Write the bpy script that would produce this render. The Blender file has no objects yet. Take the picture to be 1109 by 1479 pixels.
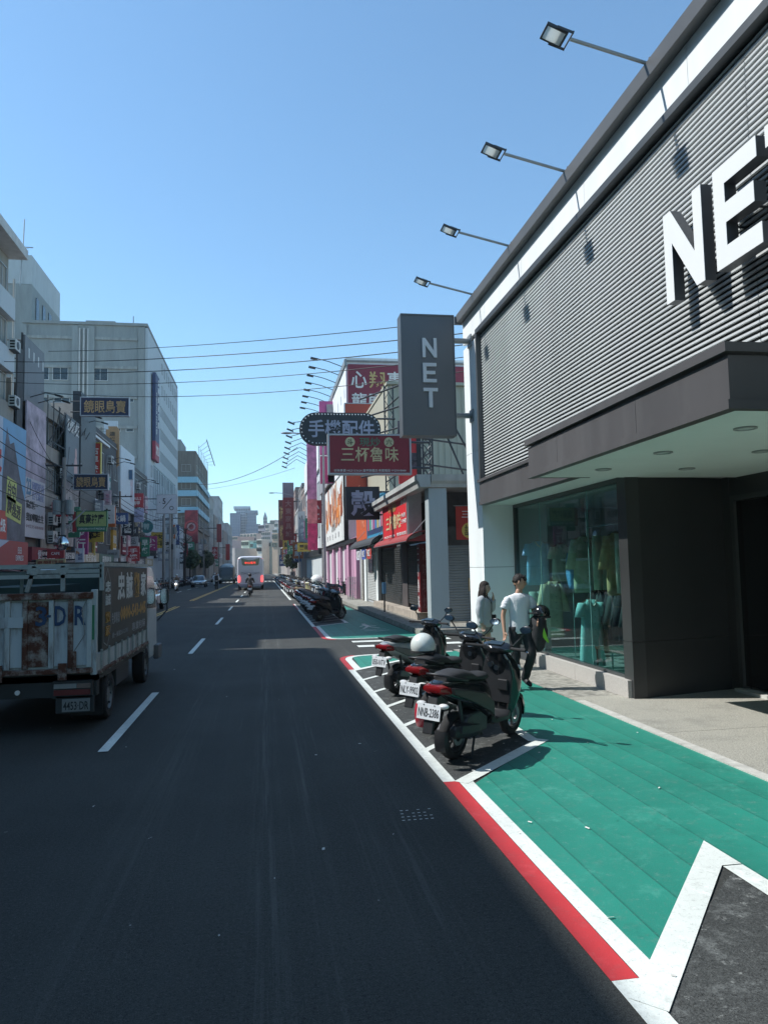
import bpy, bmesh, math, random
from mathutils import Vector, Matrix
R = math.radians
random.seed(7)
S = bpy.context.scene
COL = S.collection
# ---- camera
cam = bpy.data.objects.new('camera', bpy.data.cameras.new('camera')); COL.objects.link(cam)
yaw, pitch, roll = R(9.2227), R(4.3221), R(1.2)
dv = Vector((math.sin(yaw)*math.cos(pitch), math.cos(yaw)*math.cos(pitch), math.sin(pitch)))
rv = Vector((math.cos(yaw), -math.sin(yaw), 0)); uv = rv.cross(dv)
r2 = rv*math.cos(roll)-uv*math.sin(roll); u2 = uv*math.cos(roll)+rv*math.sin(roll)
cam.matrix_world = Matrix(((r2.x,u2.x,-dv.x,0),(r2.y,u2.y,-dv.y,0),(r2.z,u2.z,-dv.z,1.93),(0,0,0,1)))
cam.data.sensor_fit = 'HORIZONTAL'; cam.data.sensor_width = 36; cam.data.lens = 36*1070/1109
cam.data.clip_start = .05; cam.data.clip_end = 6000
S.camera = cam
# ---- sky and sun (sun comes from the left, slightly ahead)
W = bpy.data.worlds.new('World'); S.world = W; W.use_nodes = True
nt = W.node_tree; nt.nodes.clear()
sky = nt.nodes.new('ShaderNodeTexSky'); sky.sky_type = 'NISHITA'; sky.sun_disc = False
sun_dir = Vector((-1, .25, 1.27)).normalized()
sky.sun_elevation = math.asin(sun_dir.z); sky.sun_rotation = math.atan2(sun_dir.x, sun_dir.y)
sky.altitude = 50; sky.air_density = 1.0; sky.dust_density = .3; sky.ozone_density = 2.2
bg = nt.nodes.new('ShaderNodeBackground'); bg.inputs[1].default_value = .135
wo = nt.nodes.new('ShaderNodeOutputWorld')
hs = nt.nodes.new('ShaderNodeMix'); hs.data_type = 'RGBA'; hs.blend_type = 'MULTIPLY'; hs.inputs[0].default_value = 1; hs.inputs[7].default_value = (.86, 1.09, 1.10, 1)
nt.links.new(sky.outputs[0], hs.inputs[6]); nt.links.new(hs.outputs[2], bg.inputs[0]); nt.links.new(bg.outputs[0], wo.inputs[0])
sl = bpy.data.lights.new('sun', 'SUN'); sl.energy = 4.0; sl.angle = R(.5); sl.color = (1, .985, .955)
so = bpy.data.objects.new('sun', sl); COL.objects.link(so)
so.rotation_euler = (-sun_dir).to_track_quat('-Z', 'Y').to_euler(); so.location = (-30, 8, 40)
S.view_settings.view_transform = 'Standard'; S.view_settings.look = 'None'
S.view_settings.exposure = 0.6; S.view_settings.gamma = 1; S.view_settings.use_curve_mapping = False
S.cycles.max_bounces = 6; S.cycles.diffuse_bounces = 3; S.cycles.glossy_bounces = 3; S.cycles.transparent_max_bounces = 10
S.cycles.volume_bounces = 0

# ---------------- materials
MATS = {}
def M(name, col, rough=.6, metal=0., var=.12, scale=2., bump=0., bscale=60., dirt=0., dirtcol=(.05,.045,.04), streak=False, coat=0., spec=.5, emit=0., dscale=1.2):
    if name in MATS: return MATS[name]
    m = bpy.data.materials.new(name); m.use_nodes = True; n = m.node_tree; L = n.links
    p = n.nodes['Principled BSDF']; p.inputs['Roughness'].default_value = rough; p.inputs['Metallic'].default_value = metal
    p.inputs['Coat Weight'].default_value = coat; p.inputs['Specular IOR Level'].default_value = spec
    tc = n.nodes.new('ShaderNodeTexCoord'); mp = n.nodes.new('ShaderNodeMapping'); L.new(tc.outputs['Object'], mp.inputs[0])
    if streak: mp.inputs['Scale'].default_value = (1, 1, .18)
    nz = n.nodes.new('ShaderNodeTexNoise'); nz.inputs['Scale'].default_value = scale; nz.inputs['Detail'].default_value = 6; nz.inputs['Roughness'].default_value = .62
    L.new(mp.outputs[0], nz.inputs['Vector'])
    cr = n.nodes.new('ShaderNodeValToRGB'); L.new(nz.outputs[0], cr.inputs[0])
    cr.color_ramp.elements[0].position = .3; cr.color_ramp.elements[1].position = .7
    cr.color_ramp.elements[0].color = [c*(1-var) for c in col]+[1]; cr.color_ramp.elements[1].color = [min(1, c*(1+var)) for c in col]+[1]
    out = cr.outputs[0]
    if dirt:
        n2 = n.nodes.new('ShaderNodeTexNoise'); n2.inputs['Scale'].default_value = dscale; n2.inputs['Detail'].default_value = 10; n2.inputs['Roughness'].default_value = .7
        L.new(mp.outputs[0], n2.inputs['Vector'])
        r2_ = n.nodes.new('ShaderNodeValToRGB'); L.new(n2.outputs[0], r2_.inputs[0])
        r2_.color_ramp.elements[0].position = .5; r2_.color_ramp.elements[1].position = .72
        r2_.color_ramp.elements[0].color = (0,0,0,1); r2_.color_ramp.elements[1].color = (dirt,)*3+(1,)
        mx = n.nodes.new('ShaderNodeMix'); mx.data_type = 'RGBA'
        L.new(r2_.outputs[0], mx.inputs[0]); L.new(out, mx.inputs[6]); mx.inputs[7].default_value = (*dirtcol, 1); out = mx.outputs[2]
    L.new(out, p.inputs['Base Color'])
    mr = n.nodes.new('ShaderNodeMapRange'); mr.inputs[3].default_value = max(0, rough-.08); mr.inputs[4].default_value = min(1, rough+.12)
    L.new(nz.outputs[0], mr.inputs[0]); L.new(mr.outputs[0], p.inputs['Roughness'])
    if bump:
        nb = n.nodes.new('ShaderNodeTexNoise'); nb.inputs['Scale'].default_value = bscale; nb.inputs['Detail'].default_value = 4
        L.new(tc.outputs['Object'], nb.inputs['Vector'])
        b = n.nodes.new('ShaderNodeBump'); b.inputs['Strength'].default_value = bump; b.inputs['Distance'].default_value = .02
        L.new(nb.outputs[0], b.inputs['Height']); L.new(b.outputs[0], p.inputs['Normal'])
    if emit:
        L.new(out, p.inputs['Emission Color']); p.inputs['Emission Strength'].default_value = emit
    MATS[name] = m; return m
def glass_mat(name, tint, refl=.06, rough=.0, clear=1.):
    if name in MATS: return MATS[name]
    m = bpy.data.materials.new(name); m.use_nodes = True; n = m.node_tree; L = n.links; n.nodes.clear()
    o = n.nodes.new('ShaderNodeOutputMaterial'); mx = n.nodes.new('ShaderNodeMixShader'); t = n.nodes.new('ShaderNodeBsdfTransparent')
    g = n.nodes.new('ShaderNodeBsdfGlossy'); g.inputs['Roughness'].default_value = rough; t.inputs[0].default_value = (*tint, 1)
    f = n.nodes.new('ShaderNodeLayerWeight'); f.inputs[0].default_value = .5
    q = n.nodes.new('ShaderNodeMath'); q.operation = 'POWER'; q.inputs[1].default_value = 3.2; L.new(f.outputs['Facing'], q.inputs[0])
    a = n.nodes.new('ShaderNodeMath'); a.operation = 'MULTIPLY_ADD'; a.inputs[1].default_value = .38; a.inputs[2].default_value = refl; a.use_clamp = True; L.new(q.outputs[0], a.inputs[0])
    L.new(a.outputs[0], mx.inputs[0]); L.new(t.outputs[0], mx.inputs[1]); L.new(g.outputs[0], mx.inputs[2]); L.new(mx.outputs[0], o.inputs[0])
    MATS[name] = m; return m
# frequently used
white_paint = M('white_paint', (.80,.83,.82), .55, var=.05, dirt=.15, dirtcol=(.45,.46,.44), streak=True)
black_metal = M('black_metal', (.018,.02,.022), .45, var=.3)
dark_grey = M('dark_grey_metal', (.06,.066,.07), .45, var=.15, scale=1.2, streak=True, dirt=.25, dirtcol=(.12,.12,.12))
grey_metal = M('grey_metal', (.28,.3,.31), .45, .4, var=.15)
concrete = M('concrete', (.30,.30,.29), .9, var=.2, scale=1.5, bump=.3, bscale=30, dirt=.5, dirtcol=(.12,.12,.115), streak=True)
glass_dark = M('dark_window_glass', (.02,.03,.035), .08, var=.4, scale=.6, spec=.8)
steel_dark = M('dark_steel', (.05,.055,.06), .5, .3)
plastic_black = M('black_plastic', (.012,.013,.014), .38, var=.25, scale=6)
rubber = M('tyre_rubber', (.02,.02,.021), .85, var=.3, scale=12, bump=.3, bscale=90)
chrome = M('chrome', (.6,.62,.64), .15, 1, var=.05)
red_plastic = M('red_lens', (.20,.008,.010), .16, var=.2, coat=.5)
clear_plastic = M('clear_lens', (.62,.62,.6), .15, var=.2, coat=.5)
# ---------------- objects
WL = {}
def tag(o, label=None, cat=None, group=None, kind=None):
    if label: o['label'] = label
    if cat: o['category'] = cat
    if group: o['group'] = group
    if kind: o['kind'] = kind
    return o
def thing(name, label, cat, loc=(0,0,0), group=None, rz=0.):
    o = bpy.data.objects.new(name, None); COL.objects.link(o); o.location = loc; o.rotation_euler = (0,0,rz); o.empty_display_size = .2
    WL[o.name] = Matrix.Translation(Vector(loc)) @ Matrix.Rotation(rz, 4, 'Z')
    return tag(o, label, cat, group)
def link(name, me, parent=None, label=None):
    o = bpy.data.objects.new(name, me); COL.objects.link(o)
    WL[o.name] = WL.get(parent.name, Matrix()) if parent else Matrix()
    if parent:
        o.parent = parent      # meshes hold world coordinates: cancel the parent's placement
        if parent.type == 'EMPTY' and parent.name in WL and not parent.get('_local'):
            o.matrix_parent_inverse = WL[parent.name].inverted()
        WL[o.name] = Matrix()
    if label: o['label'] = label
    return o
class G:
    def __init__(s): s.v=[]; s.f=[]; s.mi=[]; s.m=0
    def add(s, vs, fs):
        k=len(s.v); s.v+= [tuple(v) for v in vs]; s.f+= [tuple(i+k for i in f) for f in fs]; s.mi+=[s.m]*len(fs); return s
    def box(s, x0,x1,y0,y1,z0,z1):
        return s.add([(x0,y0,z0),(x1,y0,z0),(x1,y1,z0),(x0,y1,z0),(x0,y0,z1),(x1,y0,z1),(x1,y1,z1),(x0,y1,z1)],
            [(3,2,1,0),(4,5,6,7),(0,1,5,4),(1,2,6,5),(2,3,7,6),(3,0,4,7)])
    def obox(s, c, size, u=(1,0,0), v=(0,1,0)):
        u=Vector(u).normalized(); v=Vector(v); v=(v-u*v.dot(u)).normalized(); w=u.cross(v); c=Vector(c); a,b,d=[q/2 for q in size]
        P=[c+u*(sx*a)+v*(sy*b)+w*(sz*d) for sz in (-1,1) for sx,sy in ((-1,-1),(1,-1),(1,1),(-1,1))]
        return s.add(P,[(3,2,1,0),(4,5,6,7),(0,1,5,4),(1,2,6,5),(2,3,7,6),(3,0,4,7)])
    def quad(s,a,b,c,d): return s.add([a,b,c,d],[(0,1,2,3)])
    def cyl(s, a, b, r, n=10, r2=None, cap=True):
        a=Vector(a); b=Vector(b); r2 = r if r2 is None else r2; w=(b-a).normalized()
        u=w.orthogonal().normalized(); v=w.cross(u); P=[]
        for p,rr in ((a,r),(b,r2)):
            for i in range(n):
                t=2*math.pi*i/n; P.append(p+u*(math.cos(t)*rr)+v*(math.sin(t)*rr))
        F=[(i,(i+1)%n,n+(i+1)%n,n+i) for i in range(n)]
        if cap: F+= [tuple(range(n-1,-1,-1)), tuple(range(n,2*n))]
        return s.add(P,F)
    def tube(s, pts, r, n=6):
        pts=[Vector(p) for p in pts]; P=[]; m=len(pts); u=None
        for i,p in enumerate(pts):
            w=(pts[min(i+1,m-1)]-pts[max(i-1,0)]).normalized()
            u = w.orthogonal().normalized() if u is None else (u-w*u.dot(w)).normalized()
            v=w.cross(u); rr = r[i] if isinstance(r,(list,tuple)) else r
            P+=[p+u*(math.cos(2*math.pi*k/n)*rr)+v*(math.sin(2*math.pi*k/n)*rr) for k in range(n)]
        F=[(i*n+k,i*n+(k+1)%n,(i+1)*n+(k+1)%n,(i+1)*n+k) for i in range(m-1) for k in range(n)]
        F+=[tuple(range(n-1,-1,-1)), tuple((m-1)*n+k for k in range(n))]
        return s.add(P,F)
    def prism(s, poly, o, u, v, d):
        """polygon (list of 2D) in plane o+u*x+v*y, extruded by vector d"""
        o=Vector(o);u=Vector(u);v=Vector(v);d=Vector(d); n=len(poly)
        A=[o+u*x+v*y for x,y in poly]; B=[p+d for p in A]
        return s.add(A+B,[tuple(range(n-1,-1,-1)),tuple(range(n,2*n))]+[(i,(i+1)%n,n+(i+1)%n,n+i) for i in range(n)])
    def ell(s, c, r, n=12, m=8, rot=None):
        P=[];c=Vector(c)
        for j in range(m+1):
            t=math.pi*j/m
            for i in range(n):
                q=2*math.pi*i/n; p=Vector((r[0]*math.sin(t)*math.cos(q), r[1]*math.sin(t)*math.sin(q), r[2]*math.cos(t)))
                if rot: p=rot@p
                P.append(c+p)
        return s.add(P,[(j*n+i,(j+1)*n+i,(j+1)*n+(i+1)%n,j*n+(i+1)%n) for j in range(m) for i in range(n)])
    def lathe(s, prof, c, axis, n=24):
        """profile [(r,h)] about axis through c"""
        w=Vector(axis).normalized(); u=w.orthogonal().normalized(); v=w.cross(u); c=Vector(c); P=[]
        for r,h in prof:
            P+=[c+w*h+(u*math.cos(2*math.pi*k/n)+v*math.sin(2*math.pi*k/n))*r for k in range(n)]
        m=len(prof)
        return s.add(P,[(i*n+k,i*n+(k+1)%n,(i+1)*n+(k+1)%n,(i+1)*n+k) for i in range(m-1) for k in range(n)])
    def loft(s, rings, cap=True):
        n=len(rings[0]); P=[p for r in rings for p in r]
        F=[(i*n+k,i*n+(k+1)%n,(i+1)*n+(k+1)%n,(i+1)*n+k) for i in range(len(rings)-1) for k in range(n)]
        if cap: F+=[tuple(range(n-1,-1,-1)), tuple((len(rings)-1)*n+k for k in range(n))]
        return s.add(P,F)
    def mesh(s, name, mats, smooth=False):
        me=bpy.data.meshes.new(name); me.from_pydata(s.v,[],s.f)
        for m in (mats if isinstance(mats,(list,tuple)) else [mats]): me.materials.append(m)
        me.polygons.foreach_set('material_index', s.mi)
        b=bmesh.new(); b.from_mesh(me); bmesh.ops.recalc_face_normals(b, faces=b.faces); b.to_mesh(me); b.free()
        if smooth: me.shade_smooth(); 
        if smooth=='auto':
            me.set_sharp_from_angle(angle=R(35))
        me.update(); return me
    def build(s, name, mats, parent=None, smooth=False, bevel=0, sub=0, label=None):
        o=link(name, s.mesh(name,mats,smooth), parent, label)
        if bevel:
            b=o.modifiers.new('bevel','BEVEL'); b.width=bevel; b.segments=2; b.limit_method='ANGLE'; b.angle_limit=R(40)
        if sub:
            b=o.modifiers.new('sub','SUBSURF'); b.levels=sub; b.render_levels=sub
        return o
def sring(c, u, v, a, b, n=16, e=2.6):
    """superellipse ring"""
    c=Vector(c);u=Vector(u);v=Vector(v); P=[]
    for i in range(n):
        t=2*math.pi*i/n; ct,st=math.cos(t),math.sin(t)
        P.append(c+u*(a*math.copysign(abs(ct)**(2/e),ct))+v*(b*math.copysign(abs(st)**(2/e),st)))
    return P
TM = {}
def text_data(s, bold=0., depth=.0):
    k=(s,bold)
    if k in TM: return TM[k]
    cu=bpy.data.curves.new('text','FONT'); cu.body=s; cu.align_x='CENTER'; cu.resolution_u=2 if len(s)<9 else 1; cu.offset=bold; cu.space_line=.95
    ob=bpy.data.objects.new('text',cu); COL.objects.link(ob); bpy.context.view_layer.update()
    dg=bpy.context.evaluated_depsgraph_get(); me=bpy.data.meshes.new_from_object(ob.evaluated_get(dg))
    vs=[v.co.copy() for v in me.vertices]; fs=[tuple(p.vertices) for p in me.polygons]
    bpy.data.objects.remove(ob); bpy.data.curves.remove(cu); bpy.data.meshes.remove(me)
    if not vs: TM[k]=(vs,fs); return TM[k]
    x0=min(v.x for v in vs);x1=max(v.x for v in vs);y0=min(v.y for v in vs);y1=max(v.y for v in vs)
    vs=[((v.x-x0)/(x1-x0+1e-9)-.5,(v.y-y0)/(y1-y0+1e-9)-.5) for v in vs]
    TM[k]=(vs,fs); return TM[k]
def text_into(g, s, c, u, v, w, h, bold=0., depth=.012):
    """flat lettering (front cap + rim) of size w x h centred at c in the plane u,v; normal u x v"""
    vs,fs=text_data(s,bold)
    c=Vector(c);u=Vector(u);v=Vector(v);n=u.cross(v).normalized()
    P=[c+u*(x*w)+v*(y*h)+n*depth for x,y in vs]; k=len(P)
    P2=[p-n*depth for p in P]
    E={}
    for f in fs:
        for i in range(len(f)):
            a,b=f[i],f[(i+1)%len(f)]; E[(a,b)]=1
    side=[(a,a+k,b+k,b) for (a,b) in E if (b,a) not in E]
    g.add(P+P2, list(fs)+side)
    return g
def vtext(g, s, c, u, v, w, h, bold=0.):
    """vertical column of characters"""
    n=len(s); ch=h/n; v=Vector(v)
    for i,cc in enumerate(s):
        if cc!=' ': text_into(g, cc, Vector(c)+v*(h/2-ch*(i+.5)), u, v, w, ch*.82, bold)
def board(t, p, u, v, w, h, th, face, frame=None, fw=.05, texts=(), name='panel'):
    """sign panel: p = lower left corner of the front, u right, v up, thickness goes behind; texts: (string, cx, cy, w, h, mat, bold, vertical)"""
    u=Vector(u).normalized(); v=Vector(v).normalized(); n=u.cross(v); p=Vector(p)
    c=p+u*w/2+v*h/2-n*th/2
    G().obox(c,(w,h,th),u,v).build(name, face, t)
    if frame:
        g=G()
        for a,b in (((w/2,-fw/2),(w+2*fw,fw)),((w/2,h+fw/2),(w+2*fw,fw)),((-fw/2,h/2),(fw,h)),((w+fw/2,h/2),(fw,h))):
            g.obox(p+u*a[0]+v*a[1]-n*(th/2-.015),(b[0],b[1],th+.03),u,v)
        g.build('frame', frame, t)
    for tx in texts:
        s,cx,cy,tw,thh,mt=tx[:6]; bold=tx[6] if len(tx)>6 else 0; vert=tx[7] if len(tx)>7 else False
        g=G(); cc=p+u*(w*cx)+v*(h*cy)+n*.002
        (vtext if vert else text_into)(g,s,cc,u,v,w*tw,h*thh,bold)
        if g.v: g.build('lettering', mt, t)
    return t

# ================= the setting
def sheet(name, poly, z, mat, kind='structure', parent=None, z0=None):
    g=G(); n=len(poly)
    if z0 is None: g.add([(x,y,z) for x,y in poly],[tuple(range(n))])
    else: g.prism(poly,(0,0,z0),(1,0,0),(0,1,0),(0,0,z-z0))
    o=g.build(name,mat,parent)
    if kind: o['kind']=kind
    return o
def asphalt_mat(name, base, spots=.5, scuff=True):
    m=bpy.data.materials.new(name); m.use_nodes=True; n=m.node_tree; L=n.links; p=n.nodes['Principled BSDF']
    tc=n.nodes.new('ShaderNodeTexCoord'); 
    def noise(sc,det=5,ro=.6,vec=None):
        z=n.nodes.new('ShaderNodeTexNoise'); z.inputs['Scale'].default_value=sc; z.inputs['Detail'].default_value=det; z.inputs['Roughness'].default_value=ro
        L.new(vec or tc.outputs['Object'],z.inputs['Vector']); return z
    def ramp(src,a,b,c0,c1):
        r=n.nodes.new('ShaderNodeValToRGB'); L.new(src,r.inputs[0]); e=r.color_ramp.elements
        e[0].position=a;e[1].position=b;e[0].color=(*c0,1);e[1].color=(*c1,1); return r.outputs[0]
    def mix(f,a,b,mode='MIX'):
        x=n.nodes.new('ShaderNodeMix'); x.data_type='RGBA'; x.blend_type=mode
        if isinstance(f,float): x.inputs[0].default_value=f
        else: L.new(f,x.inputs[0])
        L.new(a,x.inputs[6]); 
        if isinstance(b,tuple): x.inputs[7].default_value=(*b,1)
        else: L.new(b,x.inputs[7])
        return x.outputs[2]
    c=ramp(noise(.35,8).outputs[0],.35,.7,[v*.75 for v in base],[v*1.35 for v in base])
    grain=ramp(noise(160,3,.7).outputs[0],.3,.75,(.2,.2,.2),(2.6,2.6,2.6)); c=mix(1.,c,grain,'MULTIPLY')
    g2=ramp(noise(38,4,.7).outputs[0],.3,.7,(.7,.7,.7),(1.35,1.35,1.35)); c=mix(1.,c,g2,'MULTIPLY')
    # long wheel-path wear and light scuffs along the driving direction
    mp=n.nodes.new('ShaderNodeMapping'); mp.inputs['Scale'].default_value=(1.4,.035,1); L.new(tc.outputs['Object'],mp.inputs[0])
    st=ramp(noise(1.6,5,.6,mp.outputs[0]).outputs[0],.5,.72,(0,0,0),(.5,.5,.5)); c=mix(st,c,tuple(v*1.7 for v in base))
    if scuff:
        mp2=n.nodes.new('ShaderNodeMapping'); mp2.inputs['Scale'].default_value=(9,.16,1); mp2.inputs['Rotation'].default_value=(0,0,R(1.5)); L.new(tc.outputs['Object'],mp2.inputs[0])
        s1=ramp(noise(1.5,8,.75,mp2.outputs[0]).outputs[0],.56,.68,(0,0,0),(1,1,1))
        s2=ramp(noise(.16,3,.5).outputs[0],.47,.60,(0,0,0),(.6,.6,.6)); f=mix(1.,s1,s2,'MULTIPLY'); c=mix(f,c,tuple(v*3.6 for v in base))
    else:
        c=mix(ramp(noise(3.5,10,.85).outputs[0],.52,.62,(0,0,0),(.55,.55,.55)),c,(.19,.20,.19))
        c=mix(ramp(noise(9,8,.8).outputs[0],.58,.64,(0,0,0),(.6,.6,.6)),c,(.30,.31,.29))
    c=mix(ramp(noise(62,3,.8).outputs[0],.56,.66,(0,0,0),(.8,.8,.8)),c,tuple(v*2.8 for v in base))
    c=mix(ramp(noise(48,2,.8).outputs[0],.32,.42,(.75,.75,.75),(0,0,0)),c,tuple(v*.3 for v in base))
    if scuff:   # pale scuffs in two wheel tracks of the lane
        sx=n.nodes.new('ShaderNodeSeparateXYZ'); L.new(tc.outputs['Object'],sx.inputs[0])
        for x0,wd,k in ((.0,.16,.5),(.34,.10,.4),(-.9,.3,.18),(.95,.3,.15)):
            d=n.nodes.new('ShaderNodeMath'); d.operation='SUBTRACT'; d.inputs[1].default_value=x0; L.new(sx.outputs[0],d.inputs[0])
            ab=n.nodes.new('ShaderNodeMath'); ab.operation='ABSOLUTE'; L.new(d.outputs[0],ab.inputs[0])
            q=n.nodes.new('ShaderNodeMapRange'); q.inputs[1].default_value=0; q.inputs[2].default_value=wd; q.inputs[3].default_value=1; q.inputs[4].default_value=0; L.new(ab.outputs[0],q.inputs[0])
            mp3=n.nodes.new('ShaderNodeMapping'); mp3.inputs['Scale'].default_value=(16,.22,1); mp3.inputs['Location'].default_value=(x0*9,3,0); L.new(tc.outputs['Object'],mp3.inputs[0])
            st3=ramp(noise(1.4,9,.75,mp3.outputs[0]).outputs[0],.47,.66,(0,0,0),(k,k,k)); f3=mix(1.,st3,q.outputs[0],'MULTIPLY'); c=mix(f3,c,tuple(v*5 for v in base))
    # tiny white flecks
    vo=n.nodes.new('ShaderNodeTexVoronoi'); vo.inputs['Scale'].default_value=2.1; L.new(tc.outputs['Object'],vo.inputs['Vector'])
    fl=ramp(vo.outputs['Distance'],.010,.016,(spots,)*3,(0,0,0)); c=mix(fl,c,(.55,.55,.52))
    L.new(c,p.inputs['Base Color'])
    p.inputs['Roughness'].default_value=.82; p.inputs['Specular IOR Level'].default_value=.35
    b=n.nodes.new('ShaderNodeBump'); b.inputs['Strength'].default_value=.5; b.inputs['Distance'].default_value=.006
    L.new(noise(120,4,.7).outputs[0],b.inputs['Height']); L.new(b.outputs[0],p.inputs['Normal'])
    MATS[name]=m; return m
asphalt=asphalt_mat('asphalt',(.031,.032,.029))
asphalt_bay=asphalt_mat('bay_asphalt',(.034,.036,.034),.6,False)
def paint_mat(name,col,wear=.35,wcol=(.2,.2,.2),seams=False,rough=.6,sc=7.):
    m=bpy.data.materials.new(name); m.use_nodes=True; n=m.node_tree; L=n.links; p=n.nodes['Principled BSDF']; p.inputs['Roughness'].default_value=rough
    tc=n.nodes.new('ShaderNodeTexCoord')
    def noise(s,d=6,r=.65):
        z=n.nodes.new('ShaderNodeTexNoise'); z.inputs['Scale'].default_value=s; z.inputs['Detail'].default_value=d; z.inputs['Roughness'].default_value=r; L.new(tc.outputs['Object'],z.inputs['Vector']); return z.outputs[0]
    def ramp(src,a,b,c0,c1):
        r=n.nodes.new('ShaderNodeValToRGB'); L.new(src,r.inputs[0]); e=r.color_ramp.elements
        e[0].position=a;e[1].position=b;e[0].color=(*c0,1);e[1].color=(*c1,1); return r.outputs[0]
    def mix(f,a,b,mode='MIX'):
        x=n.nodes.new('ShaderNodeMix'); x.data_type='RGBA'; x.blend_type=mode
        if isinstance(f,float): x.inputs[0].default_value=f
        else: L.new(f,x.inputs[0])
        L.new(a,x.inputs[6])
        if isinstance(b,tuple): x.inputs[7].default_value=(*b,1)
        else: L.new(b,x.inputs[7])
        return x.outputs[2]
    c=ramp(noise(.9),.3,.7,[v*.88 for v in col],[min(1,v*1.12) for v in col])
    if seams:   # lengthwise roller strips: faint steps of tone
        wv=n.nodes.new('ShaderNodeTexWave'); wv.wave_type='BANDS'; wv.bands_direction='X'; wv.wave_profile='SAW'; wv.inputs['Scale'].default_value=.95; wv.inputs['Distortion'].default_value=.25; wv.inputs['Detail'].default_value=1; wv.inputs['Detail Scale'].default_value=.3
        L.new(tc.outputs['Object'],wv.inputs['Vector'])
        c=mix(1.,c,ramp(wv.outputs[1],0.,.06,(.5,.53,.53),(1,1,1)),'MULTIPLY')
        c=mix(1.,c,ramp(wv.outputs[1],.1,1.,(.94,.94,.94),(1.08,1.08,1.08)),'MULTIPLY')
    c=mix(ramp(noise(sc,10,.82),.53,.62,(0,0,0),(wear*.55,)*3),c,wcol)
    c=mix(ramp(noise(45,5,.85),.57,.66,(0,0,0),(wear*.9,)*3),c,tuple(v*.8 for v in wcol))
    c=mix(ramp(noise(2.3,12,.85),.53,.64,(0,0,0),(wear*.8,)*3),c,tuple(min(1,v*1.25+.05) for v in col))
    c=mix(ramp(noise(1.1,9,.8),.36,.46,(wear*.5,)*3,(0,0,0)),c,tuple(v*.62 for v in col))
    c=mix(ramp(noise(14,6,.9),.60,.66,(0,0,0),(wear*.7,)*3),c,tuple(min(1,v*.8+.16) for v in col))
    L.new(c,p.inputs['Base Color'])
    b=n.nodes.new('ShaderNodeBump'); b.inputs['Strength'].default_value=.35; b.inputs['Distance'].default_value=.006; L.new(noise(90,3),b.inputs['Height']); L.new(b.outputs[0],p.inputs['Normal'])
    MATS[name]=m; return m
green_paint=paint_mat('green_path_paint',(.016,.20,.145),.8,(.08,.21,.165),True,.55)
white_line=paint_mat('white_line_paint',(.64,.67,.62),.8,(.34,.35,.32),sc=16.)
red_line=paint_mat('red_line_paint',(.46,.03,.035),.5,(.3,.06,.06))
yellow_line=paint_mat('yellow_line_paint',(.62,.36,.05),.35,(.2,.16,.08))
pave=M('washed_concrete',(.40,.385,.33),.9,var=.45,scale=70,bump=1.,bscale=110,dirt=.6,dirtcol=(.20,.20,.18),dscale=1.5)
pave_old=M('old_pavement',(.27,.26,.225),.9,var=.45,scale=9,bump=.5,bscale=50,dirt=.7,dirtcol=(.08,.08,.07),dscale=2.5)
granite=M('speckled_granite',(.42,.40,.37),.55,var=.35,scale=90,bump=.1,bscale=90)
sheet('ground',[(-1500,-300),(1500,-300),(1500,3000),(-1500,3000)],-.05,M('far_ground',(.12,.12,.115),.95,var=.2,scale=.02))
sheet('road',[(-11.6,-60),(4.3,-60),(4.3,900),(-11.6,900)],0,asphalt)
sheet('side_street',[(4.3,16.9),(60,16.9),(60,20.6),(4.3,20.6)],0,asphalt)
sheet('side_street',[(-60,22.4),(-11.6,22.4),(-11.6,25.6),(-60,25.6)],0,asphalt)
# right pavement: pieces between joints near the shop, then one slab beyond the side street
g=[-40,-4,1.2,3.4,5.6,7.9,10.3,12.6,14.7,16.9]
ft=None
for i in range(len(g)-1):
    mat=pave if g[i]<9 else pave_old
    sheet('pavement',[(4.31,g[i]+.004),(16,g[i]+.004),(16,g[i+1]-.004),(4.31,g[i+1]-.004)],.012,mat,z0=-.04)
o=G().box(4.3,4.42,-40,10,0,.02).build('curb',M('curb_concrete',(.45,.44,.40),.85,var=.2,scale=8,bump=.4)); o['kind']='structure'
sheet('pavement',[(4.3,20.6),(40,20.6),(40,400),(4.3,400)],.16,pave_old,z0=-.04)
sheet('pavement',[(-16,-60),(-11.6,-60),(-11.6,22.4),(-16,22.4)],.14,pave_old,z0=-.04)
sheet('pavement',[(-16,25.6),(-11.6,25.6),(-11.6,900),(-16,900)],.14,pave_old,z0=-.04)
# green walking path
def arc(cx,cy,r,a0,a1,n=6): return [(cx+r*math.cos(R(a0+(a1-a0)*i/n)),cy+r*math.sin(R(a0+(a1-a0)*i/n))) for i in range(n+1)]
near=[(1.78,3.38),(2.9,4.70),(2.9,-40),(4.3,-40),(4.3,16.62),(2.7,16.62)]+arc(2.35,16.1,.5,95,160,4)+[(1.82,14.4),(2.96,15.7),(2.96,7.9),(1.82,6.52)]
sheet('green_path',near,.006,green_paint)
far=[(1.74,25.3),(1.74,21.1)]+arc(2.3,20.95,.55,185,262,4)+[(4.3,20.35),(4.22,25),(4.05,42.2),(2.94,42.2),(2.94,26.4),(1.78,25.3)]
sheet('green_path',far,.006,green_paint)
sheet('green_path',[(2.94,48),(4.0,48),(3.9,130),(2.94,130)],.006,green_paint)
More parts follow.
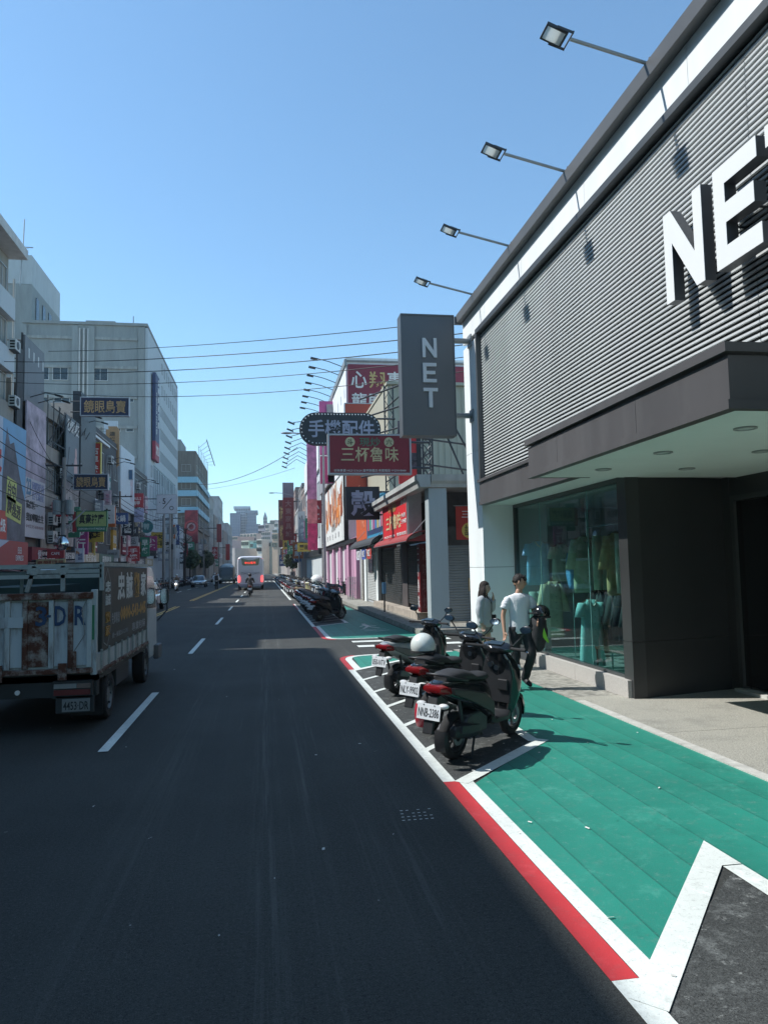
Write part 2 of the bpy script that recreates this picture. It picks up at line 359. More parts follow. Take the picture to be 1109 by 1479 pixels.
# parking bay surfaces
for a,b in ((-40,4.4),(6.6,15.2),(25.2,42.2),(48,130)):
    sheet('parking_bay',[(1.6,a),(2.9,a+(1.2 if a>0 else 0)),(2.9,b),(1.6,b-(1.2 if b<20 else 0))],.003,asphalt_bay)
Z1=.009
def strip(pts,w,mat,name='road_marking',z=Z1,off=0.):
    """painted line along pts, w wide to the left of travel (off shifts it)"""
    pts=[Vector((x,y)) for x,y in pts]; Lf=[];Rt=[]
    for i,p in enumerate(pts):
        d0=(p-pts[i-1]).normalized() if i else None; d1=(pts[i+1]-p).normalized() if i<len(pts)-1 else None
        n0=Vector((-d0.y,d0.x)) if d0 else None; n1=Vector((-d1.y,d1.x)) if d1 else None
        if n0 is None: nn=n1;k=1
        elif n1 is None: nn=n0;k=1
        else: nn=(n0+n1).normalized(); k=1/max(.4,nn.dot(n0))
        Lf.append(p+nn*k*(w+off)); Rt.append(p+nn*k*off)
    g=G()
    for i in range(len(pts)-1): g.add([(*Rt[i],z),(*Rt[i+1],z),(*Lf[i+1],z),(*Lf[i],z)],[(0,1,2,3)])
    o=g.build(name,mat); o['kind']='structure'; return o
# kerb-side white line and red no-stopping line, near to far
strip([(1.56,-40),(1.56,3.12)],-.125,white_line)
sheet('road_marking',[(1.56,3.12),(1.69,3.12),(1.83,3.3),(1.83,3.362),(1.56,3.362)],Z1,white_line)
strip([(1.70,3.36),(1.70,6.62)],-.125,white_line)
strip([(1.56,3.36),(1.56,6.62)],-.136,red_line)
sheet('road_marking',[(1.57,3.22),(1.69,3.09),(2.835,4.44),(2.835,-40) if 0 else (2.97,4.44),(2.97,4.85),(1.83,3.50)],Z1+.0024,white_line)
strip([(2.835,4.43),(2.835,-40)],.135,white_line,z=Z1+.0012)
strip([(1.56,6.624),(1.56,14.22)],-.115,white_line)
strip([(1.66,6.62),(2.96,8.0)],-.14,white_line,z=Z1+.0024)
strip([(2.955,7.9),(2.955,15.6)],.13,white_line,z=Z1+.0036)
strip([(1.68,14.05),(2.95,15.42)],.13,white_line,z=Z1+.0024)
for y in (7.74,8.99,10.27,11.53,12.82): strip([(1.67,y),(2.82,y+1.42)],.085,white_line,z=Z1+.0012)
rc=[(1.56,14.22),(1.56,15.85)]+arc(2.2,16.0,.62,178,118,5)
strip(rc,-.11,red_line); 
strip([(1.675,14.22),(1.675,15.85)]+arc(2.28,15.98,.58,178,95,5)+[(2.8,16.66),(4.2,16.66)],-.14,white_line,z=Z1+.0012)
# crosswalk bars over the side street
for y0,y1 in ((18.2,18.62),(19.4,19.8)):
    strip([(2.26,y0),(4.9,y0)],(y1-y0),white_line)
strip([(4.6,17.3),(5.8,17.3)],.35,white_line)
rc2=[(1.56,25.15),(1.56,21.2)]+arc(2.15,20.85,.58,180,240,4)
strip(rc2,.12,red_line)
strip([(1.685,25.2),(1.685,21.2)]+arc(2.25,20.95,.56,180,265,5)+[(2.6,20.4),(4.2,20.22)],.13,white_line,z=Z1+.0012)
strip([(1.56,25.154),(1.56,42.3)],-.12,white_line)
strip([(1.70,25.2),(2.94,26.55)],.12,white_line,z=Z1+.0024)
strip([(2.94,26.4),(2.94,42.3)],.13,white_line,z=Z1+.0036)
for i in range(12): strip([(1.68,27.0+i*1.25),(2.82,28.3+i*1.25)],.08,white_line,z=Z1+.0012)
strip([(1.56,36),(1.56,42.3)],-.05,red_line,z=Z1+.0024)
strip([(1.56,48),(1.56,130)],-.14,white_line); strip([(1.56,48),(2.95,47.7)],.14,white_line,z=Z1+.0024)
for i in range(30): strip([(1.68,49.0+i*1.3),(2.82,50.4+i*1.3)],.08,white_line,z=Z1+.0012)
# lane line, centre lines, crosswalk beyond
for i in range(-3,13):
    y=8.58+9.6*i; strip([(-1.80,y),(-1.80,y+3.95)],-.11,white_line)
for i in range(-2,13):
    y=6+9.6*i; strip([(-8.3,y),(-8.3,y+3.95)],-.11,white_line)
for y0,y1 in ((-40,43.3),(51.3,126)):
    for x in (-4.99,-4.80): strip([(x,y0),(x,y1)],-.10,yellow_line)
for i in range(20): strip([(-11.2+i*.66,131),(-11.2+i*.66,135)],-.36,white_line)
for i in range(9): strip([(-11.4,45.2+i*.0),(-11.4,45.2)],.1,white_line) if 0 else None
# walking-person pictogram on the far green path
g=G(); zc=.016
def pm(a,b,w):
    a=Vector(a);b=Vector(b);d=(b-a).normalized();n=Vector((-d.y,d.x))*w/2
    g.add([(*(a-n),zc),(*(b-n),zc),(*(b+n),zc),(*(a+n),zc)],[(0,1,2,3)])
for a,b,w in (((3.35,25.3),(3.35,25.65),.14),((3.35,24.3),(3.35,25.2),.16),((3.35,24.4),(3.1,23.6),.09),((3.35,24.4),(3.62,23.65),.09),((3.1,24.5),(3.35,25.1),.07),((3.35,25.1),(3.65,24.6),.07),((2.95,23.2),(3.75,23.2),.07),((3.0,22.7),(3.4,22.9),.07),((3.3,22.5),(3.8,22.8),.07)): pm(a,b,w)
g.build('walking_symbol',white_line)['kind']='structure'
# small sprayed survey marks on the asphalt
g=G()
for i in range(4):
    for j in range(6):
        if random.random()<.75:
            x=1.02+j*.045+i*.008; y=5.72+i*.075; g.add([(x,y,.004),(x+.022,y,.004),(x+.022,y+.012,.004),(x,y+.012,.004)],[(0,1,2,3)])
g.build('sprayed_mark',white_line)['kind']='structure'

# scattered light bits on the ground (leaf scraps, paper crumbs)
g=G(); rr=random.Random(9)
for i in range(70):
    x=rr.uniform(-3.5,6.5); y=rr.uniform(3,16); z=.0145 if x<4.3 else .0165
    a=rr.uniform(0,3.14); l=rr.uniform(.006,.022); w=l*rr.uniform(.25,.6); c=math.cos(a); s_=math.sin(a)
    g.add([(x+l*c-w*s_,y+l*s_+w*c,z),(x-l*c-w*s_,y-l*s_+w*c,z),(x-l*c+w*s_,y-l*s_-w*c,z+.004),(x+l*c+w*s_,y+l*s_-w*c,z+.004)],[(0,1,2,3)])
g.build('ground_litter',M('litter_pale',(.55,.54,.5),.8,var=.3))['kind']='stuff'

# ================= clothing store on the right
st=thing('clothing_store','long two-storey clothing store clad in horizontal white slats above a dark canopy','building',(4.5,14.9,0))
def bx(name,mat,p,*a,**k): return G().box(*a).build(name,mat,p,**k)
wall_grey=M('interior_grey_wall',(.34,.38,.38),.8,var=.1)
bx('upper_wall',M('store_backing',(.016,.018,.019),.7,var=.2),st,4.582,20,-9,15.88,3.72,7.46)
bx('roof',concrete,st,4.56,20,-9,16.0,7.462,7.60)
bx('rear_wall',white_paint,st,8.5,20,10.6,15.96,.012,3.68)
bx('front_block',dark_grey,st,7.0,20,-9,9.0,.012,3.2)
# white pillar in panels with recessed joints
zs=[.02,1.9,4.4,6.82]
bx('pillar_core',dark_grey,st,4.53,5.16,14.93,15.97,.012,6.8)
for i in range(3): bx('panel',white_paint,st,4.50,5.20,14.90,16.0,zs[i]+.004,zs[i+1]-.004,bevel=.004)
bx('pillar_wall',white_paint,st,5.2,9,15.2,16.0,.012,7.3)
ys=[-9,-6.2,-3.5,-.9,1.7,4.3,6.9,9.5,12.1,14.35,16.0]
for i in range(10): bx('panel',white_paint,st,4.50,4.58,ys[i]+.003,ys[i+1]-.003,6.93,7.46)
# coping: sloped metal eave
cop=M('coping_metal',(.16,.165,.17),.45,.3,var=.12,scale=1.,streak=True)
for i in range(5):
    a=-9+i*5.0; b=min(16.05,a+4.996)
    g=G(); g.prism([(0,0),(.17,0),(.19,.165),(0,.19)],(4.54,a,7.467),(-1,0,0),(0,0,1),(0,b-a,0)); g.build('coping',cop,st)
bx('coping',cop,st,4.33,4.56,16.052,16.12,7.45,7.63)
# dark frame round the slats
bx('frame',dark_grey,st,4.44,4.60,-9,14.86,6.83,6.926)
bx('frame',dark_grey,st,4.44,4.60,14.78,14.86,3.72,6.828)
# slats: one mesh per length, shared
sl_mat=M('slat_white_metal',(.56,.59,.59),.5,var=.06,scale=.7,dirt=.3,dirtcol=(.38,.40,.40),streak=False)
def slat_mesh(L):
    g=G(); g.prism([(0,0),(.0,.023),(.016,.029),(.036,.029),(.036,.004),(.012,.0)],(4.54,0,0),(1,0,0),(0,0,1),(0,L,0)); return g.mesh('slat',sl_mat)
m1=slat_mesh(8.716); m2=slat_mesh(14.99)
for i in range(50):
    z=3.76+i*.0613
    for me,y in ((m1,6.06),(m2,-8.94)):
        o=link('slat',me,st); o.location=(0,y,z)
# dark belt and the projecting canopy
belt=M('canopy_metal',(.105,.10,.10),.42,.25,var=.12,scale=.8,streak=True,dirt=.35,dirtcol=(.20,.20,.20))
for a,b in ((10.0,12.3),(12.304,14.86)):
    bx('fascia_panel',belt,st,4.44,4.60,a,b,3.26,3.66)
bx('fascia_trim',belt,st,4.40,4.60,10.0,14.88,3.662,3.72); bx('fascia_trim',belt,st,4.42,4.60,10.0,14.88,3.19,3.258)
ye=[5.37,6.9,8.95,10.0]
for i in range(3): bx('fascia_panel',belt,st,3.72,3.80,ye[i]+.003,ye[i+1]-.003,3.23,3.595)
bx('canopy_top',belt,st,3.68,4.52,5.34,10.03,3.62,3.70)
bx('canopy_lip',belt,st,3.69,3.80,5.35,10.0,3.15,3.227)
bx('canopy_end',belt,st,3.802,4.52,9.93,9.99,3.17,3.6)
bx('canopy_end',belt,st,3.73,9.0,5.38,5.44,3.23,3.60); bx('canopy_top',belt,st,4.522,9.0,5.34,5.50,3.62,3.70); bx('canopy_lip',belt,st,3.802,9,5.36,5.44,3.152,3.226)
soff=M('soffit_board',(.74,.82,.78),.7,var=.06,scale=.8)
bx('soffit',soff,st,3.80,9.0,5.44,9.97,3.165,3.20)
bx('soffit',soff,st,4.60,5.3,9.972,15.0,3.195,3.23)
bx('soffit_gap',black_metal,st,3.86,4.62,9.955,9.985,3.16,3.195)
for (x,y) in ((4.44,6.21),(4.44,7.66),(4.40,9.07),(5.57,7.53),(5.54,8.99),(5.57,6.1),(6.6,7.5)):
    d=thing('downlight_dummy','x','x') if 0 else None
    g=G(); g.lathe([(.105,.0),(.105,-.012),(.082,-.014),(.075,.0)],(x,y,3.163),(0,0,1),20)
    o=g.build('downlight',M('downlight_rim',(.34,.36,.35),.4,var=.05),st); 
    G().cyl((x,y,3.158),(x,y,3.1635),.078,16).build('lens',M('downlight_lens',(.55,.6,.58),.4),o)
# window bay
fr=M('window_frame_metal',(.075,.08,.08),.4,.3,var=.1)
bx('window_frame',fr,st,5.16,5.26,14.84,14.898,.03,3.19)
bx('window_frame',fr,st,5.16,5.26,10.2,14.84,3.13,3.192); bx('window_frame',fr,st,5.16,5.26,10.2,14.84,.262,.30)
gl=glass_mat('display_glass',(.78,.9,.89),.03)
gp=[10.22,11.4,13.52,14.83]
for i in range(3): 
    bx('glass_pane',gl,st,5.20,5.206,gp[i]+.004,gp[i+1]-.004,.302,3.128)
for y in (11.4,13.52): bx('glass_fin',M('glass_edge',(.30,.52,.50),.15,var=.1),st,5.208,5.222,y-.006,y+.006,.30,3.12)
for a,b in ((10.0,11.83),(11.836,13.62)):
    bx('plinth_block',granite,st,5.08,5.32,a,b,.013,.26)
bx('plinth_block',dark_grey,st,5.17,5.32,13.63,14.9,.013,.255)
# portal of dark panels, angled back to the door
por=M('portal_stone',(.038,.039,.039),.38,var=.12,scale=1.5,bump=.05,bscale=150)
for z0,z1 in ((.013,.80),(.806,3.19)):
    g=G(); g.prism([(5.14,9.93),(5.34,9.93),(5.34,10.2),(5.14,10.2)],(0,0,z0),(1,0,0),(0,1,0),(0,0,z1-z0)); g.build('portal_panel',por,st)
    g=G(); g.prism([(5.345,9.94),(6.9,10.30),(6.9,10.6),(5.345,10.2)],(0,0,z0),(1,0,0),(0,1,0),(0,0,z1-z0)); g.build('portal_panel',por,st)
# entrance wall with glass door
bx('portal_panel',por,st,6.9,7.1,10.12,10.5,.013,3.19); bx('portal_panel',por,st,6.92,7.1,-9,10.118,2.9,3.19)
bx('door_frame',fr,st,6.90,7.0,10.03,10.115,.014,2.898); bx('door_frame',fr,st,6.90,7.0,9.0,9.07,.014,2.898); bx('door_frame',fr,st,6.90,7.0,9.072,10.028,2.82,2.898)
dr=bx('door',glass_mat('door_glass',(.25,.32,.32),.10),st,6.94,6.95,9.08,10.02,.1,2.81)
bx('handle',chrome,dr,6.90,6.92,9.15,9.17,.9,1.4)
bx('door_sill',M('sill_pale',(.5,.5,.46),.7,var=.2,scale=6),st,6.80,7.0,9.0,10.1,.013,.06)
bx('window_frame',fr,st,6.92,7.0,8.93,8.998,.014,2.898)
# interior
bx('shop_floor',M('shop_floor',(.22,.25,.24),.25,var=.15,scale=2),st,5.33,8.49,10.62,14.89,.02,.14)
bx('partition',wall_grey,st,5.22,8.48,14.905,14.96,.014,3.19)
bx('partition',wall_grey,st,8.42,8.49,10.62,14.9,.15,3.19)
bx('ceiling_panel',M('shop_ceiling',(.3,.32,.32),.8),st,5.31,8.48,10.62,14.9,3.12,3.19)
bx('partition',wall_grey,st,6.9,8.4,10.62,10.68,.15,3.1)
# raised letters, standing off the slats
lw=M('letter_white',(.78,.80,.79),.45,var=.03,dirt=.12,dirtcol=(.5,.52,.5),scale=.6)
ls=M('letter_side',(.07,.075,.08),.5,var=.1)
def bigletter(nm,polys,y0,z0):
    g=G()
    for poly in polys:
        g.m=0; g.prism([(y0-a,z0+b) for a,b in poly],(4.30,0,0),(0,1,0),(0,0,1),(.004,0,0))
        g.m=1; g.prism([(y0-a,z0+b) for a,b in poly],(4.304,0,0),(0,1,0),(0,0,1),(.12,0,0))
    return g.build('letter',[lw,ls],st)
Nw,H_=.70,.98
bigletter('N',[[(0,0),(.15,0),(.15,.62),(.56,0),(.70,0),(.70,.98),(.55,.98),(.55,.36),(.14,.98),(0,.98)]],7.19,4.69)
bigletter('E',[[(0,0),(.66,0),(.66,.19),(.17,.19),(.17,.41),(.58,.41),(.58,.60),(.17,.60),(.17,.79),(.64,.79),(.64,.98),(0,.98)]],6.29,4.69)
bigletter('T',[[(0,.79),(.26,.79),(.26,0),(.44,0),(.44,.79),(.70,.79),(.70,.98),(0,.98)]],5.53,4.69)
for y in (7.1,6.6,6.2,5.8): 
    G().cyl((4.42,y,5.1),(4.60,y,5.1),.012,6).build('stand_off',black_metal,st)
# floodlights on arms along the roof edge
led=bpy.data.materials.new('floodlight_lens'); led.use_nodes=True; _n=led.node_tree; _p=_n.nodes['Principled BSDF']; _p.inputs['Base Color'].default_value=(.82,.86,.84,1); _p.inputs['Roughness'].default_value=.3
_t=_n.nodes.new('ShaderNodeBsdfTranslucent'); _t.inputs[0].default_value=(.85,.88,.86,1); _m=_n.nodes.new('ShaderNodeMixShader'); _m.inputs[0].default_value=.6
_n.links.new(_p.outputs[0],_m.inputs[1]); _n.links.new(_t.outputs[0],_m.inputs[2]); _n.links.new(_m.outputs[0],_n.nodes['Material Output'].inputs[0])
def flood(y,label):
    t=thing('floodlight',label,'floodlight',(4.42,y,7.65),'floodlights on arms above the slatted front')
    G().box(4.38,4.50,y-.05,y+.05,7.655,7.668).build('base_plate',steel_dark,t)
    g=G(); g.cyl((4.42,y,7.50),(4.42,y,7.72),.016,8); g.build('post',steel_dark,t)
    g=G(); g.cyl((4.50,y,7.62),(3.46,y,7.85),.021,10); g.build('arm',grey_metal,t)
    g=G()
    for s in (-1,1): g.obox((3.35,y+s*.135,7.85),(.20,.008,.03),(1,0,-.3))
    g.obox((3.44,y,7.83),(.012,.28,.03),(1,0,-.3)); g.build('bracket',steel_dark,t)
    u=Vector((.93,0,-.36)).normalized(); c=Vector((3.27,y,7.88)); n=Vector((.36,0,.93))
    g=G()
    for s_ in (-1,1): g.obox(c+u*s_*.12,(.02,.235,.035),u,(0,1,0)); g.obox(c+Vector((0,s_*.108,0)),(.22,.02,.035),u,(0,1,0))
    g.build('housing',steel_dark,t)
    g=G()
    for i in range(4): g.obox(c+u*(.02+i*.026)+n*.03,(.008,.2,.03),u,(0,1,0))
    g.build('cooling_fins',steel_dark,t)
    g=G(); g.obox(c-n*.010,(.215,.195,.006),u,(0,1,0)); g.build('lens',led,t)
for y,l in ((7.49,'floodlight on a long arm nearest the camera, above the big letter N'),(9.83,'second floodlight along the store roof from the camera'),(12.35,'third floodlight along the store roof, second from the far end'),(14.72,'farthest floodlight on the store roof, above the hanging sign box')): flood(y,l)
# projecting sign box with NET
t=thing('projecting_sign','tall dark grey box sign with white letters N E T hung off the white pillar','sign',(3.5,15.4,4.7))
sb=M('sign_box_grey',(.115,.125,.135),.4,.2,var=.06,scale=.8)
sx0,sx1,z0,z1=2.92,4.10,4.74,7.36
G().box(sx0+.02,sx1-.02,15.26,15.62,z0+.02,z1-.02).build('sign_box',sb,t)
G().box(sx0,sx1,15.24,15.64,z1-.02,z1+.012).build('top_cap',sb,t)
G().box(sx0,sx1,15.25,15.63,z0-.012,z0+.02).build('bottom_cap',sb,t)
g=G()
for x in (sx0,sx1-.02): g.box(x,x+.018,15.245,15.635,z0+.022,z1-.022)
g.build('edge_trim',sb,t)
lm=M('sign_letter_grey_white',(.55,.60,.64),.4,var=.03)
for k,(poly) in enumerate([[(0,0),(.15,0),(.15,.62),(.56,0),(.70,0),(.70,.98),(.55,.98),(.55,.36),(.14,.98),(0,.98)],
   [(0,0),(.66,0),(.66,.17),(.17,.17),(.17,.41),(.6,.41),(.6,.58),(.17,.58),(.17,.81),(.66,.81),(.66,.98),(0,.98)],
   [(0,.81),(.26,.81),(.26,0),(.44,0),(.44,.81),(.70,.81),(.70,.98),(0,.98)]]):
    g=G(); g.prism([(a*.45,b*.43) for a,b in poly],(3.38,15.22,6.42-k*.545),(1,0,0),(0,0,1),(0,.05,0)); g.build('letter',lm,t)
for z in (6.86,5.20):
    g=G(); g.cyl((4.08,15.43,z),(4.52,15.43,z),.06,14); g.build('bracket_arm',grey_metal,t)
    g=G(); g.box(4.47,4.50,15.3,15.56,z-.13,z+.13); g.build('wall_plate',grey_metal,t)
# clothes in the window
cloth={}
def garment(kind,x,y,z,col,label,cat,rz=0.,s=1.,group=None):
    """hanging garment with hanger; x,y hanger point, z shoulder height"""
    t=thing(kind,label,cat,(x,y,z),group); c=math.cos(rz);sn=math.sin(rz)
    def P(a,b,h): return (x+a*c-b*sn, y+a*sn+b*c, z+h)
    m=M('cloth_%02d%02d%02d'%tuple(int(v*99) for v in col),col,.9,var=.15,scale=6,bump=.4,bscale=14)
    L={'shirt':.75,'dress':1.12,'coat':1.0,'trousers':.95}[kind]*s; w=.23*s
    rings=[]
    if kind!='trousers':
        for i in range(9):
            f=i/8; ww=w*(.42 if i==0 else (1.0 if i==1 else .92+.10*f))*(1.0 if kind!='dress' else .9+.25*f); dd=.05+.05*math.sin(f*3)
            rings.append([Vector(P(ww*math.cos(a)*(1+.04*math.sin(5*a+i)),dd*math.sin(a)*(1+.3*math.sin(4*a)),-(.02 if i==0 else .05+f*L))) for a in [2*math.pi*k/20 for k in range(20)]])
        g=G(); g.loft(rings); g.build('body',m,t,smooth=True)
        for sd in (-1,1):
            ln=.55 if kind=='coat' else .24
            g=G(); g.loft([[Vector(P(sd*(w*.82+r_*.22*ln)+rr*math.cos(a),rr*.8*math.sin(a),-.07-r_*ln)) for a in [2*math.pi*k/10 for k in range(10)]] for r_,rr in ((0,.07),(.4,.085),(1,.09))]); g.build('sleeve',m,t,smooth=True)
        g=G(); g.tube([P(-.08,-.05,-.03),P(-.04,-.075,-.10),P(0,-.08,-.13),P(.04,-.075,-.10),P(.08,-.05,-.03)],.014,5); g.build('collar',M('collar_pale',(.6,.62,.55),.8),t)
        g=G()
        for k in range(6): g.ell(P(0,-.105,-.2-k*.11*s),(.008,.004,.008),6,4)
        g.build('button',plastic_black,t)
    else:
        for sd in (-1,1):
            g=G(); g.loft([[Vector(P(sd*.085+rr*math.cos(a),rr*.6*math.sin(a),-f*L)) for a in [2*math.pi*k/12 for k in range(12)]] for f,rr in ((0,.09),(.3,.10),(1,.085))]); g.build('leg',m,t,smooth=True)
    g=G(); g.tube([P(-w*.8,0,-.06),P(0,0,.0),P(w*.8,0,-.06)],.008,5); g.tube([P(0,0,0),P(0,0,.06),P(.02,0,.085),P(0,0,.10)],.004,5); g.build('hanger',M('hanger_wood',(.25,.15,.08),.5),t)
    return t
garment('dress',5.55,12.15,1.33,(.34,.72,.70),'pale turquoise short-sleeved long dress hung closest to the window glass','dress',.25,1.0)
garment('coat',5.55,13.85,1.62,(.52,.56,.38),'sage green long shirt with dark collar on a wooden hanger, left half of the window','coat',.3,1.05)
garment('shirt',5.52,14.5,2.43,(.26,.55,.82),'sky blue short shirt hung highest beside the far glass edge','shirt',.2,1.15)
garment('trousers',5.50,14.6,1.38,(.36,.55,.50),'grey green wide trousers hung under the sky blue shirt','trousers',.2,1.2)
garment('shirt',5.9,14.2,2.35,(.60,.66,.58),'pale folded top on the upper shelf rail, left of the glass fin','shirt',.2,.95)
garment('coat',5.8,12.9,2.45,(.50,.62,.42),'light green coat hung on the upper rail in the middle of the window','coat',.2,1.0)
garment('trousers',5.85,12.3,2.42,(.48,.62,.48),'light green trousers on the upper rail beside the light green coat','trousers',.25,1.0)
garment('shirt',5.65,13.05,2.2,(.10,.34,.60),'bright blue narrow top hung beside the middle glass fin','shirt',.9,.9)
garment('coat',5.75,11.5,2.45,(.62,.50,.26),'mustard tan long coat on the upper rail at the near end of the window','coat',.3,1.0)
garment('trousers',5.7,11.15,2.4,(.68,.74,.62),'cream trousers on the upper rail next to the dark portal','trousers',.3,1.0)
for i in range(9):
    garment('coat',6.05+.03*(i%2),11.35+i*.17,1.5,[(.03,.04,.045),(.05,.07,.07),(.02,.025,.03)][i%3],'dark hanging coat, %s from the near end of the lower rail'%['first','second','third','fourth','fifth','sixth','seventh','eighth','ninth'][i],'coat',0.15,.85,'dark coats on the lower rail')
for i in range(5):
    garment('coat',6.3,12.35+i*.2,1.5,[(.04,.07,.07),(.06,.10,.10)][i%2],'dark green coat, %s on the rear rail beyond the lower one'%['first','second','third','fourth','fifth'][i],'coat',0.1,.85,'dark green coats on the rear rail')
t=thing('clothes_rack','chrome clothes rack with upper and lower rails behind the window','rack',(6.1,11.6,.14))
for z in (1.66,2.62): G().cyl((6.1,10.4,z),(6.1,13.4,z),.014,8).build('rail',chrome,t)
for y in (10.4,11.9,13.4): G().cyl((6.1,y,.14),(6.1,y,2.95),.016,8).build('post',chrome,t)
t=thing('display_shelf','pale display shelf board across the upper left of the window','shelf',(5.8,12.9,2.0))
G().box(5.6,6.0,12.3,13.5,1.99,2.03).build('board',M('shelf_board',(.6,.62,.6),.5),t)
for y in (12.35,13.45): G().cyl((5.8,y,.14),(5.8,y,1.99),.012,6).build('leg',chrome,t)
t=thing('display_bench','low dark wooden bench on the shop floor under the dress','bench',(5.7,11.0,.14))
G().box(5.48,5.8,10.5,11.9,.50,.54).build('seat',M('bench_wood',(.05,.04,.03),.5),t)
for x in (5.5,5.77):
    for y in (10.53,11.86): G().box(x-.012,x+.012,y-.012,y+.012,.14,.498).build('leg',black_metal,t)

# ================= buildings and signs on the right beyond the side street
def win_mesh(w,h,frame,glass,cols=2,d=.10,key={}):
    k=(round(w,2),round(h,2),frame.name,glass.name,cols)
    if k in key: return key[k]
    g=G(); t=.05; g.m=0
    g.box(-w/2,w/2,-.03,.05,-t,0); g.box(-w/2,w/2,-.03,.05,h,h+t); g.box(-w/2-t,-w/2,-.03,.05,-t,h+t); g.box(w/2,w/2+t,-.03,.05,-t,h+t)
    for i in range(1,cols): x=-w/2+w*i/cols; g.box(x-.02,x+.02,0,.05,0,h)
    g.m=1; g.box(-w/2,w/2,.05,.07,0,h)
    key[k]=g.mesh('window',[frame,glass]); return key[k]
alu=M('window_aluminium',(.40,.42,.43),.4,.4,var=.1)
curtain=M('curtained_glass',(.16,.19,.20),.25,var=.5,scale=.5)
def block(name,label,X0,X1,Y0,Y1,H,wall,side,win=None,front_win=None,cat='building',group=None,z0=.0,roofstuff=0,parapet=.6,slabs=0,gmat=None,fmat=None):
    """building: side=+1 faces the street on +X (left row), -1 faces -X (right row). win=(n,floors,w,h,zfirst,dz)"""
    t=thing(name,label,cat,((X0+X1)/2,(Y0+Y1)/2,0),group)
    G().box(X0,X1,Y0,Y1,z0,H).build('wall',wall,t)
    G().box(X0-.08,X1+.08,Y0-.08,Y1+.08,H+.002,H+.12).build('roof',concrete,t)
    g=G()
    for a in ((X0,X0+.2,Y0,Y1),(X1-.2,X1,Y0,Y1),(X0+.2,X1-.2,Y0,Y0+.2),(X0+.2,X1-.2,Y1-.2,Y1)): g.box(*a,H+.122,H+parapet)
    g.build('parapet',wall,t)
    fx=X1 if side>0 else X0
    if win:
        n,fl,w,h,zf,dz=win; me=win_mesh(w,h,fmat or alu,gmat or glass_dark)
        for f in range(fl):
            for i in range(n):
                o=link('window',me,t); y=Y0+(Y1-Y0)*(i+.5)/n
                o.matrix_parent_inverse=Matrix(); o.location=(fx-(X0+X1)/2+side*.03,y-(Y0+Y1)/2,zf+f*dz); o.rotation_euler=(0,0,R(90) if side>0 else R(-90))
    if front_win:
        for (x,z,w,h) in front_win:
            o=link('window',win_mesh(w,h,fmat or alu,gmat or glass_dark),t); o.matrix_parent_inverse=Matrix(); o.location=(x-(X0+X1)/2,Y0-.03-(Y0+Y1)/2,z)
    for k in range(slabs):
        z=H*(k+1)/(slabs+1); g=G(); g.box(min(fx,fx+side*.35),max(fx,fx+side*.35),Y0,Y1,z-.12,z+.02); g.build('floor_slab',wall,t)
    for k in range(roofstuff):
        x=X0+(X1-X0)*random.uniform(.2,.8); y=Y0+(Y1-Y0)*random.uniform(.2,.8); 
        g=G(); g.cyl((x,y,H+.9),(x,y,H+2.2),.6,12); g.build('water_tank',M('steel_tank',(.5,.52,.53),.35,.7,var=.1),t)
        g=G(); [g.cyl((x+dx,y+dy,H+.12),(x+dx,y+dy,H+.9),.04,5) for dx in (-.4,.4) for dy in (-.4,.4)]; g.build('tank_stand',steel_dark,t)
    return t
def local(t): return t
# --- corner food shop (columns, roof beam, shutters)
sh=thing('corner_shop','single-storey corner food shop with grey columns, roof gutter beam and rolling shutters','building',(5.5,21,.16))
colm=M('column_grey_paint',(.36,.41,.42),.6,var=.08,dirt=.2,dirtcol=(.3,.32,.32),streak=True)
G().box(4.72,5.26,20.95,21.45,.165,4.22).build('column',colm,sh)
G().box(4.72,5.1,24.2,24.5,2.9,4.22).build('column',colm,sh)
beam=M('beam_cement',(.42,.43,.41),.75,var=.15,dirt=.4,dirtcol=(.2,.2,.19),streak=True)
g=G(); g.prism([(0,0),(.30,0),(.34,.14),(.40,.20),(.40,.36),(0,.36)],(4.75,20.78,4.24),(-1,0,0),(0,0,1),(0,10.6,0)); g.build('roof_gutter',beam,sh)
g=G(); g.prism([(0,0),(0,.36),(-.2,.36),(-.16,.18),(-.08,.1),(-.05,0)],(4.78,20.95,4.24),(0,1,0),(0,0,1),(7,0,0)); g.build('roof_gutter',beam,sh)
G().box(4.76,12,20.96,31.3,4.44,4.59).build('roof',beam,sh)
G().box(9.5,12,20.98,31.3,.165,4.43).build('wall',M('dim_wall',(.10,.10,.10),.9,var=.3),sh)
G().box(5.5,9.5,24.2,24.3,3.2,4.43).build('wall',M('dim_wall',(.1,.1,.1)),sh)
shut_g=M('grey_shutter',(.24,.27,.28),.5,.2,var=.1,streak=True); shut_b=M('black_shutter',(.035,.037,.036),.5,.2,var=.2)
def shutter(t,p,u,w,z0,z1,mat,pitch=.075,name='shutter'):
    """rolling shutter of horizontal laths; p start xy, u direction xy"""
    u=Vector((*u,0)).normalized(); nrm=Vector((u.y,-u.x,0)); p=Vector((*p,0))
    root=G(); n=int((z1-z0)/pitch); 
    root.obox(p+u*w/2+Vector((0,0,(z0+z1)/2))-nrm*.02,(w,z1-z0,.01),u,(0,0,1))
    o=root.build(name,mat,t)
    g=G(); g.prism([(0,0),(.012,.01),(.022,pitch*.5),(.012,pitch*.9),(0,pitch*.98)],(0,0,0),nrm,(0,0,1),u*w); me=g.mesh('lath',mat)
    for i in range(n):
        l=link('lath',me,o); l.location=p+Vector((0,0,z0+i*pitch)); l.matrix_parent_inverse=WL[t.name].inverted() if 0 else Matrix()
    return o
shutter(sh,(5.3,23.0),(1,0),2.4,.18,2.6,shut_g,.085)
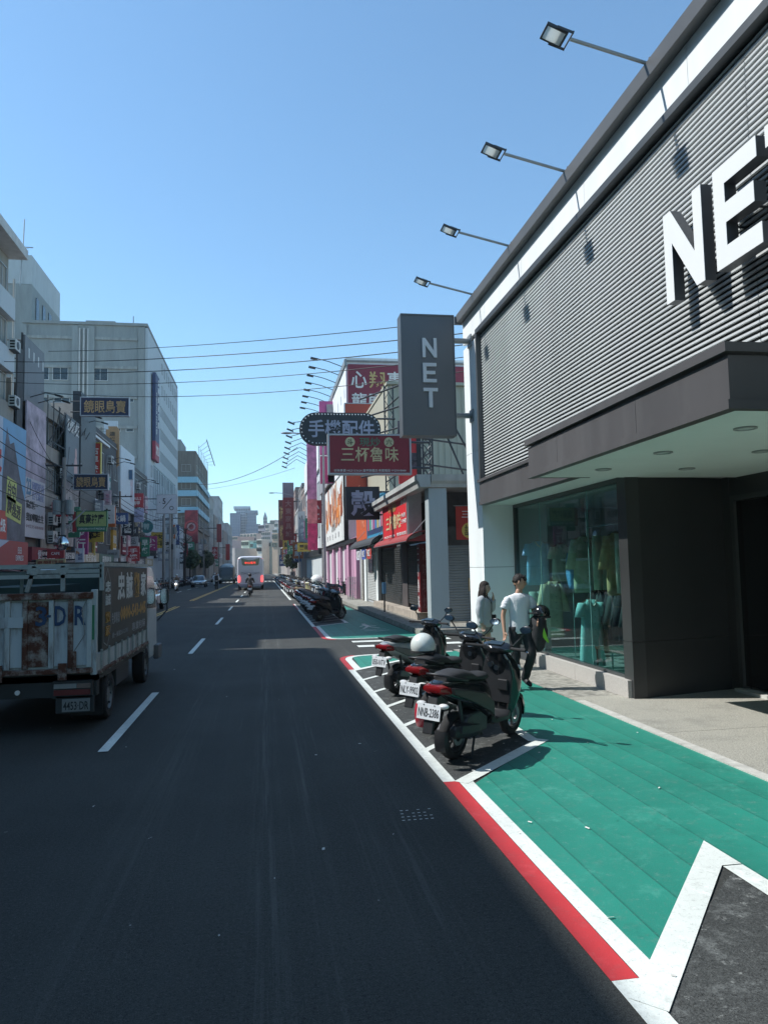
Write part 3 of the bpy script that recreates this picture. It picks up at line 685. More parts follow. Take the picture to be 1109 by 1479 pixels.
G().box(5.3,7.7,23.03,23.1,2.6,3.2).build('lintel',M('dim_wall',(.1,.1,.1)),sh)
G().obox((6.55,22.955,1.35),(.3,.4,.006),(1,0,0),(0,0,1)).build('paper_notice',M('kraft_notice',(.45,.33,.18),.8),sh)
shutter(sh,(5.5,28.2),(0,-1),3.0,.55,2.75,shut_b,.085)
shutter(sh,(5.5,34.6),(0,-1),5.1,.42,2.8,shut_b,.085)
G().box(5.46,5.6,28.3,29.4,.165,4.2).build('pier',M('pier_dark',(.07,.06,.06),.6,var=.3),sh)
G().box(5.42,5.6,34.65,35.3,.165,4.2).build('pier',black_metal,sh)
G().box(5.05,5.5,24.6,34.7,.165,.40).build('step',M('shop_step',(.38,.33,.27),.8,var=.25,scale=4,dirt=.4,dirtcol=(.2,.17,.14)),sh)
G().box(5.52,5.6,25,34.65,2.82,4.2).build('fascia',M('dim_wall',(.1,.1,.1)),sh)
# red vertical strip sign with framed characters
t=thing('vertical_sign','dark red vertical strip sign with framed characters beside the grey column','sign',(5.3,24.3,.4))
rv_=M('sign_dark_red',(.20,.022,.025),.5,var=.2); gd=M('gold_letter',(.55,.40,.16),.4,var=.1); wl=M('white_letter',(.72,.72,.70),.5,var=.04)
board(t,(5.12,24.25,.45),(1,0,0),(0,0,1),.36,2.25,.08,rv_,rv_,.02,[('滷味現炒',.5,.5,.6,.94,M('faded_letter',(.32,.12,.12),.6),.0,True)])
board(t,(5.10,24.62,.45),(0,-1,0),(0,0,1),.36,2.25,.02,rv_,None,.02,[('三杯魯味',.5,.5,.6,.94,wl,.0,True)],'side_panel')
# red banner with gold roundel
t=thing('red_banner','red cloth banner with gold roundel hanging in the dark opening beside the store pillar','banner',(5.98,21.90,3.28))
a=(5.72,21.90,3.24); G().obox((6.13,21.9,3.25),(.72,1.02,.012),(1,0,0),(0,0,1)).build('cloth',M('banner_red',(.42,.04,.03),.75,var=.15),t)
G().cyl((6.18,21.893,3.02),(6.18,21.885,3.02),.24,20).build('roundel',M('banner_gold',(.62,.45,.10),.7),t)
g=G(); text_into(g,'誠',(6.18,21.883,3.02),(1,0,0),(0,0,1),.30,.32); g.build('lettering',plastic_black,t)
g=G(); text_into(g,'三杯',(6.2,21.893,3.52),(1,0,0),(0,0,1),.5,.24); g.build('lettering',wl,t)
G().cyl((5.7,21.9,3.78),(6.6,21.9,3.78),.012,6).build('pole',grey_metal,t)
# lattice of steel on the shop roof
t=thing('roof_truss','dark steel lattice frame standing on the shop roof behind the hanging signs','steel frame',(5,24,4.6))
g=G()
def lat(x0,y0,z0,z1,w=.3,n=6):
    for dx in (0,w): g.box(x0+dx-.025,x0+dx+.025,y0-.025,y0+.025,z0,z1)
    for i in range(n):
        a=z0+(z1-z0)*i/n;b=z0+(z1-z0)*(i+1)/n; g.cyl((x0,y0,a),(x0+w,y0,b),.014,5); g.cyl((x0+w,y0,a),(x0,y0,b),.014,5)
lat(4.86,22.2,4.59,6.9); lat(5.6,26,4.59,9.2,.35,8); lat(4.9,29.5,4.59,9.4,.35,8); g.build('upright',steel_dark,t)
g=G()
for z in (5.1,5.9,6.8): g.cyl((4.86,22.2,z),(7.2,22.2,z-.3),.03,6)
for x in (5.3,5.9,6.5): g.cyl((x,22.2,6.9-(x-5.2)*.9),(x+.9,22.2,4.6),.03,6)
for z in (5.6,6.4,7.2,8.0,8.8): g.cyl((3.9,29.5,z),(5.6,26,z),.035,6)
for z in (5.4,7.0,8.4): g.cyl((4.9,29.5,z),(6.0,26,z+.7),.03,6)
g.build('brace',steel_dark,t)
t=thing('roof_billboard','narrow red and black photo board on the shop roof right of the hanging food sign','billboard',(4.4,24.4,4.8))
rb=M('poster_red',(.50,.03,.03),.5,var=.15); pb=M('poster_dark_photo',(.06,.05,.06),.5,var=.9,scale=5)
o=Vector((4.97,24.40,5.07)); 
for i,(z0,z1,mm) in enumerate(((4.75,5.25,rb),(5.26,5.80,pb),(5.81,6.35,rb),(6.36,6.9,pb))): G().box(4.50,5.12,24.4,24.46,z0,z1).build('panel',mm,t)
G().box(5.12,5.26,24.38,24.5,4.6,7.0).build('frame',black_metal,t)
G().box(4.5,5.12,24.36,24.39,5.50,5.54).build('frame',black_metal,t)
# hanging signs over the pavement
def hang(t,x1,y,z,h,wallx):
    for zz in (z+h*.15,z+h*.85): G().cyl((x1,y+.08,zz),(wallx,y+.08,zz),.035,8).build('bracket_arm',steel_dark,t)
mar=M('sign_maroon',(.25,.020,.032),.45,var=.15); silver=M('sign_frame_silver',(.42,.42,.43),.4,.4,var=.08)
t=thing('food_sign','maroon hanging food sign with gold brush characters in a silver frame','sign',(3,21,4.6))
board(t,(1.86,20.9,4.66),(1,0,0),(0,0,1),2.32,1.08,.22,mar,silver,.05,[('三杯魯味',.5,.50,.72,.40,M('brush_gold',(.62,.50,.28),.4,var=.15),.008),
 ('現炒',.5,.83,.26,.24,M('brush_green',(.10,.20,.12),.5),.01),('本味專賣:0423133624 逢甲旗艦店:老闆電話 0925008888',.5,.065,.9,.07,wl)])
for cx,ch in ((2.45,'斗'),(3.58,'六')):
    G().cyl((cx,20.898,5.555),(cx,20.885,5.555),.14,20).build('roundel',M('roundel_cream',(.62,.55,.32),.5),t)
    g=G(); text_into(g,ch,(cx,20.882,5.555),(1,0,0),(0,0,1),.17,.17); g.build('lettering',plastic_black,t)
hang(t,4.18,20.95,4.66,1.08,4.8)
t=thing('phone_parts_sign','black pill-shaped sign edged with white bulbs and grey brush characters','sign',(2.8,27,6.4))
def pill(w,h,n=14):
    r=h/2; return [(w/2-r+r*math.cos(R(-90+180*i/n)),r*math.sin(R(-90+180*i/n))) for i in range(n+1)]+[(-w/2+r+r*math.cos(R(90+180*i/n)),r*math.sin(R(90+180*i/n))) for i in range(n+1)]
c=(2.82,27.0,7.1); g=G(); g.prism(pill(3.02,1.22),c,(1,0,0),(0,0,1),(0,.22,0)); g.build('panel',M('sign_black',(.022,.024,.03),.4,var=.2),t)
g=G(); text_into(g,'手機配件',(2.86,26.998,7.1),(1,0,0),(0,0,1),2.45,.66,.018,.03); g.build('lettering',M('letter_lilac_grey',(.38,.38,.47),.4),t)
pp=pill(2.88,1.08,12); per=[]
for i in range(len(pp)):
    a=Vector(pp[i]);b=Vector(pp[(i+1)%len(pp)]); n=max(1,round((b-a).length/.115)); per+= [a+(b-a)*k/n for k in range(n)]
bm=G().ell((0,0,0),(.026,.02,.026),8,6).mesh('bulb',M('bulb_white',(.78,.80,.8),.3))
for p in per:
    o=link('bulb',bm,t); o.matrix_parent_inverse=WL[t.name].inverted(); o.location=(c[0]+p.x,26.99,c[2]+p.y)
hang(t,4.2,27.05,6.5,1.2,4.9)
t=thing('shell_sign','square black sign with one large lilac-grey character, lowest of the hanging signs','sign',(4,30,3.9))
board(t,(3.30,30,3.92),(1,0,0),(0,0,1),1.40,1.36,.2,M('sign_black',(.022,.024,.03)),None,.03,[('殼',.52,.5,.74,.78,M('letter_lilac_grey',(.38,.38,.47)),.04)])
hang(t,4.7,30.05,3.92,1.36,5.5)
# street-facing red billboard in a box above the awning
t=thing('wall_billboard','red box billboard with gold characters facing the road above the red awning','billboard',(4.6,26,3))
board(t,(4.60,28.55,2.95),(0,-1,0),(0,0,1),4.95,1.48,.42,M('sign_bright_red',(.60,.025,.03),.45,var=.1),M('box_grey',(.34,.37,.38),.5),.04,
 [('三杯魯味',.46,.42,.62,.36,M('brush_gold',(.62,.5,.28)),.02),('斗六現炒',.42,.76,.34,.2,gd),('外帶',.86,.8,.18,.12,wl),('內用',.86,.5,.14,.1,wl),('三杯雞',.86,.36,.2,.1,wl),('04-23137624   營業時間',.5,.09,.9,.08,wl)])
G().box(4.61,5.05,23.50,23.545,2.93,4.45).build('end_panel',M('box_grey',(.34,.37,.38),.5,var=.08,dirt=.2),t)
# awnings
def awning(name,label,p0,p1,out,drop,mat,z,posts=True,ribs=6):
    t=thing(name,label,'awning',(p0[0],p0[1],z)); g=G(); n=8
    for i in range(ribs):
        ya=p0[1]+(p1[1]-p0[1])*i/ribs; yb=p0[1]+(p1[1]-p0[1])*(i+1)/ribs-.004
        pr=[(-out*math.sin(R(90*k/n)), -drop*(1-math.cos(R(90*k/n)))) for k in range(n+1)]
        poly=pr+[(a*.97,b-.03) for a,b in reversed(pr)]
        q=G(); q.prism(poly,(p0[0],ya,z),(1,0,0),(0,0,1),(0,yb-ya,0)); q.build('canvas_panel',mat,t)
    g.cyl((p0[0]-out,p0[1],z-drop),(p0[0]-out,p1[1],z-drop),.02,6); g.build('front_bar',steel_dark,t)
    for y in (p0[1]+.02,p1[1]-.02): G().cyl((p0[0]-out,y,z-drop),(p0[0]+.1,y,z+.75),.016,6).build('strut',grey_metal,t)
    q=G(); 
    for y in (p0[1],p1[1]): q.add([(p0[0],y,z),(p0[0]-out,y,z-drop),(p0[0],y,z-drop)],[(0,1,2)])
    q.build('end_flap',mat,t)
    return t
awning('red_awning','rounded dull red canvas awning over the black shutters','' or (5.3,22.6),(5.3,29.6),.95,.38,M('awning_red',(.26,.035,.035),.75,var=.15,dirt=.3,dirtcol=(.15,.05,.05)),3.12)
awning('black_awning','rounded black canvas awning over the white-shuttered kiosk beyond the red awning',(5.5,31.4),(5.5,39.5),1.0,.5,M('awning_black',(.03,.032,.034),.7,var=.2),3.45)
# phone accessory shop beyond
ps=thing('phone_shop','narrow phone accessory shop with white shutter frame under the black awning','building',(5.5,38,.16))
G().box(5.5,12,35.35,43,.165,5.6).build('wall',M('shop_wall_white',(.42,.44,.45),.7,var=.12,dirt=.3,streak=True),ps)
for y0,y1 in ((35.4,36.0),(39.6,40.3)): G().box(5.38,5.49,y0,y1,.165,2.9).build('door_jamb',white_paint,ps)
shutter(ps,(5.47,39.55),(0,-1),3.5,.3,2.8,M('pale_shutter',(.42,.43,.42),.5,var=.08),.085)
G().box(5.42,5.455,37.4,38.8,1.7,2.6).build('window',glass_dark,ps)
G().box(5.38,5.49,41.0,41.5,.165,2.9).build('door_jamb',M('stone_strip',(.3,.28,.25),.8,var=.5,scale=12),ps)
t=thing('accessory_banner','blue framed board of coloured phone cases above the black awning','billboard',(5.3,36,3.4))
bl=M('sign_cyan',(.05,.28,.45),.4,var=.1)
board(t,(5.2,37.4,3.45),(0,-1,0),(0,0,1),5.6,1.75,.12,bl,bl,.05)
G().obox((5.196,34.6,4.32),(5.3,1.5,.01),(0,-1,0),(0,0,1)).build('print',M('print_dark_blue',(.03,.05,.12),.4,var=.6,scale=3),t)
cc=[(.6,.1,.15),(.1,.45,.3),(.55,.55,.6),(.5,.12,.3),(.1,.3,.6),(.6,.5,.2),(.5,.5,.55),(.55,.15,.2)]
for i in range(8): G().obox((5.185,36.9-i*.62,4.15),(.42,.7,.01),(0,-1,0),(0,0,1)).build('phone_case_print',M('case_%d'%i,cc[i],.4),t)
g=G(); text_into(g,'配件',(5.185,34.9,4.85),(0,-1,0),(0,0,1),3.2,.5,.02); g.build('lettering',wl,t)
t=thing('orange_banner','plain orange sign panel beside the phone case board','billboard',(5.3,40,3.4))
board(t,(5.35,43.2,3.5),(0,-1,0),(0,0,1),4.6,1.7,.1,M('sign_orange',(.55,.10,.03),.5,var=.08),None,.04,[('小米',.6,.55,.35,.4,M('sign_orange_light',(.7,.28,.16),.5))])
for i,(y,cl,nm) in enumerate(((32.2,(.5,.08,.1),'red'),(34.0,(.06,.1,.35),'blue'),(36.0,(.55,.55,.62),'pale'))):
    t=thing('hanging_banner','small %s rounded banner hung below the black awning'%nm,'banner',(4.6,y,2.5))
    g=G(); g.prism([(a*1.0,b) for a,b in pill(1.5,.55,6)],(4.6,y+.6,2.62),(0,-1,0),(0,0,1),(.02,0,0)); g.build('cloth',M('banner_'+nm,cl,.7,var=.5,scale=4),t)
    g=G(); text_into(g,'包膜',(4.59,y+.6,2.62),(0,-1,0),(0,0,1),.9,.3,.02); g.build('lettering',wl,t)
# corrugated building behind
cb=thing('corrugated_building','tall beige corrugated metal building rising behind the shop roofs','building',(8,40,0))
cm=M('beige_corrugated',(.42,.40,.31),.6,.1,var=.08,scale=.5,dirt=.3,dirtcol=(.3,.26,.18),streak=True)
G().box(6.15,20,36.1,47.9,5.62,11.1).build('wall',cm,cb)
me=G().box(-.09,.09,-.03,0,5.63,11.05).mesh('rib',cm)
for i in range(44):
    o=link('rib',me,cb); o.matrix_parent_inverse=WL[cb.name].inverted(); o.location=(6.25+i*.32,36.098,0)
G().box(6.1,20.1,35.9,48.0,11.102,11.25).build('roof',cm,cb)
# white building with maroon billboard
wb=block('white_building','white building with a maroon billboard on its camera-facing wall and lamps along its roof',5.5,16,48.6,67,15.8,M('wall_bright_white',(.74,.75,.74),.6,var=.04,dirt=.15,streak=True),-1,win=None,parapet=.3)
G().box(5.40,5.55,48.5,67.1,15.55,15.98).build('roof_trim',grey_metal,wb)
G().box(5.0,5.49,58,66.9,8.6,15.0).build('side_bay',M('bay_grey',(.30,.30,.32),.6,var=.15),wb)
t=thing('maroon_billboard','large maroon rooftop-height billboard with white and gold characters on the white building','billboard',(8,48.4,9))
board(t,(5.62,48.4,11.3),(1,0,0),(0,0,1),9.0,4.3,.15,M('billboard_maroon',(.22,.025,.05),.5,var=.06),None,.05)
for i,(ch,mt) in enumerate((('心',wl),('翔',gd),('事',wl),('成',wl))):
    g=G(); text_into(g,ch,(6.35+i*1.22,48.39,14.55),(1,0,0),(0,0,1),1.05,1.15,.015,.03); g.build('lettering',mt,t)
g=G(); text_into(g,'龍展門',(7.4,48.39,13.1),(1,0,0),(0,0,1),3.1,1.1,.015,.03); g.build('lettering',wl,t)
t=thing('carrier_sign','vertical red orange sign box with a gold disc in front of the maroon billboard','sign',(5,44,6))
board(t,(4.90,44,6.15),(1,0,0),(0,0,1),1.65,5.75,.3,M('sign_vermilion',(.45,.06,.03),.45,var=.08),silver,.05,[('myfone',.5,.1,.8,.07,M('sign_orange_light',(.7,.28,.16)))])
G().cyl((5.75,43.99,9.4),(5.75,43.97,9.4),.55,24).build('disc',M('disc_gold',(.65,.42,.12),.4),t)
# lamps along the white roof
for i in range(8):
    y=50.2+i*2.25
    t=thing('roof_lamp','thin-armed floodlight on the white building roof, number'.replace(', number','')+[' nearest',' second from the near end',' third from the near end',' fourth from the near end',' fifth from the near end',' sixth from the near end',' seventh from the near end',' farthest'][i],'floodlight',(5.45,y,15.9),'floodlights along the white roof')
    G().tube([(5.45,y,15.9),(4.5,y,16.25),(3.65,y,16.45)],.03,5).build('arm',steel_dark,t)
    G().obox((3.5,y,16.42),(.5,.3,.1),(1,0,-.2)).build('lamp_head',steel_dark,t)
# pink building under the white poster
pk=thing('pink_building','pink-painted ground floor shops with open bays behind the parked scooters','building',(6,55,.16))
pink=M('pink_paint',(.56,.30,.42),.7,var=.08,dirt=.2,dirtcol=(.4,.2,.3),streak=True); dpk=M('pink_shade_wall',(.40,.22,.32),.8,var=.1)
G().box(5.6,7,43.1,48.5,.165,3.9).build('wall',pink,pk)
G().box(7.4,12,48.6,72,.165,8.4).build('wall',dpk,pk) if 0 else None
for y0,y1 in ((43.2,44.3),(47.2,48.2),(52.4,53.2),(57.6,58.4),(63,63.8)): G().box(5.3,5.595,y0,y1,.165,3.5).build('pier',pink,pk)
G().box(5.25,5.55,43.2,66,3.5,3.75).build('lintel',black_metal,pk)
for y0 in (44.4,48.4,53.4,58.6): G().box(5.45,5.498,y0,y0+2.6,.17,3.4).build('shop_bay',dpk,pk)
t=thing('orange_artwork_poster','white street-facing poster with orange brush artwork above the pink shops','billboard',(5.3,55,3.8))
board(t,(5.22,64.8,3.85),(0,-1,0),(0,0,1),16.2,4.5,.15,M('poster_white',(.74,.75,.72),.5,var=.03),black_metal,.06)
om=M('poster_orange_wash',(.68,.22,.05),.5,var=.5,scale=1.2); 
for k in range(60):
    y=63-random.random()*13.5; z=4.9+random.random()*1.5; hh=random.uniform(.4,2.2)
    G().obox((5.205-.0004*k,y,z+hh/2),(random.uniform(.15,.9),hh,.004),(0,-1,random.uniform(-.35,.35)),(0,.1,1)).build('brush_stroke',[om,M('poster_peach',(.75,.45,.28),.5),M('poster_rust',(.4,.1,.04),.5)][k%3],t)
for k in range(4): G().obox((5.185,57.2-k*.9,5.05),(.9,.14,.004),(0,-1,.7),(0,.7,1)).build('brush_stroke',plastic_black,t)
for k,ch in enumerate('寶雅生活館'): 
    g=G(); text_into(g,ch,(5.205,61.5-k*2.3,4.4),(0,-1,0),(0,0,1),.55,.4); g.build('lettering',M('letter_grey',(.35,.35,.36),.5),t)
t=thing('pink_logo_sign','square magenta sign panel with pale ring mark above the orange artwork poster','sign',(4.9,57,8.6))
board(t,(4.5,58,8.75),(1,0,0),(0,0,1),1.9,2.0,.3,M('sign_magenta',(.42,.03,.14),.45,var=.08),M('sign_magenta_dark',(.28,.03,.12),.5),.08)
g=G(); g.lathe([(.38,0),(.38,-.02),(.28,-.02),(.28,0)],(5.45,57.99,9.75),(0,1,0),20); g.cyl((5.45,57.98,9.75),(5.45,57.96,9.75),.15,12); g.build('ring_mark',M('pink_pale',(.65,.3,.42),.5),t)
t=thing('pink_tall_sign','tall pink sign box with pale stripes above the square magenta sign','sign',(4.9,57,11))
board(t,(4.42,58.2,11.0),(1,0,0),(0,0,1),2.0,4.3,.35,M('sign_pink',(.50,.10,.28),.45,var=.15),None,.08,[('美妝',.5,.5,.5,.7,M('pink_pale',(.65,.3,.42)),.02,True)])
t=thing('pink_vertical_banner','long pink vertical banner with orange lower half hanging off the facade','banner',(3.9,64,3.6))
g=G(); a=Vector((3.71,64.00,12.29)); b=Vector((4.55,64.00,12.29)); 
w=(b-a).length
for i,(z0,z1,cl) in enumerate(((8.0,13.0,(.62,.25,.42)),(5.9,7.99,(.60,.20,.22)),(3.6,5.89,(.55,.05,.16)))): G().box(a.x,b.x,64,64.12,z0,z1).build('cloth_panel',M('banner_pinkish_%d'%i,cl,.7,var=.45,scale=1.5),t)
for z in (3.7,12.9): G().cyl((a.x,64.06,z),(5.5,64.06,z),.04,6).build('bracket_arm',steel_dark,t)
# pale building farther on, with roof lamps
pb2=block('pale_grey_building','pale building with a sunlit white slanting parapet beyond the pink banner',5.5,18,72,98,15.2,M('wall_pale_grey',(.55,.58,.58),.6,var=.08,dirt=.2,streak=True),-1,win=(5,3,2.2,2.2,5.2,3.3),roofstuff=1)
bx('fascia',M('wall_bright_white',(.74,.75,.74)),pb2,5.3,5.46,72.1,97.9,11.8,15.4); bx('fascia',black_metal,pb2,5.2,5.46,72.1,97.9,3.4,4.0)
gb=block('dark_arcade_building','darker building with brick piers between the pink banner and the pale building',5.55,14,67.15,71.9,12.8,M('wall_brown_dark',(.16,.14,.14),.8,var=.2),-1,win=(2,3,1.3,1.8,4.4,2.8),gmat=curtain)
for i in range(9):
    y=72+i*3.2
    t=thing('roof_lamp','thin-armed floodlight on the pale building parapet, '+['nearest','second','third','fourth','fifth','sixth','seventh','eighth','farthest'][i]+' along the row','floodlight',(5.4,y,15.8),'floodlights along the pale parapet')
    G().tube([(5.4,y,15.9),(4.3,y,16.5),(2.9,y,16.3-.1*i)],.04,5).build('arm',steel_dark,t)
    G().obox((2.7,y,16.25-.1*i),(.7,.35,.12),(1,0,-.4)).build('lamp_head',steel_dark,t)
# street lamps on the right
def street_lamp(x,y,h,reach,label):
    t=thing('street_lamp',label,'street lamp',(x,y,.16))
    G().cyl((x,y,.16),(x,y,h),.11,12,.07).build('pole',M('lamp_pole_galvanised',(.30,.31,.33),.5,.4,var=.1),t)
    G().tube([(x,y,h-.05),(x-reach*.3,y,h+.45),(x-reach*.7,y,h+.75),(x-reach,y,h+.8)],.045,6).build('arm',M('lamp_pole_galvanised',(.3,.31,.33)),t)
    G().ell((x-reach-.35,y,h+.78),(.42,.14,.08),12,6).build('lamp_head',grey_metal,t,smooth=True)
    G().box(x-.2,x+.2,y-.2,y+.2,.162,.2).build('base_plate',steel_dark,t)
street_lamp(4.02,50,10.4,2.1,'tall street lamp pole rising between the parked scooters and the pink shops')
street_lamp(4.6,100,11.5,3.2,'farther street lamp with long curved arm beyond the white building')
# meter post and leaning trolley on the pavement
t=thing('bollard_post','slim dark post with a blue sleeve on the pavement edge by the kiosk','post',(4.75,29.6,.16))
G().cyl((4.75,29.6,.165),(4.75,29.6,1.15),.035,8).build('post',steel_dark,t); G().box(4.68,4.82,29.55,29.65,.9,1.35).build('sleeve',M('sleeve_blue',(.12,.3,.5),.4),t)
t=thing('folded_rack','stack of folded wire racks leaning by the pink wall','rack',(5.0,42.4,.16))
for i in range(5):
    x=4.75+i*.1; G().tube([(x,42.2,.17),(x+.03,42.2,1.45),(x+.03,42.9,1.45),(x,42.9,.17)],.02,5).build('frame',grey_metal,t)
    for k in range(3): G().cyl((x+.02,42.2,.4+k*.35),(x+.02,42.9,.4+k*.35),.014,5).build('wire',grey_metal,t)
# far right street wall
rowR=[(98.5,112,13,(.26,.20,.18)),(112.5,124,14.5,(.20,.19,.19)),(124.5,140,12,(.30,.30,.29)),(140.5,158,17,(.24,.17,.15)),(158.5,180,14,(.33,.32,.30)),(181,205,19,(.22,.20,.20)),(206,240,16,(.36,.33,.30)),(241,290,20,(.30,.28,.27))]
nm=['brown','charcoal','grey','reddish','stone coloured','dark brown','beige','dusky']
for i,(a,b,h,c) in enumerate(rowR):
    block('street_building','%s building of the far right street wall with shop signs'%nm[i],5.6+.1*i,20,a,b,h,M('rwall_%s'%nm[i].replace(' ','_'),c,.8,var=.2,dirt=.4,streak=True),-1,win=(max(3,int((b-a)/4)),int(h/3.2)-1,1.6,1.6,4.4,3.1),front_win=[(7+k*2.2,5+j*3,1.2,1.4) for k in range(3) for j in range(int(h/3.2)-1)],roofstuff=1)
t=thing('red_tower_sign','tall red vertical sign with faint characters on the far right side','sign',(4,118,6))
a=Vector((2.94,118.00,15.79)); b=Vector((4.69,118.00,6.64))
board(t,(a.x,118,b.z),(1,0,0),(0,0,1),b.x-a.x,a.z-b.z-2.4,.5,M('sign_brick_red',(.30,.05,.05),.6,var=.2),None,.05,[('大東家具城',.5,.5,.55,.9,M('faint_letter',(.42,.2,.18),.6),.02,True)])
G().box(a.x,b.x,118,118.5,a.z-2.39,a.z).build('top_panel',M('sign_mauve_grey',(.30,.22,.24),.6),t)
for z in (b.z+1,a.z-3): G().cyl((b.x,118.2,z),(5.9,118.2,z),.08,6).build('bracket_arm',steel_dark,t)
t=thing('dark_red_sign','darker red vertical sign beyond the tall red one','sign',(3,150,5))
a=Vector((2.87,150.00,16.05)); b=Vector((4.02,150.00,6.55)); board(t,(a.x,150,b.z),(1,0,0),(0,0,1),b.x-a.x,a.z-b.z,.5,M('sign_brown_red',(.16,.04,.04),.6,var=.3),None,.05,[('海鮮',.5,.5,.6,.8,gd,.02,True)])
random.seed(11)
pal=[(.40,.04,.05),(.05,.09,.22),(.5,.5,.5),(.45,.32,.05),(.05,.22,.14),(.03,.03,.04),(.45,.12,.03),(.30,.32,.36),(.35,.06,.2)]
pn=['red','navy','white','yellow','green','black','orange','grey','magenta']
words=['小吃','飲料','眼鏡','藥局','牛肉麵','冰','髮廊','銀行','鞋','書局','茶','當舖','火鍋','牙醫','手機','早餐']
wen=['snack bar','drinks stand','optician','pharmacy','noodle shop','ice shop','hair salon','bank','shoe shop','bookshop','tea shop','pawnshop','hotpot place','dentist','phone shop','breakfast bar']
def small_signs(side,xw,ys,tagw):
    for i,y in enumerate(ys):
        k=(i*4)%9; w=random.uniform(.9,1.7); h=random.uniform(.8,3.2); z=random.uniform(2.9,6.5)
        x0=xw-w if side<0 else xw
        wd=words[(i+(0 if side<0 else 5))%16]
        t=thing('shop_sign','%s %s sign of a %s, %s'%(pn[k],'upright' if h>w*1.1 else 'wide',wen[words.index(wd)],tagw+[' near end',' nearer half',' farther half',' far end'][min(3,i*4//len(ys))]),'sign',(xw,y,z))
        vert=h>w*1.1
        board(t,(x0,y,z),(1,0,0),(0,0,1),w,h,.25,M('small_sign_'+pn[k],pal[k],.5,var=.12),None,.03,[(wd,.5,.5,.7,.8 if vert else .6,wl if k not in(2,3) else plastic_black,.02,vert)])
        G().cyl((xw-.1 if side<0 else xw-.15,y+.12,z+h*.8),(xw+.7 if side<0 else xw+.1,y+.12,z+h*.8),.03,5).build('bracket_arm',steel_dark,t)
small_signs(-1,5.3,[69,74,80,86,92,97,103,109,115,123,131,139,147,156,165,175,186,198],'far right')

# ================= left side of the street
XF=-14.0
cream=M('wall_cream_grey',(.27,.265,.24),.85,var=.15,dirt=.5,dirtcol=(.14,.14,.13),streak=True,dscale=.8)
lgrey=M('wall_light_grey_concrete',(.29,.315,.31),.85,var=.12,dirt=.5,dirtcol=(.22,.23,.22),streak=True,dscale=.35)
lwhite=M('wall_white_tile',(.45,.50,.53),.7,var=.06,dirt=.25,dirtcol=(.34,.37,.38),streak=True,dscale=.4)
gry2=M('wall_mid_grey',(.17,.175,.165),.85,var=.2,dirt=.5,dirtcol=(.10,.10,.10),streak=True)
dk=M('wall_dark',(.06,.065,.07),.75,var=.3,dirt=.4)
# unseen neighbours nearest the camera (they shade the road and show in the shop glass)
block('left_building','five-storey cream building on the left beside the camera, south of the alley','' or -30,XF,-45,22.2,19.15,cream,1,win=(16,5,2.0,1.6,4.6,3.1),slabs=5,z0=.14)
block('left_building','slightly lower grey building closing the alley across the road','' or -30,XF,22.5,25.8,17.0,gry2,1,win=(1,4,1.6,1.5,4.6,3.1),z0=.14)
block('left_building','tall grey building on the left just past the alley','' or -30,XF,26.0,39.3,23.6,gry2,1,win=(4,6,1.8,1.6,4.6,3.1),z0=.14)
# first visible one: cream block with eave, bands and window air conditioners
L1=thing('cream_apartment','cream grey apartment block at the left edge with jutting eave and window air conditioners','building',(-18,42,.14))
G().box(-30,XF-.4,39.5,44.3,.14,20.2).build('wall',cream,L1)
G().box(-30,XF+.6,39.4,44.5,20.2,20.75).build('eave',M('eave_white',(.5,.51,.5),.7,dirt=.4),L1)
for i,z in enumerate((3.9,7.1,10.3,13.4,16.5)):
    G().box(XF-.38,XF,39.5,44.35,z,z+1.25).build('balcony_band',lwhite if i>2 else cream,L1)
me=win_mesh(1.9,1.5,alu,glass_dark,3)
for z in (5.3,8.5,11.75,14.85,17.9):
    for y in (40.6,42.9):
        o=link('window',me,L1); o.matrix_parent_inverse=WL[L1.name].inverted(); o.location=(XF-.36,y,z); o.rotation_euler=(0,0,R(90))
G().cyl((XF-.1,44.42,.5),(XF-.1,44.42,19),.07,8).build('drain_pipe',M('pipe_white',(.5,.5,.48),.6),L1)
def acunit(x,y,z,label,w=.85,h=.6,parent=None):
    t=thing('air_conditioner',label,'air conditioner',(x,y,z))
    G().box(x-.35,x,y-w/2,y+w/2,z,z+h).build('casing',M('ac_white',(.48,.49,.48),.6,dirt=.3),t)
    g=G(); 
    for i in range(3): g.box(x-.30,x-.04,y-w/2-.006,y-w/2-.001,z+.08+i*.16,z+.18+i*.16)
    g.build('vent',plastic_black,t)
    G().lathe([(.22,0),(.22,.02),(.05,.03),(.0,.03)],(x+.001,y,z+h/2),(1,0,0),16).build('fan_grille',steel_dark,t)
    G().box(x-.35,x,y-w/2,y+w/2,z-.05,z-.004).build('bracket',steel_dark,t)
acunit(XF+.35,43.8,14.6,'white window air conditioner under the upper windows of the cream block')
acunit(XF+.35,43.9,11.4,'white window air conditioner one storey lower on the cream block')
# antenna mast
t=thing('antenna','thin white antenna mast on the roof corner at the left edge','antenna',(XF+.3,44.4,19))
G().tube([(XF+.2,44.4,18.6),(XF+.35,44.4,20.9),(XF+.4,44.4,22.6)],.035,5).build('mast',alu,t)
G().box(XF+.1,XF+.9,44.38,44.42,20.9,20.95).build('crossbar',alu,t)
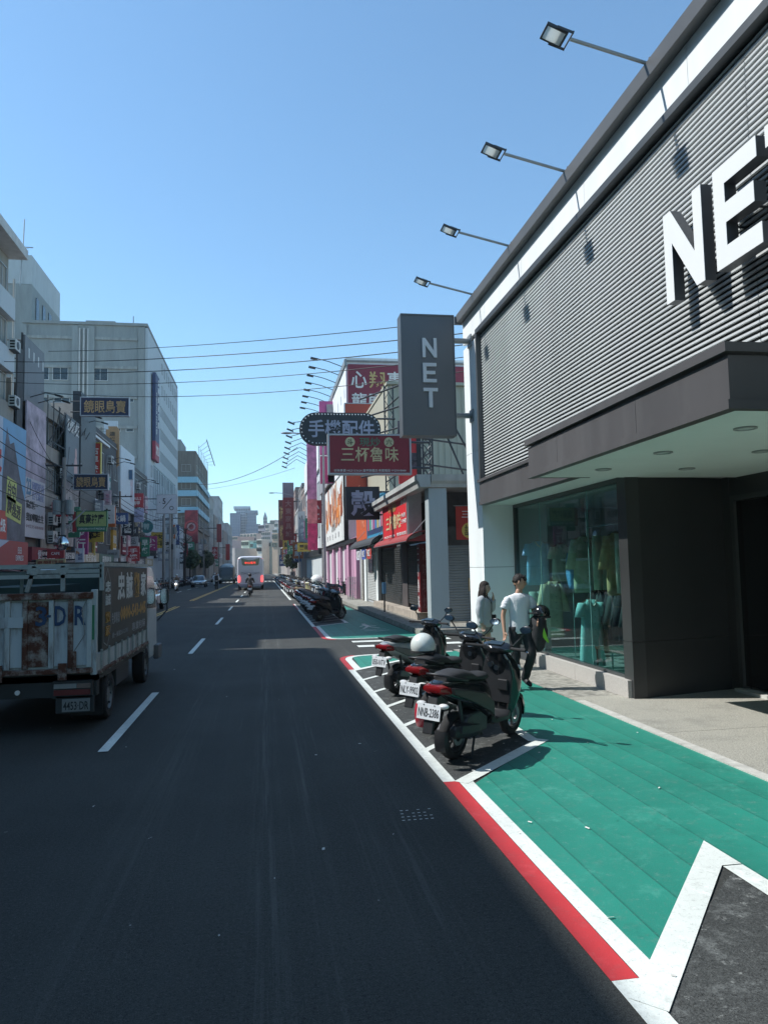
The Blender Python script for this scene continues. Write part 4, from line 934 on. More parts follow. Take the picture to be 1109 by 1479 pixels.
# dark steel structure with grey panel and the tall posters
t=thing('billboard_tower','tall dark steel billboard tower with a grey slotted panel above printed posters','billboard',(-13.8,47,.14))
gp_=M('grey_sheet_panel',(.17,.18,.19),.6,.2,var=.12,streak=True,dirt=.3)
G().box(-14.0,-13.9,45.85,49.75,12.2,16.2).build('sheet_panel',gp_,t)
for i in range(4): G().box(-13.898,-13.89,46.5+i*.95,46.72+i*.95,15.0-.02*i,15.6).build('slot',M('slot_light',(.5,.52,.52),.6),t)
g=G(); g.box(-14.05,-13.95,44.75,45.75,.14,15.2); g.build('column_cover',dk,t)
for y in (45.8,49.8): G().box(-14.1,-14.0,y-.06,y+.06,.14,16.3).build('post',steel_dark,t)
g=G(); 
for z in (15.9,14.8,13.6): g.cyl((-16.2,46,z),(-14.1,46,z),.04,5)
g.cyl((-16.2,46,13.6),(-14.1,46,15.9),.03,5); g.build('brace',steel_dark,t)
pA=M('poster_floral_pink',(.36,.30,.36),.6,var=.55,scale=.9); pB=M('poster_pale',(.48,.47,.50),.6,var=.05)
t=thing('tall_poster','tall poster with pinkish floral print over white text area beside the mountain billboard','billboard',(-13.7,48,4))
G().box(-13.86,-13.78,45.95,49.9,7.75,12.3).build('print_panel',pA,t); G().box(-13.86,-13.78,45.95,49.9,4.2,7.745).build('text_panel',pB,t)
def wtext(t,s,y0,y1,z0,z1,x,mt,bold=0.,side=1):
    """text on a street-facing wall of the left row (reads along +Y when seen from the street)"""
    g=G(); text_into(g,s,(x,(y0+y1)/2,(z0+z1)/2),(0,1,0),(0,0,1),y1-y0,z1-z0,bold,.01); 
    if g.v: g.build('lettering',mt,t)
navy=M('letter_navy',(.04,.06,.2),.5); blk=M('letter_black',(.02,.02,.022),.5)
wtext(t,'23',46.1,47.0,6.7,7.7,-13.775,M('letter_teal_blue',(.08,.2,.32),.5),.02)
wtext(t,'國際時尚\n住宅新星',47.2,49.6,6.5,7.6,-13.775,M('letter_periwinkle',(.2,.24,.42),.5),.01)
wtext(t,'醫療院一',46.1,48.4,5.9,6.4,-13.775,blk,.02); wtext(t,'我如蟬隨在生',46.1,49.6,5.15,5.65,-13.775,blk,.02)
wtext(t,'0423588888',46.1,49.6,4.75,4.95,-13.775,M('letter_rose_grey',(.3,.2,.22),.5))
# mountain billboard
t=thing('mountain_billboard','street-facing billboard with mountain scene, blue sky and yellow character blocks','billboard',(-13.2,42,4))
y0,y1=34.0,43.0
x=-12.9; 
G().box(x-.12,x,y0,y1,3.75,9.9).build('sky_print',M('print_sky_blue',(.16,.34,.52),.6,var=.15,scale=.4),t)
g=G(); g.prism([(39.2-y0,6.1),(39.9-y0,9.5),(40.4-y0,8.7),(41.0-y0,8.9),(42.0-y0,7.2),(43-y0,5.9),(43-y0,3.76),(39-y0,3.76)],(x+.002,y0,0),(0,1,0),(0,0,1),(.006,0,0)); g.build('mountain_print',M('print_mountain',(.13,.13,.15),.7,var=.4,scale=1.2),t)
G().box(x+.0021,x+.01,y0+.01,39.3,5.2,9.89).build('pale_print',M('print_white_blue',(.42,.47,.56),.6,var=.05),t)
G().box(x+.0021,x+.011,y0+.01,40.1,3.76,5.19).build('red_print',M('print_red',(.48,.07,.05),.6,var=.15),t)
yb=M('print_yellow_green',(.50,.52,.16),.6,var=.06)
g=G(); g.obox((x+.02,40.7,6.35),(1.5,1.15,.012),(0,1,-.12),(0,.12,1)); g.obox((x+.02,41.1,5.35),(2.4,1.1,.012),(0,1,-.12),(0,.12,1)); g.build('yellow_block',yb,t)
g=G(); text_into(g,'台中',(x+.028,40.7,6.35),(0,1,-.12),(0,.12,1),1.25,.8,.02); text_into(g,'飄逸透',(x+.028,41.1,5.35),(0,1,-.12),(0,.12,1),2.1,.8,.02); g.build('lettering',blk,t)
wtext(t,'升級',38.4,39.9,4.1,4.8,x+.013,wl,.02); wtext(t,'客',37.6,39.2,6.6,8.4,x+.013,M('print_red_letter',(.5,.05,.04),.6),.03)
t=thing('red_box_sign','red box sign with small white letters below the mountain billboard','sign',(-12.9,40,2.6))
G().box(-13.2,-12.6,35,42.6,2.35,3.70).build('sign_box',M('sign_deep_red',(.30,.03,.035),.5,var=.1),t)
g=G(); g.add([(-12.595,35,2.36),(-12.595,39.6,3.69),(-12.595,35,3.69)],[(0,1,2)]); g.build('pale_corner',M('print_white_blue',(.42,.47,.56)),t)
wtext(t,'日日\nEXPRESS',40.6,41.8,2.7,3.4,-12.592,wl)
# striped awnings
def strip_awning(label,y0,y1,x0,x1,z0,z1):
    t=thing('striped_awning',label,'awning',(x0,y0,z0)); n=int((y1-y0)/.42); 
    for i in range(n):
        a=y0+(y1-y0)*i/n;b=y0+(y1-y0)*(i+1)/n
        g=G(); g.add([(x0,a,z1),(x0,b,z1),(x1,b,z0),(x1,a,z0),(x1,a,z0-.22),(x1,b,z0-.22),(x0,a,z1-.02),(x0,b,z1-.02),(x1-.01,b,z0-.02),(x1-.01,a,z0-.02)],[(0,1,2,3),(3,2,5,4),(6,9,8,7)])
        g.build('stripe',M('awning_stripe_red',(.28,.04,.045),.8) if i%2 else M('awning_stripe_pale',(.48,.44,.44),.8),t)
    G().cyl((x1,y0,z0),(x1,y1,z0),.02,5).build('front_bar',steel_dark,t)
strip_awning('upper red and white striped awning under the red box sign',34,43.5,-14,-12.4,2.0,2.35)
strip_awning('lower red and white striped awning nearer the truck',36,46.2,-14,-12.2,1.45,1.95)
# grey old block with AC units
L2=thing('old_grey_block','weathered grey block with arched window and balconies behind the posters','building',(-20,54,.14))
G().box(-30,XF-.3,44.6,57.2,.14,13.2).build('wall',gry2,L2)
for z in (3.4,6.4,9.5,12.3): G().box(XF-.28,XF,50.0,57.1,z,z+.95).build('balcony_band',cream,L2)
for z in (4.6,7.7,10.7):
    for y in (51.0,52.9,54.8):
        o=link('window',win_mesh(1.3,1.4,alu,glass_dark,2),L2); o.matrix_parent_inverse=WL[L2.name].inverted(); o.location=(XF-.27,y,z); o.rotation_euler=(0,0,R(90))
g=G(); g.prism([(0,0),(14,0),(14,.12),(0,.12)],(-31,49.8,13.6),(1,0,-.0),(0,0,1),(0,20,-.0)); g.build('tin_roof',M('tin_roof_dull',(.32,.34,.35),.5,.3,var=.2),L2)
G().box(-16.6,XF+.2,58.5,70,13.35,13.55).build('roof_edge',M('roof_edge_white',(.6,.62,.62),.5),L2)
for i,(y,z) in enumerate(((51.5,5.2),(53.2,5.4),(53.2,4.3),(51.5,4.0))):
    acunit(XF+.45,y,z,['upper left white outdoor unit on the old grey block','upper right white outdoor unit on the old grey block','lower right white outdoor unit on the old grey block','lower left white outdoor unit on the old grey block'][i],1.0,.8)
t=thing('grey_poster','dark grey vertical poster with white heading and pink figure, left of the black slab','billboard',(-13.6,55,4))
G().box(-13.6,-13.5,53.7,57.6,8.4,13.1).build('print_panel',M('print_blue_grey',(.13,.16,.18),.6,var=.15),t); G().box(-13.6,-13.5,53.7,57.6,3.9,8.39).build('lower_panel',M('print_mixed',(.28,.27,.28),.6,var=.6,scale=1.6),t)
wtext(t,'極緻眼科植牙',54.0,57.3,12.0,12.9,-13.495,wl,.01); g=G(); g.ell((-13.5,56.4,9.4),(.02,.5,1.1),12,8); g.ell((-13.5,56.4,10.7),(.03,.28,.4),10,6); g.build('figure_print',M('print_skin_pink',(.5,.33,.32),.6),t)
t=thing('black_slab_sign','tall black sign slab standing in front of the dark buildings','sign',(-13.8,59,5))
G().box(-14.0,-13.4,57.4,62.3,6.0,15.6).build('slab',M('slab_black',(.035,.042,.048),.5,var=.15),t)
G().box(-14.0,-13.55,57.5,62.2,.14,5.99).build('support',steel_dark,t)
block('dark_building','dark shopfront building with a pale roof strip behind the gold-lettered navy signs',-30,XF,62.5,75,13.8,dk,1,win=(4,3,1.6,1.7,4.6,3.1))
# lattice with lamps above it
g=G(); t=thing('roof_lattice','dark steel roof lattice with slanted lamps above the old grey block','steel frame',(-14,60,13))
for i in range(6):
    y=51+i*1.4; g.cyl((-14,y,10.5),(-14,y,13.8-.1*i),.05,5); g.cyl((-14,y,10.5),(-13.2,y+1.3,12.8),.03,5); g.cyl((-13.2,y,12.9),(-14,y+1.4,11),.03,5)
for z in (10.6,12.0,12.9): g.cyl((-13.6,50.5,z),(-13.6,60,z),.04,5)
g.build('truss',steel_dark,t)['kind']='stuff'
# navy signs with gold brush characters
nv=M('sign_navy',(.02,.026,.06),.45,var=.15); gbr=M('letter_antique_gold',(.44,.27,.12),.5,var=.2)
def at(x1,y1,x2,y2,Xw,P1,P2): pass
def lsign(name,label,P0,P1,Y,face,frame,texts,th=.35,cat='sign',arms=True):
    """camera-facing hanging sign between world points P0 (top left) and P1 (bottom right) at depth Y"""
    x0=min(P0[0],P1[0]); w=abs(P1[0]-P0[0]); z0=min(P0[2],P1[2]); h=abs(P0[2]-P1[2])
    t=thing(name,label,cat,(x0,Y,z0)); board(t,(x0,Y,z0),(1,0,0),(0,0,1),w,h,th,face,frame,.06,texts)
    if arms and x0>XF+.1:
        for f in (.2,.8): G().cyl((XF,Y+th/2,z0+h*f),(x0,Y+th/2,z0+h*f),.05,6).build('bracket_arm',steel_dark,t)
    return t
lsign('navy_gold_sign','upper navy sign with large antique gold characters and pale edge',(-13.23,56.60,14.92),(-9.87,56.60,13.62),56.6,nv,M('sign_edge_pale',(.36,.38,.42),.5),[('鏡眼島寶',.5,.5,.88,.74,gbr,.01)])
lsign('navy_gold_sign','lower navy sign with antique gold characters over the green massage sign',(-13.27,55.00,8.99),(-11.01,55.00,7.95),55,nv,M('sign_edge_pale',(.36,.38,.42)),[('鏡眼島寶',.5,.5,.88,.72,gbr,.01)])
t=lsign('orange_vertical_sign','tan orange vertical sign with dark characters and notched ends',(-14.99,74.00,15.84),(-13.78,74.00,12.34),74,M('sign_tan',(.36,.21,.10),.6,var=.1),None,[('達鎂翻譯社',.5,.56,.45,.78,M('letter_dark_brown',(.06,.05,.04),.5),.02,True),('一↑',.6,.09,.4,.1,blk)])
g=G(); a=Vector((-14.99,74.00,15.84)); b=Vector((-13.78,74.00,12.34)); g.prism([(.25,0),(b.x-a.x-.25,0),(b.x-a.x,-.0001),(b.x-a.x-.2,.3),(.2,.3)],(a.x,74,a.z),(1,0,0),(0,0,1),(0,.3,0)); g.build('notched_end',M('sign_tan',(.36,.21,.10)),t)
g=G(); g.prism([(0.1,0),(b.x-a.x-.1,0),(b.x-a.x-.4,-.4),(.4,-.4)],(a.x,74,b.z),(1,0,0),(0,0,1),(0,.3,0)); g.build('notched_end',M('sign_tan',(.36,.21,.10)),t)
t=lsign('green_massage_sign','yellow green sign with black brush characters over a dark green strip',(-12.35,52.00,6.11),(-10.46,52.00,5.12),52,M('sign_olive_yellow',(.33,.38,.14),.5,var=.08),M('sign_green_dark',(.04,.16,.09),.5),[('真豪按摩',.5,.5,.84,.68,blk,.02)])
a=(-12.34,52.00,5.14);b=(-10.46,52.00,4.77); G().box(a[0],b[0],51.98,52.35,b[2],a[2]-.02).build('green_strip',M('sign_green_dark',(.04,.16,.09)),t)
g=G(); text_into(g,'ZHEN HAO FOOT MASSAGE',((a[0]+b[0])/2,51.97,(a[2]+b[2])/2),(1,0,0),(0,0,1),(b[0]-a[0])*.9,.13); g.build('lettering',wl,t)
a=(-12.61,52.00,6.12); G().box(a[0],a[0]+.26,51.98,52.35,b[2],a[2]).build('red_side',M('sign_deep_red',(.3,.03,.035)),t)
lsign('yellow_red_sign','vertical sign with yellow border and white characters on red, by the black slab',(-13.99,63.00,12.61),(-13.19,63.00,9.99),63,M('sign_hot_red',(.45,.05,.04),.5),M('sign_yellow_edge',(.55,.45,.08),.5),[('古早味',.5,.48,.66,.85,wl,.03,True)])
lsign('blue_small_sign','small blue sign with red characters under the pale roof billboard',(-15.14,80.00,12.67),(-13.54,80.00,11.73),80,M('sign_steel_blue',(.08,.15,.24),.5),M('sign_edge_pale',(.36,.38,.42)),[('鎂社',.5,.5,.6,.6,M('letter_brick',(.42,.08,.06),.5),.02)])
t=thing('pale_roof_billboard','pale blue-white roof billboard between the tan sign and the tall white building','billboard',(-14,78,8))
G().box(-14.2,-13.9,75.6,83.5,8.3,14.6).build('panel',M('panel_ice_white',(.50,.56,.60),.6,var=.06),t); G().box(-15.5,-14.21,75.6,75.8,14.0,17.0).build('panel',M('panel_ice_white',(.5,.56,.6)),t)
g=G(); g.prism([(0,0),(1.9,0),(1.9,.08),(0,.08)],(-18,66,16.6),(1,0,0),(0,0,1),(0,12,-1.4)); g.build('sheet_roof',M('tin_roof_dull',(.32,.34,.35)),t)
wtext(t,'牙科',81,82.6,9.5,13,-13.895,M('letter_pale_pink',(.5,.36,.4),.5),.02)
block('black_building','narrow black-clad building before the tall white tower',-30,XF,83.7,93,13.0,M('clad_black',(.045,.048,.05),.6,var=.3,streak=True),1,win=(3,3,1.6,1.7,4.6,3.0))
block('mid_building','pale mid-row building behind the pale roof billboard',-30,XF-.3,75.2,83.5,12.5,M('wall_pale_mid',(.25,.26,.26),.8,var=.15,dirt=.4,streak=True),1,win=(3,3,1.8,1.6,4.4,3.0))
# street level clutter of signs and panels, left row
spec=[('red_square_sign','square red sign with white stroke, topmost of three by the utility pole',(-14.57,84.0,10.66),(-13.04,84.0,9.12),84,M('sign_coral_red',(.42,.05,.06),.5),[('NAILS',.5,.62,.7,.22,wl),('美甲',.5,.3,.5,.3,wl,.02)]),
('lilac_square_sign','lilac sign with thin dark lettering under the square red sign',(-14.57,84.0,8.98),(-13.00,84.0,7.49),84,M('sign_lilac',(.40,.40,.56),.5),[('brownbread',.5,.45,.8,.16,blk),('A',.5,.72,.1,.14,blk)]),
('dark_cube_sign','dark square sign with pale ring, below the lilac sign',(-14.28,82.0,6.86),(-13.25,82.0,5.85),82,M('sign_charcoal',(.06,.06,.07),.5),[('OJ',.5,.55,.5,.45,wl)]),
('pale_cube_sign','pale grey square sign with dark mark below the dark square sign',(-14.28,82.0,5.79),(-13.25,82.0,4.82),82,M('sign_pale_grey',(.40,.41,.42),.5),[('品',.5,.5,.5,.6,blk)]),
('wine_sign','wine red square sign with two lines of lettering, lowest of its stack',(-14.27,82.0,4.76),(-13.24,82.0,3.71),82,M('sign_wine',(.22,.03,.045),.5),[('Healthy\nbody',.5,.5,.75,.4,wl)]),
('slate_sign','long slate grey sign low down in front of the white building',(-14.22,92.0,4.79),(-12.79,92.0,3.94),92,M('sign_slate',(.10,.11,.12),.5),[('COSMETICS',.5,.5,.8,.25,M('letter_grey',(.35,.35,.36)))]),
('yellow_strip_sign','yellow vertical strip sign with purple and orange characters',(-13.82,62.0,5.42),(-13.33,62.0,3.42),62,M('sign_lemon',(.52,.45,.14),.5),[('招租',.5,.72,.6,.42,M('letter_violet',(.16,.12,.35),.5),.02,True),('火熱',.5,.25,.6,.4,M('letter_orange',(.55,.2,.05),.5),.02,True)]),
('white_price_sign','white sign with blue and red printed lines above the truck',(-12.43,52.0,3.66),(-11.88,52.0,2.73),52,M('sign_paper_white',(.52,.52,.56),.5),[('特價',.3,.7,.4,.3,M('letter_orange',(.55,.2,.05)),.02),('80元\n50元',.6,.4,.5,.5,navy,.02)]),
('navy_bistro_sign','blue grey sign with orange characters near the convex mirror',(-14.15,56.0,4.50),(-13.41,56.0,3.20),56,M('sign_blue_grey',(.10,.12,.16),.5),[('燒烤',.5,.5,.7,.45,gbr,.02)]),
('pink_poster_strip','pale pink poster strip behind the green massage sign',(-13.50,66.0,9.06),(-12.92,66.0,7.28),66,M('poster_blush',(.45,.36,.40),.6,var=.4),[('櫻花',.5,.6,.5,.5,M('letter_rose',(.5,.2,.3),.5),.01,True)]),
('crimson_banner','crimson shop banner strip behind the truck frame',(-13.10,48.0,3.51),(-12.13,48.0,2.95),48,M('sign_deep_red',(.3,.03,.035)),[('CAFE',.5,.5,.5,.3,wl)]),
('menu_board','row of small lit menu panels above the truck bed',(-13.16,46.0,2.85),(-11.55,46.0,2.50),46,M('sign_menu_tan',(.38,.30,.16),.5,var=.5,scale=4),[('滷味 鹹酥雞 紅茶 綠茶',.5,.5,.9,.6,M('letter_maroon',(.25,.04,.03),.5),.01)]),
('grey_plate_sign','grey plate sign with three dark characters left of the wine red sign',(-14.04,70.0,4.09),(-12.96,70.0,3.33),70,M('sign_plate_grey',(.34,.36,.37),.5),[('診所牙',.5,.5,.7,.35,blk)]),
('pale_block_sign','bluish white sign low beside the plate sign',(-14.47,74.0,5.14),(-14.02,74.0,4.34),74,M('sign_ice',(.48,.52,.55),.5),[('P',.5,.5,.4,.6,blk)]),
]
for nme,lab,P0,P1,Y,face,tx in spec: lsign(nme,lab,P0,P1,Y,face,None,tx,.2)
# round dental sign and white square sign with strokes
t=thing('round_sign','round teal sign with a pale tooth mark on a thin arm','sign',(-12,88,7))
c=Vector((-13.31,88.00,7.23)); g=G(); g.cyl(c,c+Vector((0,.25,0)),.74,24); g.build('disc',M('sign_teal',(.05,.20,.22),.5),t)
g=G(); g.prism([(-.32,.3),(-.15,.36),(0,.28),(.15,.36),(.32,.3),(.3,0),(.2,-.35),(.1,-.35),(0,-.05),(-.1,-.35),(-.2,-.35),(-.3,0)],c+Vector((0,-.02,0)),(1,0,0),(0,0,1),(0,.015,0)); g.build('tooth_mark',M('mark_pale_teal',(.35,.48,.48),.5),t)
G().cyl((XF,88.1,c.z+.3),(c.x-.6,88.1,c.z+.3),.04,5).build('bracket_arm',steel_dark,t)
t=lsign('white_square_sign','white square sign with dark figure five, a slash and a ring on grey posts',(-11.85,86.00,10.65),(-9.74,86.00,8.60),86,M('sign_off_white',(.46,.48,.52),.5,var=.05),M('sign_frame_grey',(.34,.36,.38),.5),[('5',.36,.66,.16,.32,blk,.02),('-',.13,.6,.05,.03,blk)],.4)
a=Vector((-11.85,86.00,8.62)); w_=(-9.74,86.00,8.60)[0]-a.x
g=G(); g.obox((a.x+w_*.52,85.99,a.z+1.05),(1.5,.07,.012),(.75,0,.9),(0,0,1) if 0 else (-.9,0,.75)); g.build('slash',blk,t)
G().lathe([(.24,0),(.24,-.015),(.17,-.015),(.17,0)],(a.x+w_*.74,85.995,a.z+.55),(0,1,0),20).build('ring',blk,t)
for f in (.35,.65): G().cyl((a.x+w_*f,86.2,.14),(a.x+w_*f,86.2,a.z),.1,8).build('post',grey_metal,t)
# ---- big grey tower: grey end wall towards the camera, white window wall to the street
T=thing('hotel_tower','big tall building with bare grey end wall and white street wall dotted with small windows','building',(-24,108,.14))
G().box(-28.5,XF-.35,93.3,125.2,.14,32.4).build('wall',lgrey,T)
zt=32.4
def sideprism(name,mat,y0,y1,z0,z1,x0=XF-.348,x1=XF):
    return G().box(x0,x1,y0,y1,z0,z1).build(name,mat,T)
sideprism('street_wall',lwhite,93.2,125.3,.14,32.2)
# relief on the grey end wall: beams and bays
for (x0,x1) in ((-28.3,-22.6),(-20.5,-15.2)):
    for k in range(8):
        z=31.0-k*3.7 if k else 30.9
        G().box(x0,x1,93.12,93.298,z-.35,z).build('wall_beam',M('beam_stained',(.33,.345,.33),.85,var=.2,dirt=.6,dirtcol=(.16,.16,.15),streak=True),T)
for x in (-28.4,-22.5,-20.6,-15.1): G().box(x-.35 if x<-15.2 else x,x+.35 if x<-15.2 else XF-.36,93.0,93.298,.14,32.2).build('wall_pier',lgrey,T)
for x in (-22.0,-21.5,-21.0): G().cyl((x,93.1,4),(x,93.1,31.9),.12,8).build('drain_pipe',M('pipe_white',(.5,.5,.48)),T)
wm=win_mesh(1.7,1.5,M('frame_white',(.6,.62,.62),.5),glass_dark,2)
for (x,z) in ((-26.4,25.5),(-24.2,25.5),(-19.6,25.5),(-19.6,21.8),(-24.0,21.8),(-26.4,21.8)):
    o=link('window',wm,T); o.matrix_parent_inverse=WL[T.name].inverted(); o.location=(x,93.24,z)
wm2=win_mesh(.8,.35,M('frame_white',(.6,.62,.62)),glass_dark,1)
for k in range(6):
    for x in (-17.6,-16.1):
        o=link('window',wm2,T); o.matrix_parent_inverse=WL[T.name].inverted(); o.location=(x,93.24,22.9-k*3.7)
ws=win_mesh(.75,1.35,M('recess_grey',(.30,.33,.35),.6),glass_dark,1); wb_=win_mesh(2.2,1.9,M('recess_grey',(.3,.33,.35)),glass_dark,2)
for k in range(9):
    z=4.6+k*3.15
    for i in range(12):
        y=96.5+i*2.4
        if k<3: 
            if i%2: continue
            me=wb_
        else:
            if i in (0,3) and k>3: continue
            me=ws
        if 5<k<9 and i<3: continue
        o=link('window',me,T); o.matrix_parent_inverse=WL[T.name].inverted(); o.location=(XF+.01,y,z); o.rotation_euler=(0,0,R(90))
G().box(-22.2,-18.6,97,103,32.4,34.2).build('roof_house',lgrey,T); G().box(-28.6,XF-.02,93.1,125.3,32.401,32.75).build('parapet',lgrey,T)
G().cyl((-16.2,96,32.7),(-16.2,96,34.6),.05,5).build('lightning_rod',steel_dark,T)
g=G(); g.cyl((-17.6,97,33.2),(-17.6,97,33.7),.9,10,.3); g.build('roof_vent',grey_metal,T)
# upper rear tower with open stairwell
U=thing('rear_tower','taller grey tower rising behind the left end of the grey wall with pale top panels','building',(-32,100,.14))
G().box(-46,-28.7,97,110,.14,38.6).build('wall',lgrey,U)
for i in range(5): G().box(-46.1+i*3.48,-46.1+(i+1)*3.48-.04,96.9,110.1,38.62,42.4).build('top_panel',M('top_panel_pale',(.46,.50,.51),.7,var=.06,dirt=.2,streak=True),U)
for z in (33.8,30,35.6): G().box(-45,-30.6,96.8,96.998,z,z+.4).build('wall_beam',M('beam_stained',(.33,.345,.33)),U)
G().box(-30.5,-28.6,96.7,96.998,.2,38.5).build('wall_pier',lgrey,U)
for y in (98.6,101.4,104.2): G().box(-28.698,-28.6,y,y+1.2,30.5,37.5).build('stair_opening',glass_dark,U)
G().box(-28.698,-28.2,97.2,109,32.9,33.2).build('ledge',lwhite,U)
# vertical navy banner sign on the white wall
t=thing('hotel_banner','vertical navy banner sign with white characters and red base on the white street wall','banner',(-13.6,97,16))
G().box(-13.85,-13.45,96.0,99.4,18.6,27.4).build('navy_panel',M('banner_navy',(.03,.05,.13),.6,var=.08),t); G().box(-13.85,-13.45,96.0,99.4,16.2,18.59).build('red_panel',M('banner_crimson',(.32,.04,.07),.6),t)
g=G(); vtext(g,'逢甲商旅飯店',(-13.44,98.6,23.8),(0,1,0),(0,0,1),1.0,6.6,.02); text_into(g,'MANOR HOTEL',(-13.44,97.0,22.2),(0,0,-1),(0,1,0),5.5,.7,.01) ; text_into(g,'XYU',(-13.44,97.7,17.5),(0,1,0),(0,0,1),2.4,1.2,.02); g.build('lettering',wl,t)
# small lower white annex and shopfronts along the street below the tower
block('white_annex','low white annex with small gable windows between the tower and the blue-banded building',-20,-13.2,108,126,8.6,lwhite,1,win=(5,2,1.2,1.6,2.4,3.3),front_win=[(-18,5.5,1.2,1.6),(-15.5,5.5,1.2,1.6)])
for k in range(5):
    for i in range(12):
        y=96.6+i*2.4
        if 1<k: 
            o=link('window',ws,T); o.matrix_parent_inverse=WL[T.name].inverted(); o.location=(XF+.01,y+.95,4.6+(k+2)*3.15); o.rotation_euler=(0,0,R(90))
t=thing('steel_side_frame','steel balcony frame running along the white wall below the banner','steel frame',(-13.6,100,9))
g=G()
for i in range(14): g.box(-13.5,-13.42,95+i*1.6,95.06+i*1.6,10.5,15.2-.0*i)
g.box(-13.5,-13.42,94.8,117,15.2,15.3); g.box(-13.5,-13.42,94.8,117,10.4,10.5); g.build('railing',M('frame_teal_grey',(.25,.32,.34),.5),t)['kind']='stuff'
# ---- blue banded building
XB=-12.9
B=thing('blue_banded_building','brown building with three light blue balcony bands and bare scaffold on its roof','building',(-20,135,.14))
bw=M('wall_brown_tile',(.17,.16,.14),.8,var=.2,dirt=.3,streak=True); bb=M('band_light_blue',(.26,.48,.60),.6,var=.06)
G().box(-30,XB-.4,150.4,182,.14,26.0).build('wall',bw,B); G().box(-27,-16.4,152,162,26.01,28.6).build('roof_house',lgrey,B)
for z in (14.6,17.9,20.6): 
    for (a) in ((-30,XB,149.8,150.38),(XB-.38,XB,150.385,182)): G().box(*a,z-1.,z+.15).build('balcony_band',bb,B)
for z in (11.6,15.1,18.4,21.9):
    for x in (-26,-23.4,-20.8,-18.0,-15.2):
        o=link('window',win_mesh(1.7,1.35,alu,glass_dark,2),B); o.matrix_parent_inverse=WL[B.name].inverted(); o.location=(x,150.36,z)
    for i in range(9):
        o=link('window',win_mesh(2.4,1.35,alu,glass_dark,2),B); o.matrix_parent_inverse=WL[B.name].inverted(); o.location=(XB-.37,152.5+i*3.4,z); o.rotation_euler=(0,0,R(90))
G().box(-30,XB+.1,149.6,182,10.2,10.6).build('canopy_slab',steel_dark,B)
g=G()
for i in range(7):
    y=152+i*4.0; g.cyl((XB,y,10.6),(XB,y,27.4),.05,4); g.cyl((XB,y,26.8),(XB+1.5,y+2,28.6-.25*i),.04,4)
g.cyl((XB+1.5,153,28.7),(XB+1.5,178,26.9),.10,4); g.build('scaffold',steel_dark,B)['kind']='stuff'
t=thing('red_mural','dark red round-patterned billboard on the lower corner of the blue-banded building','billboard',(-15,126.9,1))
a=Vector((-15.34,149.40,14.05)); b=Vector((-12.83,149.40,7.49)); G().box(a.x,b.x,149.2,149.5,b.z,a.z).build('panel',M('mural_red',(.22,.03,.04),.6,var=.6,scale=.8),t)
c=(a+b)/2
for r_,mm in ((1.3,'ring_red'),(.8,'ring_pale')): G().lathe([(r_,0),(r_,-.05),(r_-.3,-.05),(r_-.3,0)],(c.x,149.19,c.z),(0,1,0),24).build('ring',M(mm,(.38,.05,.06) if mm=='ring_red' else (.32,.22,.24),.6),t)
block('street_building','white two-storey corner building under the red round-patterned billboard',-26,-13.7,100.5 if 0 else 126.0,127.1,4.2,lwhite,1) if 0 else None
# further left street wall
block('low_mid_building','low pale building between the tall white tower and the blue-banded building',-30,-13.9,126.8,148.8,8.2,gry2,1,win=(5,2,1.8,1.4,3,3))
rowL=[(183,190.5,17,(.20,.20,.18)),(191,207,21,(.30,.31,.30)),(208,226,17,(.24,.22,.20)),(227,247,24,(.36,.37,.38)),(248,275,15,(.25,.22,.2)),(276,310,19,(.3,.3,.3))]
nL=['moss grey','stone','brown','silver','rust brown','smoke grey']
for i,(a,b,h,c) in enumerate(rowL):
    block('street_building','%s building of the far left street wall'%nL[i],-34,-13.8+.15*i,a,b,h,M('lwall_%d'%i,c,.8,var=.2,dirt=.4,streak=True),1,win=(max(3,int((b-a)/4)),int(h/3.2)-1,1.8,1.6,4.4,3.1),front_win=[(-15.5-k*2.4,5+j*3.1,1.4,1.4) for k in range(5) for j in range(int(h/3.2)-1)],roofstuff=1)
t=thing('red_vertical_banner','tall dark red vertical sign on the far left street wall','sign',(-12,190,8))
a=Vector((-11.62,188.00,13.67)); b=Vector((-10.46,188.00,9.18)); G().box(a.x,b.x,188,188.5,b.z,a.z).build('panel',M('sign_brick_red',(.3,.05,.05)),t); G().cyl((-13.8,188.2,a.z-1),(a.x,188.2,a.z-1),.1,5).build('bracket_arm',steel_dark,t)
t=thing('scarlet_banner','short scarlet sign nearest the distant towers on the left side','sign',(-10,215,5))
a=Vector((-10.81,215.00,9.61)); b=Vector((-9.68,215.00,5.07)); G().box(a.x,b.x,215,215.5,b.z,a.z).build('panel',M('sign_scarlet',(.38,.04,.04),.6),t); G().cyl((-13.8,215.2,a.z-1),(a.x,215.2,a.z-1),.1,5).build('bracket_arm',steel_dark,t)
small_signs(1,-13.8,[51.5,54.5,57,60.5,62.2,64,67,71,76,79,87,90,95,101,106,111,116,121,130,136,142,149,156,163,171,180,190,201,212,225],'left row')
